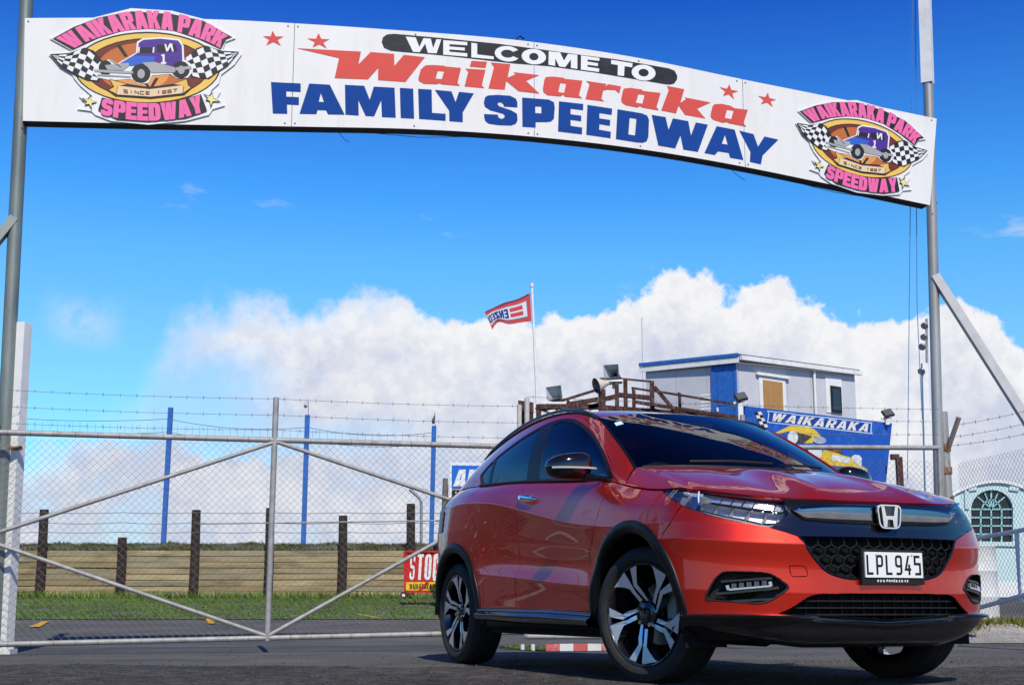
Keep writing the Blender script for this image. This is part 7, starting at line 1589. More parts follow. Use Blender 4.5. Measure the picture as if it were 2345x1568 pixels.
# ---- blue posts
bp = [((391, 933), (373, 1262)), ((704, 950), (694, 1262)), ((994, 975), (987, 1262))]
labs = ['tall blue steel pole, leftmost behind the plank wall', 'tall blue steel pole with a tattered flag scrap, middle one behind the plank wall', 'tall blue steel pole nearest the car behind the plank wall']
for k, (a, b_) in enumerate(bp):
    A_, B_ = at(*a, 32), at(*b_, 32); t = thing('blue_pole', labs[k], 'pole', (B_.x, 32, 1.7), 0, 'blue poles behind the plank wall'); AO = Vector(t.location)
    q = MB(); q.bar(loc((B_.x, 32, 1.6)), loc(A_), .115, .10, up=(0, 1, 0)); q.build('pole_shaft', BLUEP, t)
    if k:
        q = MB(); x, y = a; q.tube([loc(at(x + 2, y, 32)), loc(at(x + 2, y - 32, 32))], .008, 5); q.build('thin_rod', WIRE, t)
        q = MB(); w = 9 if k == 1 else 6; top_ = y - 40 if k == 1 else y - 28; 
        q.add([loc(at(x + 2, top_, 32)), loc(at(x - w, top_ + 16, 31.9)), loc(at(x - w + 3, top_ + 25, 32.1)), loc(at(x + 2, top_ + 20, 32))], [(0, 1, 2, 3)]); q.build('flag_scrap', mat('pale_rag', (.55, .57, .6), .8) if k == 1 else mat('dark_rag', (.10, .11, .14), .8), t, fixn=False)
NET = thing('wire_netting', 'sagging wires strung between the blue poles behind the wall', 'wire fence', (-8.8, 32, 1.7)); AO = Vector(NET.location)
q = MB()
for (y0, y1, y2, y3) in ((955, 968, 988, 1010), (985, 996, 1012, 1030)):
    q.tube([loc(p) for p in sag(at(-60, y0 - 6, 32), at(385, y0 + 4, 32), .1)] + [loc(p) for p in sag(at(386, y0 + 4, 32), at(702, y1 + 10, 32), .14)] + [loc(p) for p in sag(at(703, y1 + 10, 32), at(993, y2 + 2, 32), .14)], .007, 4)
q.build('wire', WIRE, NET)
q = MB(); rr2 = random.Random(2)
for k in range(60):
    t = k / 60; x = -40 + 1030 * t; q.tube([loc(at(x, 960 + 32 * t, 32)), loc(at(x + rr2.uniform(-2, 2), 990 + 34 * t, 32))], .0035, 3)
q.build('netting_strands', WIRE, NET)
# leaning grey posts and street lamp by the AK board
q = MB(); A_, B_ = at(1020, 1095, 26), at(1012, 1330, 26); q.tube([A_ - B_, Vector((0, 0, 0))], .06, 6, r1=.075); q.tube([at(1024, 1110, 26) - B_, at(1021, 1260, 26) - B_], .03, 5); o = q.build('weathered_post', mat('grey_timber', (.16, .14, .12), .9, var=.3, vscale=8), None, True, 60); o.location = B_; props(o, 'splintered grey timber post left of the blue letter board', 'post')
q = MB(); B_ = at(965, 1260, 70); q.tube([Vector((0, 0, -1)), at(965, 1150, 70) - B_, at(960, 1140, 70) - B_, at(938, 1120, 70) - B_], .09, 6); o = q.build('street_lamp', STEEL, None, True, 60); o.location = B_; props(o, 'distant curved street lamp pole beyond the plank wall', 'street lamp')
# ---- letter board (AK) and trailer sign (STOC)
Bd = thing('sign_board', 'white framed blue board with letters AK half hidden behind the red car', 'sign', tuple(at(1034, 1345, 22))); AO = Vector(Bd.location)
z0 = AO.z
def brd(px, py, d=0, Y=22): 
    p = at(px, py, Y); return loc((p.x, Y - d, p.z))
def quad(name, m, pts, parent, d=0, th=.04, Y=22):
    q = MB(); v = [brd(*p, d, Y) for p in pts] + [brd(*p, d - th, Y) for p in pts]; q.add(v, [(0, 1, 2, 3), (7, 6, 5, 4), (0, 4, 5, 1), (1, 5, 6, 2), (2, 6, 7, 3), (3, 7, 4, 0)]); return q.build(name, m, parent)
quad('panel', INK_W, [(1030, 1058), (1330, 1062), (1330, 1345), (1030, 1345)], Bd, 0)
quad('blue_field', mat('board_blue', (.01, .14, .60), .4), [(1035, 1065), (1320, 1069), (1320, 1120), (1035, 1117)], Bd, .02, .015)
quad('dark_field', INK_K, [(1035, 1121), (1320, 1124), (1320, 1330), (1035, 1330)], Bd, .02, .015)
quad('white_field', INK_W, [(1043, 1126), (1310, 1128), (1310, 1250), (1043, 1250)], Bd, .03, .008)
L_, w = heavy_text('AK', 1, width=.72, T=.34, B=.24, shear=.22)
q = MB()
for lp in L_: q.flat([[(p[0], p[1]) for p in l] for l in lp], lambda u, v: brd(1038 + 35 * u, 1113 - 38 * v, .024))
q.build('lettering', INK_W, Bd, fixn=False)
TS = thing('trailer_sign', 'red and yellow stock car sign on small wheels beside the plank wall', 'sign', tuple(at(930, 1365, 24))); AO = Vector(TS.location)
TR = mat('trailer_red', (.52, .02, .018), .4); TY = mat('trailer_yellow', (.80, .52, .02), .4)
quad('panel', TR, [(926, 1262), (1150, 1262), (1150, 1356), (928, 1356)], TS, 0, .03, 24)
quad('yellow_strip', TY, [(929, 1332), (1148, 1332), (1148, 1351), (930, 1351)], TS, .012, .008, 24)
for a, b_ in (((926, 1262), (928, 1356)), ((926, 1262), (1150, 1262)), ((928, 1354), (1150, 1356)), ((960, 1352), (980, 1330))):
    q = MB(); q.bar(brd(*a, .02, 24), brd(*b_, .02, 24), .035, .035); q.build('frame_bar', TR, TS)
q = MB(); L_, w = heavy_text('STOCK', 1, width=.52, T=.22, B=.12, track=.14, shear=.12)
for lp in L_: q.flat([[(p[0], p[1]) for p in l] for l in lp], lambda u, v: brd(936 + 28 * u, 1327 - 59 * v, .012, 24))
q.build('lettering', INK_W, TS, fixn=False)
q = MB(); L_, w = heavy_text('WAIKARAKA PARK', 1, width=.62, T=.2, B=.16, track=.14)
for lp in L_: q.flat([[(p[0], p[1]) for p in l] for l in lp], lambda u, v: brd(938 + 7.6 * u, 1348 - 12 * v, .022, 24))
q.build('lettering', INK_K, TS, fixn=False)
for px in (925, 1120):
    q = MB(); c = brd(px, 1362, .05, 24); q.tube([c + Vector((0, -.04, 0)), c + Vector((0, .04, 0))], .062, 16); o = q.build('wheel', RUBBER, TS, True, 40)
    q = MB(); q.tube([c + Vector((0, -.045, 0)), c + Vector((0, -.03, 0))], .03, 10); q.build('wheel_hub', INK_W, o, True, 40)
# ---- red and white kerb barrier behind the car (mirrored in the puddle)
KB = thing('barrier_kerb', 'low red and white striped kerb behind the red car, mirrored in the puddle', 'kerb', (1.2, 18.5, gz(1.2, 18.5))); r = random.Random(3)
PWHT = mat('barrier_white', (.75, .75, .73), .6, dirt=(.4, .38, .35), damt=.5); PRED = mat('barrier_red', (.58, .12, .12), .6, dirt=(.7, .6, .58), dscale=6, damt=.8)
for k in range(16):
    q = MB(); q.box((-.62 + .2 * k, 0, .065), (.196, .12, .13)); q.build('stripe_block', PWHT if k % 2 else PRED, KB)
for x in (-1.05, -.9): q = MB(); q.tube([(x, 0, 0), (x, 0, 1.0)], .03, 8); q.build('white_stake', PWHT, KB)


# ---- control tower
TW = thing('control_tower', 'raised pale clad control room with blue door and boarded window', 'building', tuple(at(1690, 1380, 30))); AO = Vector(TW.location)
C0 = at(1690, 820, 30); AO = Vector((C0.x, 30, 0)); TW.location = AO
rd = Vector((at(1962, 960, 32.4).x - C0.x, 2.4, 0)); ld = Vector((at(1478, 838, 31.4).x - C0.x, 1.4, 0))
rl, ll = rd.length, ld.length; rd.normalize(); ld.normalize()
zt, zb = C0.z, 4.05
zr = at(1966, 853, 32.4).z; zl = at(1478, 840, 31.4).z
def wallq(o, d, L_, z0, z1, zz1, n, th=.08):
    """one clad wall as separate sheets between battens"""
    nr = Vector((d.y, -d.x, 0))
    if nr.y > 0: nr = -nr
    for k in range(n):
        a, b_ = L_ * k / n + .004, L_ * (k + 1) / n - .004; ta, tb = z1 + (zz1 - z1) * a / L_, z1 + (zz1 - z1) * b_ / L_
        q = MB(); pts = [(a, z0), (b_, z0), (b_, tb), (a, ta)]
        v = [o + d * s + Vector((0, 0, z)) for s, z in pts] + [o + d * s + Vector((0, 0, z)) - nr * th for s, z in pts]
        q.add(v, [(0, 1, 2, 3), (7, 6, 5, 4), (0, 4, 5, 1), (1, 5, 6, 2), (2, 6, 7, 3), (3, 7, 4, 0)]); q.build('cladding_panel', GREYC, TW)
    return nr
O0 = Vector((0, 0, 0))
nr_r = wallq(O0, rd, rl, zb, zt, zr, 5); nr_l = wallq(O0, ld, ll, zb, zt, zl, 3)
q = MB(); BK = O0 + rd * rl + ld * ll
q.add([O0 + rd * .1 + ld * .1 + Vector((0, 0, zb)), rd * rl + Vector((0, 0, zb)), BK + Vector((0, 0, zb)), ld * ll + Vector((0, 0, zb)), O0 + rd * .1 + ld * .1 + Vector((0, 0, zt - .06)), rd * (rl - .05) + ld * .1 + Vector((0, 0, zr - .06)), BK + Vector((0, 0, zr - .15)), ld * (ll - .05) + rd * .1 + Vector((0, 0, zl - .06))], [(0, 1, 2, 3), (4, 7, 6, 5), (1, 5, 6, 2), (2, 6, 7, 3)]); q.build('rear_walls', GREYC, TW)
# roof with white fascia and gutter
up = Vector((0, 0, 1)); q = MB()
c1 = O0 - rd * .06 - ld * .06 + nr_r * .05 + nr_l * .05 + up * (zt + .03); c2 = rd * (rl + .14) + nr_r * .06 + up * (zr + .03); c3 = BK + rd * .14 + ld * .1 + up * (zr - .08); c4 = ld * (ll + .12) + nr_l * .06 + up * (zl + .03)
q.add([c1, c2, c3, c4, c1 + up * .05, c2 + up * .05, c3 + up * .05, c4 + up * .05], [(0, 3, 2, 1), (4, 5, 6, 7), (0, 1, 5, 4), (1, 2, 6, 5), (2, 3, 7, 6), (3, 0, 4, 7)]); q.build('roof', mat('dark_roof_iron', (.05, .055, .06), .5, .4), TW)
q = MB(); q.bar(c1 + nr_r * .05 - up * .05, c2 + nr_r * .05 - up * .05, .08, .11); q.build('gutter', WHITEP, TW)
q = MB(); q.bar(c1 + nr_l * .03 - up * .10, c4 + nr_l * .03 - up * .10, .03, .14); q.build('fascia', WHITEP, TW)
q = MB(); q.bar(c1 + nr_l * .05 + up * .02, c4 + nr_l * .05 + up * .02, .05, .08); q.build('roof_flashing', BLUEP, TW)
def onw(d, s, z, o): return d * s + up * z + (nr_r if d is rd else nr_l) * o
def wbox(name, d, s0, s1, z0, z1, o, th, m, parent=TW):
    q = MB(); pts = [(s0, z0), (s1, z0), (s1, z1), (s0, z1)]; v = [onw(d, s, z, o + th) for s, z in pts] + [onw(d, s, z, o) for s, z in pts]
    q.add(v, [(0, 1, 2, 3), (7, 6, 5, 4), (0, 4, 5, 1), (1, 5, 6, 2), (2, 6, 7, 3), (3, 7, 4, 0)]); return q.build(name, m, parent)
def along(d, px, L_, Yend): 
    # metres along a wall for a photo column
    best = min(np.linspace(0, L_, 400), key=lambda s: abs(at_x(Vector((AO.x, 30, 0)) + d * s) - px)); return float(best)
def at_x(p): return 1172.5 + 2893 * p.x / (p.y * math.cos(R(10.049)) + (5.5 - CAM_H) * math.sin(R(10.049)))
def zat(py, s, d): p = Vector((AO.x, 30, 0)) + d * s; return at(1172, py, p.y).z
s0, s1 = along(ld, 1684, ll, 0), along(ld, 1637, ll, 0)
dr = wbox('door', ld, s0, s1, zb + .05, zt - .13, .006, .04, BLUEP); wbox('door_panel', ld, s0 + .1, s1 - .1, zb + 1.15, zt - .3, .048, .012, BLUEP, dr); q = MB(); hp = onw(ld, s1 - .09, zb + 1.05, .07); q.box(hp, (.05, .05, .10)); q.build('handle', CHROME, dr)
wbox('door_frame', ld, s0 - .05, s0, zb, zt - .1, .002, .06, BLUEP); wbox('door_frame', ld, s1, s1 + .05, zb, zt - .1, .002, .06, BLUEP)
s0, s1 = along(rd, 1745, rl, 0), along(rd, 1790, rl, 0)
wf = wbox('window', rd, s0 - .12, s1 + .12, 4.3, zat(862, s0, rd), .006, .03, WHITEP); wbox('window_board', rd, s0, s1, 4.3, zat(868, s0, rd) - .02, .038, .012, mat('plywood', (.40, .22, .08), .7, var=.12, vscale=4, stretch=(1, 1, .3)), wf); wbox('window_head', rd, s0 - .22, s1 + .24, zat(856, s0, rd) - .05, zat(856, s0, rd) + .02, .03, .06, WHITEP, wf)
s0, s1 = along(rd, 1901, rl, 0), along(rd, 1925, rl, 0)
wf = wbox('window', rd, s0 - .16, s1 + .06, zat(945, s0, rd), zat(862, s0, rd), .006, .015, WHITEP); wbox('window_frame', rd, s0, s1, zat(944, s0, rd), zat(883, s0, rd), .022, .03, INK_K, wf); wbox('pane', rd, s0 + .05, s1 - .05, zat(938, s0, rd), zat(889, s0, rd), .054, .004, mat('dark_pane', (.02, .03, .045), .05), wf)
s0 = along(rd, 1863, rl, 0); q = MB(); q.tube([onw(rd, s0, zb, .06), onw(rd, s0, zat(850, s0, rd), .06)], .035, 8); q.build('downpipe', WHITEP, TW, True, 60)
q = MB()
for k in range(5):
    for j in range(3): q.box(onw(ld, along(ld, 1620, ll, 0) + (j - 1) * .13, 5.16 + .085 * k, .004), (.11, .006, .045), rz=math.atan2(ld.y, ld.x))
q.build('notice_lettering', INK_W, TW)
for d, s in ((rd, .15), (rd, rl - .15), (ld, ll - .15)): q = MB(); q.bar(onw(d, s, 0, -.2), onw(d, s, zb, -.2), .15, .15); q.build('support_post', BROWN, TW)
q = MB(); q.add([O0 + up * (zb - .02), rd * rl + up * (zb - .02), BK + up * (zb - .02), ld * ll + up * (zb - .02), O0 + up * (zb - .2), rd * rl + up * (zb - .2), BK + up * (zb - .2), ld * ll + up * (zb - .2)], [(0, 1, 2, 3), (4, 7, 6, 5), (0, 4, 5, 1), (1, 5, 6, 2), (2, 6, 7, 3), (3, 7, 4, 0)]); q.build('floor', BROWN, TW)
# ---- brown timber platform and stair rails
Z5b = lambda x, y: ((x / 5.8625 + 1220) / 1.05416, (y / 5.8625 + 840) / 1.05416)
PF = thing('viewing_platform', 'brown flaking timber platform with stair rails left of the control room', 'platform', tuple(at(1450, 1380, 29))); AO = Vector(PF.location); AO.z = .6; PF.location = AO
def zb_(x, y, Y=29): p = at(*Z5b(x, y), Y); return loc(p)
def beam(name, a, b_, w, Y=29, Y2=None, m=BROWN, parent=PF):
    w *= .55; q = MB(); q.bar(zb_(*a, Y), zb_(*b_, Y2 or Y), w * .8, w, up=(0, 1, 0)); return q.build(name, m, parent)
def post(x, yt, w=.13, Y=29, m=BROWN):
    t = zb_(x, yt, Y); w *= .6; q = MB(); q.bar((t.x, t.y, 0), t, w, w, up=(0, 1, 0)); return q.build('post', m, PF)
beam('handrail', (425, 860), (1300, 588), .13); beam('handrail', (1335, 438), (1640, 430), .12); beam('handrail', (1610, 430), (2105, 478), .09); beam('handrail', (1785, 562), (2060, 605), .10)
beam('handrail', (2110, 605), (3290, 800), .10, 29, 28.4); beam('mid_rail', (1390, 725), (1575, 680), .22); beam('mid_rail', (1590, 660), (2060, 705), .22); beam('mid_rail', (1830, 760), (3290, 985), .16, 29, 28.4)
beam('stringer', (2105, 545), (2560, 1080), .17); beam('stringer', (2080, 850), (2260, 1000), .15); beam('deck_beam', (460, 830), (1330, 830), .26); beam('deck_beam', (1180, 850), (1330, 800), .26)
beam('brace', (500, 860), (690, 950), .10)
for x, yt, w in ((470, 800, .20), (890, 740, .11), (1365, 590, .27), (1575, 445, .15), (1697, 450, .15), (1815, 560, .13), (2072, 470, .16), (2465, 640, .11)): post(x, yt, w)
beam('handrail', (2440, 640), (2470, 640), .10)
q = MB(); v = [zb_(440, 835), zb_(1310, 690), zb_(1310, 690, 30.5), zb_(440, 835, 30.5)]; v += [p - up * .12 for p in v]; q.add(v, [(0, 1, 2, 3), (7, 6, 5, 4), (0, 4, 5, 1), (1, 5, 6, 2), (2, 6, 7, 3), (3, 7, 4, 0)]); q.build('stair_flight', BROWN, PF)
q = MB(); v = [zb_(1330, 800), zb_(3200, 940), zb_(3200, 940, 30.2), zb_(1330, 800, 30.2)]; v += [p - up * .14 for p in v]; q.add(v, [(0, 1, 2, 3), (7, 6, 5, 4), (0, 4, 5, 1), (1, 5, 6, 2), (2, 6, 7, 3), (3, 7, 4, 0)]); q.build('deck', BROWN, PF)
# posts left of the platform
GP = mat('grey_round_post', (.50, .48, .44), .8, var=.12, vscale=6)
for k, (x, yt, w, lab) in enumerate(((197, 805, .11, 'short pale round post left of the brown platform'), (305, 705, .115, 'taller pale round post left of the brown platform'))):
    p = at(*Z5b(x, yt), 27.5); q = MB(); q.tube([(0, 0, 0), (0, 0, p.z - .6)], w / 2 * 1.0, 10); o = q.build('round_post', GP, None, True, 60); o.location = (p.x, 27.5, .6); props(o, lab, 'post', 'pale round posts by the platform')
p = at(*Z5b(290, 760), 27.8); BB0 = thing('hoarding_board', 'dark brown board fixed behind the two pale posts', 'board', (p.x, 27.8, .6)); AO = Vector(BB0.location)
q = MB()
q.add([zb_(178, 738, 27.8), zb_(398, 770, 27.8), zb_(400, 900, 27.8), zb_(350, 905, 27.8), zb_(350, 1000, 27.8), zb_(400, 1000, 27.8), zb_(400, 1300, 27.8), zb_(215, 1300, 27.8)], [(0, 1, 2, 3, 4, 5, 6, 7)])
o = q.build('board', BROWN, BB0); md = o.modifiers.new('s', 'SOLIDIFY'); md.thickness = .04; md.offset = 0
q = MB()
for x in (250, 370): t = zb_(x, 900, 27.85); q.bar((t.x, t.y + .04, 0), t, .08, .08, up=(0, 1, 0))
q.build('post', BROWN, BB0)
# ---- loudspeakers
def horn(lab, mouth, Y, depth, m, cone=None, stand=True, inner=.22):
    c = sum((Vector((*p, 0)) for p in mouth), Vector()) / 4; P0 = at(*Z5b(c.x, c.y), Y); t = thing('horn_loudspeaker', lab, 'loudspeaker', tuple(P0), 0, 'square horn loudspeakers on the platform')
    M_ = [at(*Z5b(*p), Y) - P0 for p in mouth]; dv = Vector(depth)
    I_ = [p * inner + dv for p in M_]; q = MB()
    O_ = [p * 1.03 + Vector((0, .012, 0)) for p in M_]; J_ = [p * (inner + .06) + dv + Vector((0, .02, 0)) for p in M_]
    v = M_ + I_ + O_ + J_
    q.add(v, [(i, (i + 1) % 4, 4 + (i + 1) % 4, 4 + i) for i in range(4)] + [(8 + i, 12 + i, 12 + (i + 1) % 4, 8 + (i + 1) % 4) for i in range(4)] + [(i, 8 + i, 8 + (i + 1) % 4, (i + 1) % 4) for i in range(4)])
    q.build('horn_bell', m, t, fixn=False)
    q = MB(); q.tube([dv - Vector((0, .01, 0)), dv * 1.55], .085, 10); q.build('driver', INK_K, t, True, 60)
    if stand:
        q = MB(); b_ = (M_[2] + M_[3]) / 2; q.box(b_ + dv * .4 - Vector((0, 0, .05)), (.42, .32, .05)); q.bar(b_ + dv * .4 - Vector((0, 0, .06)), b_ + dv * .4 - Vector((0, 0, .22)), .06, .06); q.build('bracket', WHITEP, t)
    return t
HG_ = mat('horn_grey', (.46, .51, .55), .6, 0, var=.12, vscale=8, dirt=(.24, .25, .26), damt=.6)
horn('grey square horn loudspeaker above the stair rail, lower of the two', [(575, 555), (783, 524), (806, 690), (600, 735)], 28.9, (.12, .45, -.12), HG_)
horn('grey square horn loudspeaker on top of the platform post, higher of the two', [(1390, 240), (1597, 227), (1612, 412), (1402, 432)], 28.9, (.13, .5, .0), HG_)
P0 = at(*Z5b(1285, 535), 28.9); t = thing('cone_loudspeaker', 'cream round cone loudspeaker pointing down left on the platform', 'loudspeaker', tuple(P0))
ax = (at(*Z5b(1435, 490), 29.0) - P0); prof = [(.19, 0), (.17, .06), (.12, .16), (.075, .26), (.06, .34), (.075, .36), (.075, .43), (.001, .44)]
v, f = lathe(prof, 20); Mx = ax.normalized().to_track_quat('Y', 'Z').to_matrix(); mesh('horn_bell', [Mx @ Vector(p) for p in v], f, mat('cream_plastic', (.58, .52, .42), .5, var=.1), t, True, 50)
v, f = lathe([(.165, .01), (.05, .25), (.001, .26)], 20); mesh('throat', [Mx @ Vector(p) for p in v], f, mat('throat_grey', (.2, .19, .17), .7), t, True, 50)
# ---- flagpole, flag, thin mast
FB, FT = at(1233, 985, 40), at(1218, 657, 40); q = MB(); base = Vector((FB.x + .06, 40, .9)); q.tube([Vector((0, 0, 0)), FB - base, FT - base], .062, 10, r1=.04)
q.tube([FT - base, FT - base + Vector((0, 0, .12))], .06, 8); o = q.build('flagpole', WHITEP, None, True, 60); o.location = base; props(o, 'slender white flagpole flying a red flag behind the platform', 'flagpole')
ZF = lambda x, y: ((x / 13.067 + 1150) / 1.05416, (y / 13.067 + 680) / 1.05416)
tp = herm(np.array([(1695, 345, 0), (1250, 565, 0), (880, 665, 0), (500, 840, 0), (262, 950, 0)]), 6); bt = herm(np.array([(1735, 1245, 0), (1400, 1285, 0), (1000, 1340, 0), (700, 1270, 0), (505, 1510, 0)]), 6)
FP0 = at(*ZF(1715, 800), 39.95); FL = thing('flag', 'faded red sponsor flag with white panel streaming left from the white flagpole', 'flag', tuple(FP0))
def fpt_(a, b, o):
    i = a * (len(tp) - 1); j = int(min(i, len(tp) - 2)); t_ = i - j; T_ = tp[j] + (tp[j + 1] - tp[j]) * t_; B_ = bt[j] + (bt[j + 1] - bt[j]) * t_
    p = B_ + (T_ - B_) * b; Y = 39.95 + .16 * math.sin(a * 9 + b * 1.5) * a - o; return at(*ZF(p[0], p[1]), Y) - FP0
def fgrid(name, m, a0, a1, b0, b1, o, na=16, nb=6):
    v = [fpt_(a0 + (a1 - a0) * i / na, b0 + (b1 - b0) * j / nb, o) for i in range(na + 1) for j in range(nb + 1)]
    return mesh(name, v, [(i * (nb + 1) + j, (i + 1) * (nb + 1) + j, (i + 1) * (nb + 1) + j + 1, i * (nb + 1) + j + 1) for i in range(na) for j in range(nb)], m, FL, True)
def cloth(name, c): 
    m = mat(name, c, .8); b = m.node_tree.nodes['Principled BSDF']; return m
FRED = cloth('flag_red', (.55, .06, .07)); FWH = cloth('flag_white', (.66, .68, .74)); FBL = cloth('flag_blue', (.02, .05, .24)); FGY = cloth('flag_grey', (.30, .36, .46)); FDK = cloth('flag_dark_hem', (.13, .012, .04))
fgrid('cloth', FRED, 0, 1, 0, 1, 0); fgrid('hem', FDK, .03, 1, .955, 1.0, .01, 16, 1); fgrid('panel_border', FGY, .075, .99, .17, .80, .012); fgrid('panel', FWH, .085, .985, .21, .765, .02)
for b0, b1 in ((.30, .46), (.54, .70)): fgrid('bar', FRED, .16, .42, b0, b1, .028, 6, 2)
L_, w = heavy_text('ENZED', 1, width=.8, T=.28, B=.2, track=.12); q = MB()
for lp in L_: q.flat([subdiv([(p[0], p[1]) for p in l], .3) for l in lp], lambda u, v: fpt_(.455 + .52 * u / w, .28 + .42 * v, .03))
q.build('lettering', FBL, FL, fixn=False)
B_ = at(1476, 960, 33); q = MB(); q.tube([Vector((0, 0, -B_.z + .8)), Vector((0, 0, 0)), at(1470, 728, 33) - B_], .03, 6, r1=.022); o = q.build('mast', WHITEP, None, True, 60); o.location = B_; props(o, 'thin white mast rising beside the control room roof', 'mast')
# ---- billboard
BO = Vector((BB_L[0], BB_L[1], 0)); bd = Vector((BB_R[0] - BB_L[0], BB_R[1] - BB_L[1], 0)).normalized(); bn = Vector((bd.y, -bd.x, 0)); bn = bn if bn.y < 0 else -bn
BL_ = thing('billboard', 'blue painted speedway billboard with yellow race car behind the red car', 'billboard', tuple(BO))
def bb(s, z, d=0): return bd * s + up * z + bn * d
BBLUE = mat('billboard_blue', (.012, .085, .42), .5, var=.12, vscale=1.5, dirt=(.10, .22, .52), dscale=5, damt=.4)
q = MB(); pts = [(0, 4.515), (4.474, 4.50), (4.12, 2.9), (4.12, .9), (0, .9)]
q.prism(pts, lambda s, z, d: bb(s, z, -d), .05); q.build('panel', BBLUE, BL_)
BM = dict(outline=mat('bb_pale_blue', (.50, .68, .85), .5), inner=mat('bb_deep_blue', (.01, .05, .32), .5), yellow=mat('bb_yellow', (.66, .46, .05), .5, var=.2, vscale=5), dark=mat('bb_dark', (.07, .06, .05), .6, var=.5, vscale=12), pale=mat('bb_pale', (.62, .66, .68), .5, var=.2, vscale=8), grey=mat('bb_grey', (.34, .42, .50), .5, var=.4, vscale=9), orange=mat('bb_orange', (.5, .09, .03), .5), white=mat('bb_white', (.70, .69, .64), .5))
for key, lay in (('outline', 1), ('inner', 2), ('yellow', 3), ('dark', 4), ('pale', 5), ('grey', 6), ('orange', 6)):
    q = MB()
    for l in BB_ART[key]:
        q = MB(); q.flat([l], lambda s, z: bb(s, z, .002 + lay * .002))
        q.build({'outline': 'letter_border', 'inner': 'letter_border'}.get(key, 'painted_race_car'), BM[key], BL_, fixn=False)
f_ = arc_map(BB_BAND['lo'], BB_BAND['hi']); L_, w = heavy_text('WAIKARAKA', 1, width=.82, T=.27, B=.2, track=.16, shear=.3); q = MB()
for lp in L_: q.flat([subdiv([(f_(min(1, p[0] / (w + .3)), p[1])) for p in l], .5) for l in lp], lambda s, z: bb(s, z, .012))
q.build('lettering', BM['white'], BL_, fixn=False)
fl_ = BB_ART['flag'][0]; ff = arc_map([fl_[0], fl_[3]], [fl_[1], fl_[2]]); qa, qb = MB(), MB()
for i in range(5):
    for j in range(2):
        c = [ff((i + x) / 5, (j + y) / 2) for x, y in ((0, 0), (1, 0), (1, 1), (0, 1))]; (qa if (i + j) % 2 else qb).flat([c], lambda s, z: bb(s, z, .012))
qa.build('checker', BM['white'], BL_, fixn=False); qb.build('checker', INK_K, BL_, fixn=False)
q = MB()
for s in (.15, 4.0): q.bar(bb(s, .3, -.1), bb(s, 4.4, -.1), .1, .1)
q.build('support_post', WHITEP, BL_)
q = MB(); p = at(2040, 1046, 28) - BO; p2 = at(2058, 1046, 28) - BO; q.bar(p, p2, .12, .12); q.bar(p2, Vector((p2.x, p2.y, .3)), .13, .13, up=(0, 1, 0)); q.build('side_frame', BROWN, BL_)
def flood(lab, px, py, Y, lean):
    P0 = at(px, py, Y); t = thing('floodlight', lab, 'floodlight', tuple(P0), 0, 'floodlights above the blue billboard'); AX = Vector((lean, .2, 1)).normalized()
    M_ = Matrix.Rotation(R(-35), 3, 'X') @ Matrix.Rotation(R(-18), 3, 'Y'); q = MB(); q.box((0, 0, .14), (.24, .05, .20), rot=M_); q.build('lamp_case', INK_K, t)
    q = MB(); q.box(Vector((0, 0, .14)) + M_ @ Vector((0, -.03, 0)), (.20, .012, .16), rot=M_); q.build('lamp_glass', mat('lamp_glass', (.10, .11, .12), .1) if not bpy.data.materials.get('lamp_glass') else bpy.data.materials['lamp_glass'], t)
    q = MB(); q.box((-.02, .02, .02), (.26, .05, .05)); q.bar((-.02, .02, .02), (-.02, .02, -.45 if lean > 0 else -.12), .09, .09); q.build('bracket', WHITEP, t)
flood('black floodlight on a white post at the left end of the blue billboard', 1697, 924, 25.9, 1); flood('black floodlight at the right end of the blue billboard', 2034, 960, 28.2, 0)
# ---- light tower far right
LB_ = at(2121, 1170, 45); LT = thing('light_tower', 'white stadium light tower seen behind the right arch pole', 'light tower', (LB_.x, 45, .8)); AO = Vector(LT.location)
q = MB(); q.bar(loc((LB_.x - .02, 45, .8)), loc(at(2117, 832, 45)), .20, .20, up=(0, 1, 0)); q.build('mast', WHITEP, LT)
q = MB(); q.tube([loc(at(2124, 1000, 45)), loc(at(2122, 730, 45))], .05, 8); q.tube([loc(at(2137, 850, 45)), loc(at(2137, 720, 45))], .02, 6); q.build('lamp_arm', STEEL, LT, True, 60)
for (px, py, dx) in ((2120, 742, -1), (2119, 768, -1), (2114, 790, -1), (2113, 846, -1), (2140, 830, 1), (2140, 800, 1)):
    P0 = loc(at(px, py, 44.9)); v, f = lathe([(.02, 0), (.10, .05), (.14, .16), (.13, .18), (.001, .17)], 14); Mx = Vector((dx * .5, -.6, -.55)).normalized().to_track_quat('Y', 'Z').to_matrix()
    mesh('lamp_head', [P0 + Mx @ Vector(p) for p in v], f, mat('lamp_alloy', (.45, .46, .47), .3, .6) if not bpy.data.materials.get('lamp_alloy') else bpy.data.materials['lamp_alloy'], LT, True, 60)
# ---- white drum
D0 = at(2243, 1427, 14.5); DR = thing('oil_drum', 'white painted steel drum standing on the verge right of the car', 'drum', (D0.x, 14.5 + .17, gz(D0.x, 14.6)))
pr = [(.001, 0), (.285, .0), (.292, .012), (.283, .02), (.283, .28), (.291, .295), (.291, .307), (.283, .322), (.283, .57), (.291, .585), (.291, .597), (.283, .612), (.281, .855), (.290, .868), (.287, .878), (.276, .878), (.272, .862), (.001, .862)]
v, f = lathe(pr, 40, 'z'); mesh('drum_shell', v, f, mat('scuffed_white_paint', (.70, .71, .71), .5, var=.06, vscale=5, dirt=(.40, .37, .33), dscale=5, damt=.55, bump=.15, bscale=8), DR, True, 40)
q = MB(); q.tube([(.16, -.10, .862), (.16, -.10, .880)], .03, 10); q.build('bung_cap', STEEL, DR, True, 40)
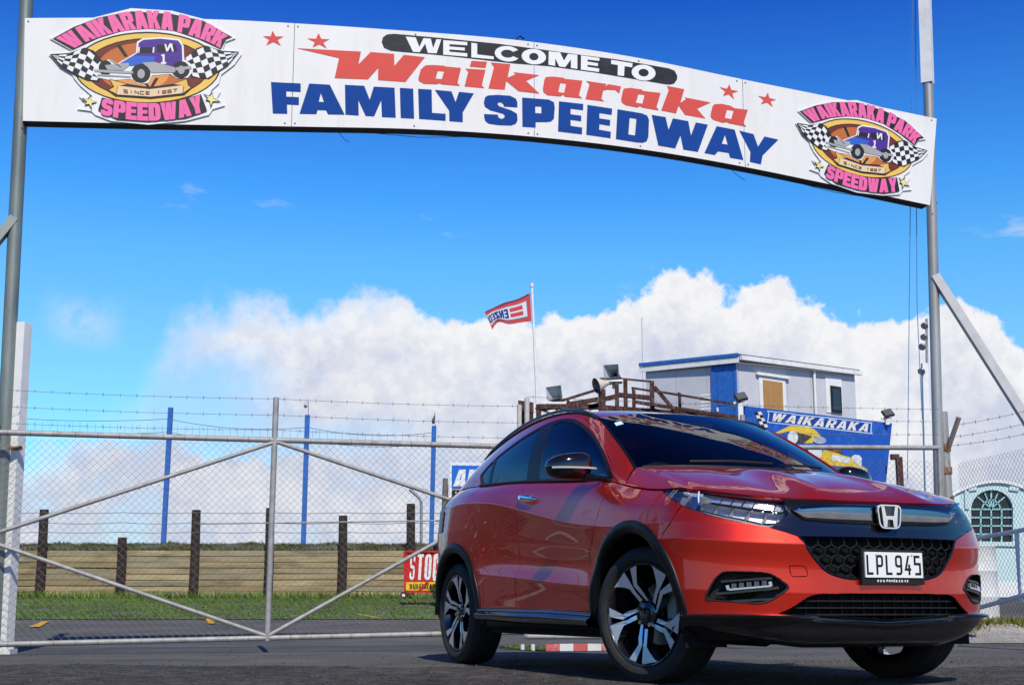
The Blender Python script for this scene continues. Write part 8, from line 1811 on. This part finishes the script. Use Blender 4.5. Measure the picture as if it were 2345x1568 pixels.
# ---- turquoise building with arched window
TQ = mat('turquoise_render', (.55, .72, .73), .8, var=.05, vscale=3, dirt=(.36, .5, .5), damt=.4); TB = thing('clubhouse', 'pale turquoise building with arched parapet and fanlight window behind the fence', 'building', tuple(at(2262, 1392, 30))); AO = Vector(TB.location); AO.z = .2; TB.location = AO
def tq(px, py, d=0): p = at(px, py, 30); return loc((p.x, 30 - d, p.z))
arc_ = [(2180, 1390), (2180, 1133)] + [(x, 1131 - 29 * math.sin(math.pi * (x - 2178) / 200)) for x in np.linspace(2186, 2372, 14)] + [(2372, 1390)]
wo = [(2224, 1240), (2224, 1165)] + [(2272 - 48 * math.cos(a), 1165 - 44 * math.sin(a)) for a in np.linspace(.25, math.pi - .25, 11)] + [(2320, 1165), (2320, 1240)]
q = MB(); q.flat([arc_, wo], lambda x, y: tq(x, y, 0)); nv = len(arc_)
v = [tq(*p, 0) for p in arc_] + [tq(*p, -3) for p in arc_]; q.add(v, [(i, (i + 1) % nv, (i + 1) % nv + nv, i + nv) for i in range(nv)] + [tuple(range(nv, 2 * nv))])
nw = len(wo); v = [tq(*p, 0) for p in wo] + [tq(*p, -.12) for p in wo]; q.add(v, [(i, (i + 1) % nw, (i + 1) % nw + nw, i + nw) for i in range(nw)])
q.build('wall', TQ, TB)
q = MB(); q.flat([wo], lambda x, y: tq(x, y, -.10)); wn = q.build('window', mat('dark_glass', (.012, .016, .018), .08), TB)
GB = mat('turquoise_glazing_bar', (.30, .60, .62), .6); q = MB()
for x in (2248, 2272, 2296): q.bar(tq(x, 1240, -.07), tq(x, 1165 if x != 2272 else 1122, -.07), .035, .03, up=(0, 1, 0))
for y in (1165, 1184, 1203, 1222): q.bar(tq(2224, y, -.07), tq(2320, y, -.07), .035, .03, up=(0, 1, 0))
for a in (.75, 1.2, math.pi - 1.2, math.pi - .75): q.bar(tq(2272, 1163, -.07), tq(2272 - 46 * math.cos(a), 1163 - 42 * math.sin(a), -.07), .03, .03, up=(0, 1, 0))
P_ = [tq(2272 - 21 * math.cos(a), 1165 - 21 * math.sin(a), -.07) for a in np.linspace(0, math.pi, 12)]
for a, b_ in zip(P_[:-1], P_[1:]): q.bar(a, b_, .035, .03, up=(0, 1, 0))
q.build('glazing_bar', GB, wn)
q = MB()
for a, b_ in (((2212, 1120), (2236, 1117)), ((2212, 1120), (2214, 1165)), ((2214, 1243), (2330, 1246)), ((2310, 1117), (2332, 1120))): q.bar(tq(*a, .02), tq(*b_, .02), .10, .05, up=(0, 1, 0))
islands(q.build('window_trim', TQ, TB))
q = MB(); 
for a, b_ in zip(arc_[1:-2], arc_[2:-1]): q.bar(tq(*a, .03), tq(*b_, .03), .07, .07, up=(0, 1, 0))
q.build('parapet_coping', INK_W, TB)
q = MB(); q.add([tq(2180, 1330, .06), tq(2372, 1334, .06), tq(2372, 1395, .06), tq(2180, 1395, .06)], [(0, 1, 2, 3)]); q.build('plinth', INK_W, TB, fixn=False)
# white wall right of the billboard
q = MB(); A_, B_ = at(2035, 1135, 36), at(2180, 1390, 36); q.box((0, 0, (A_.z - .6) / 2), (B_.x - A_.x + .6, .3, A_.z - .6)); o = q.build('white_wall', WHITEP); o.location = ((A_.x + B_.x) / 2, 36, .6); props(o, 'blank white wall between the billboard and the right pole', 'wall')
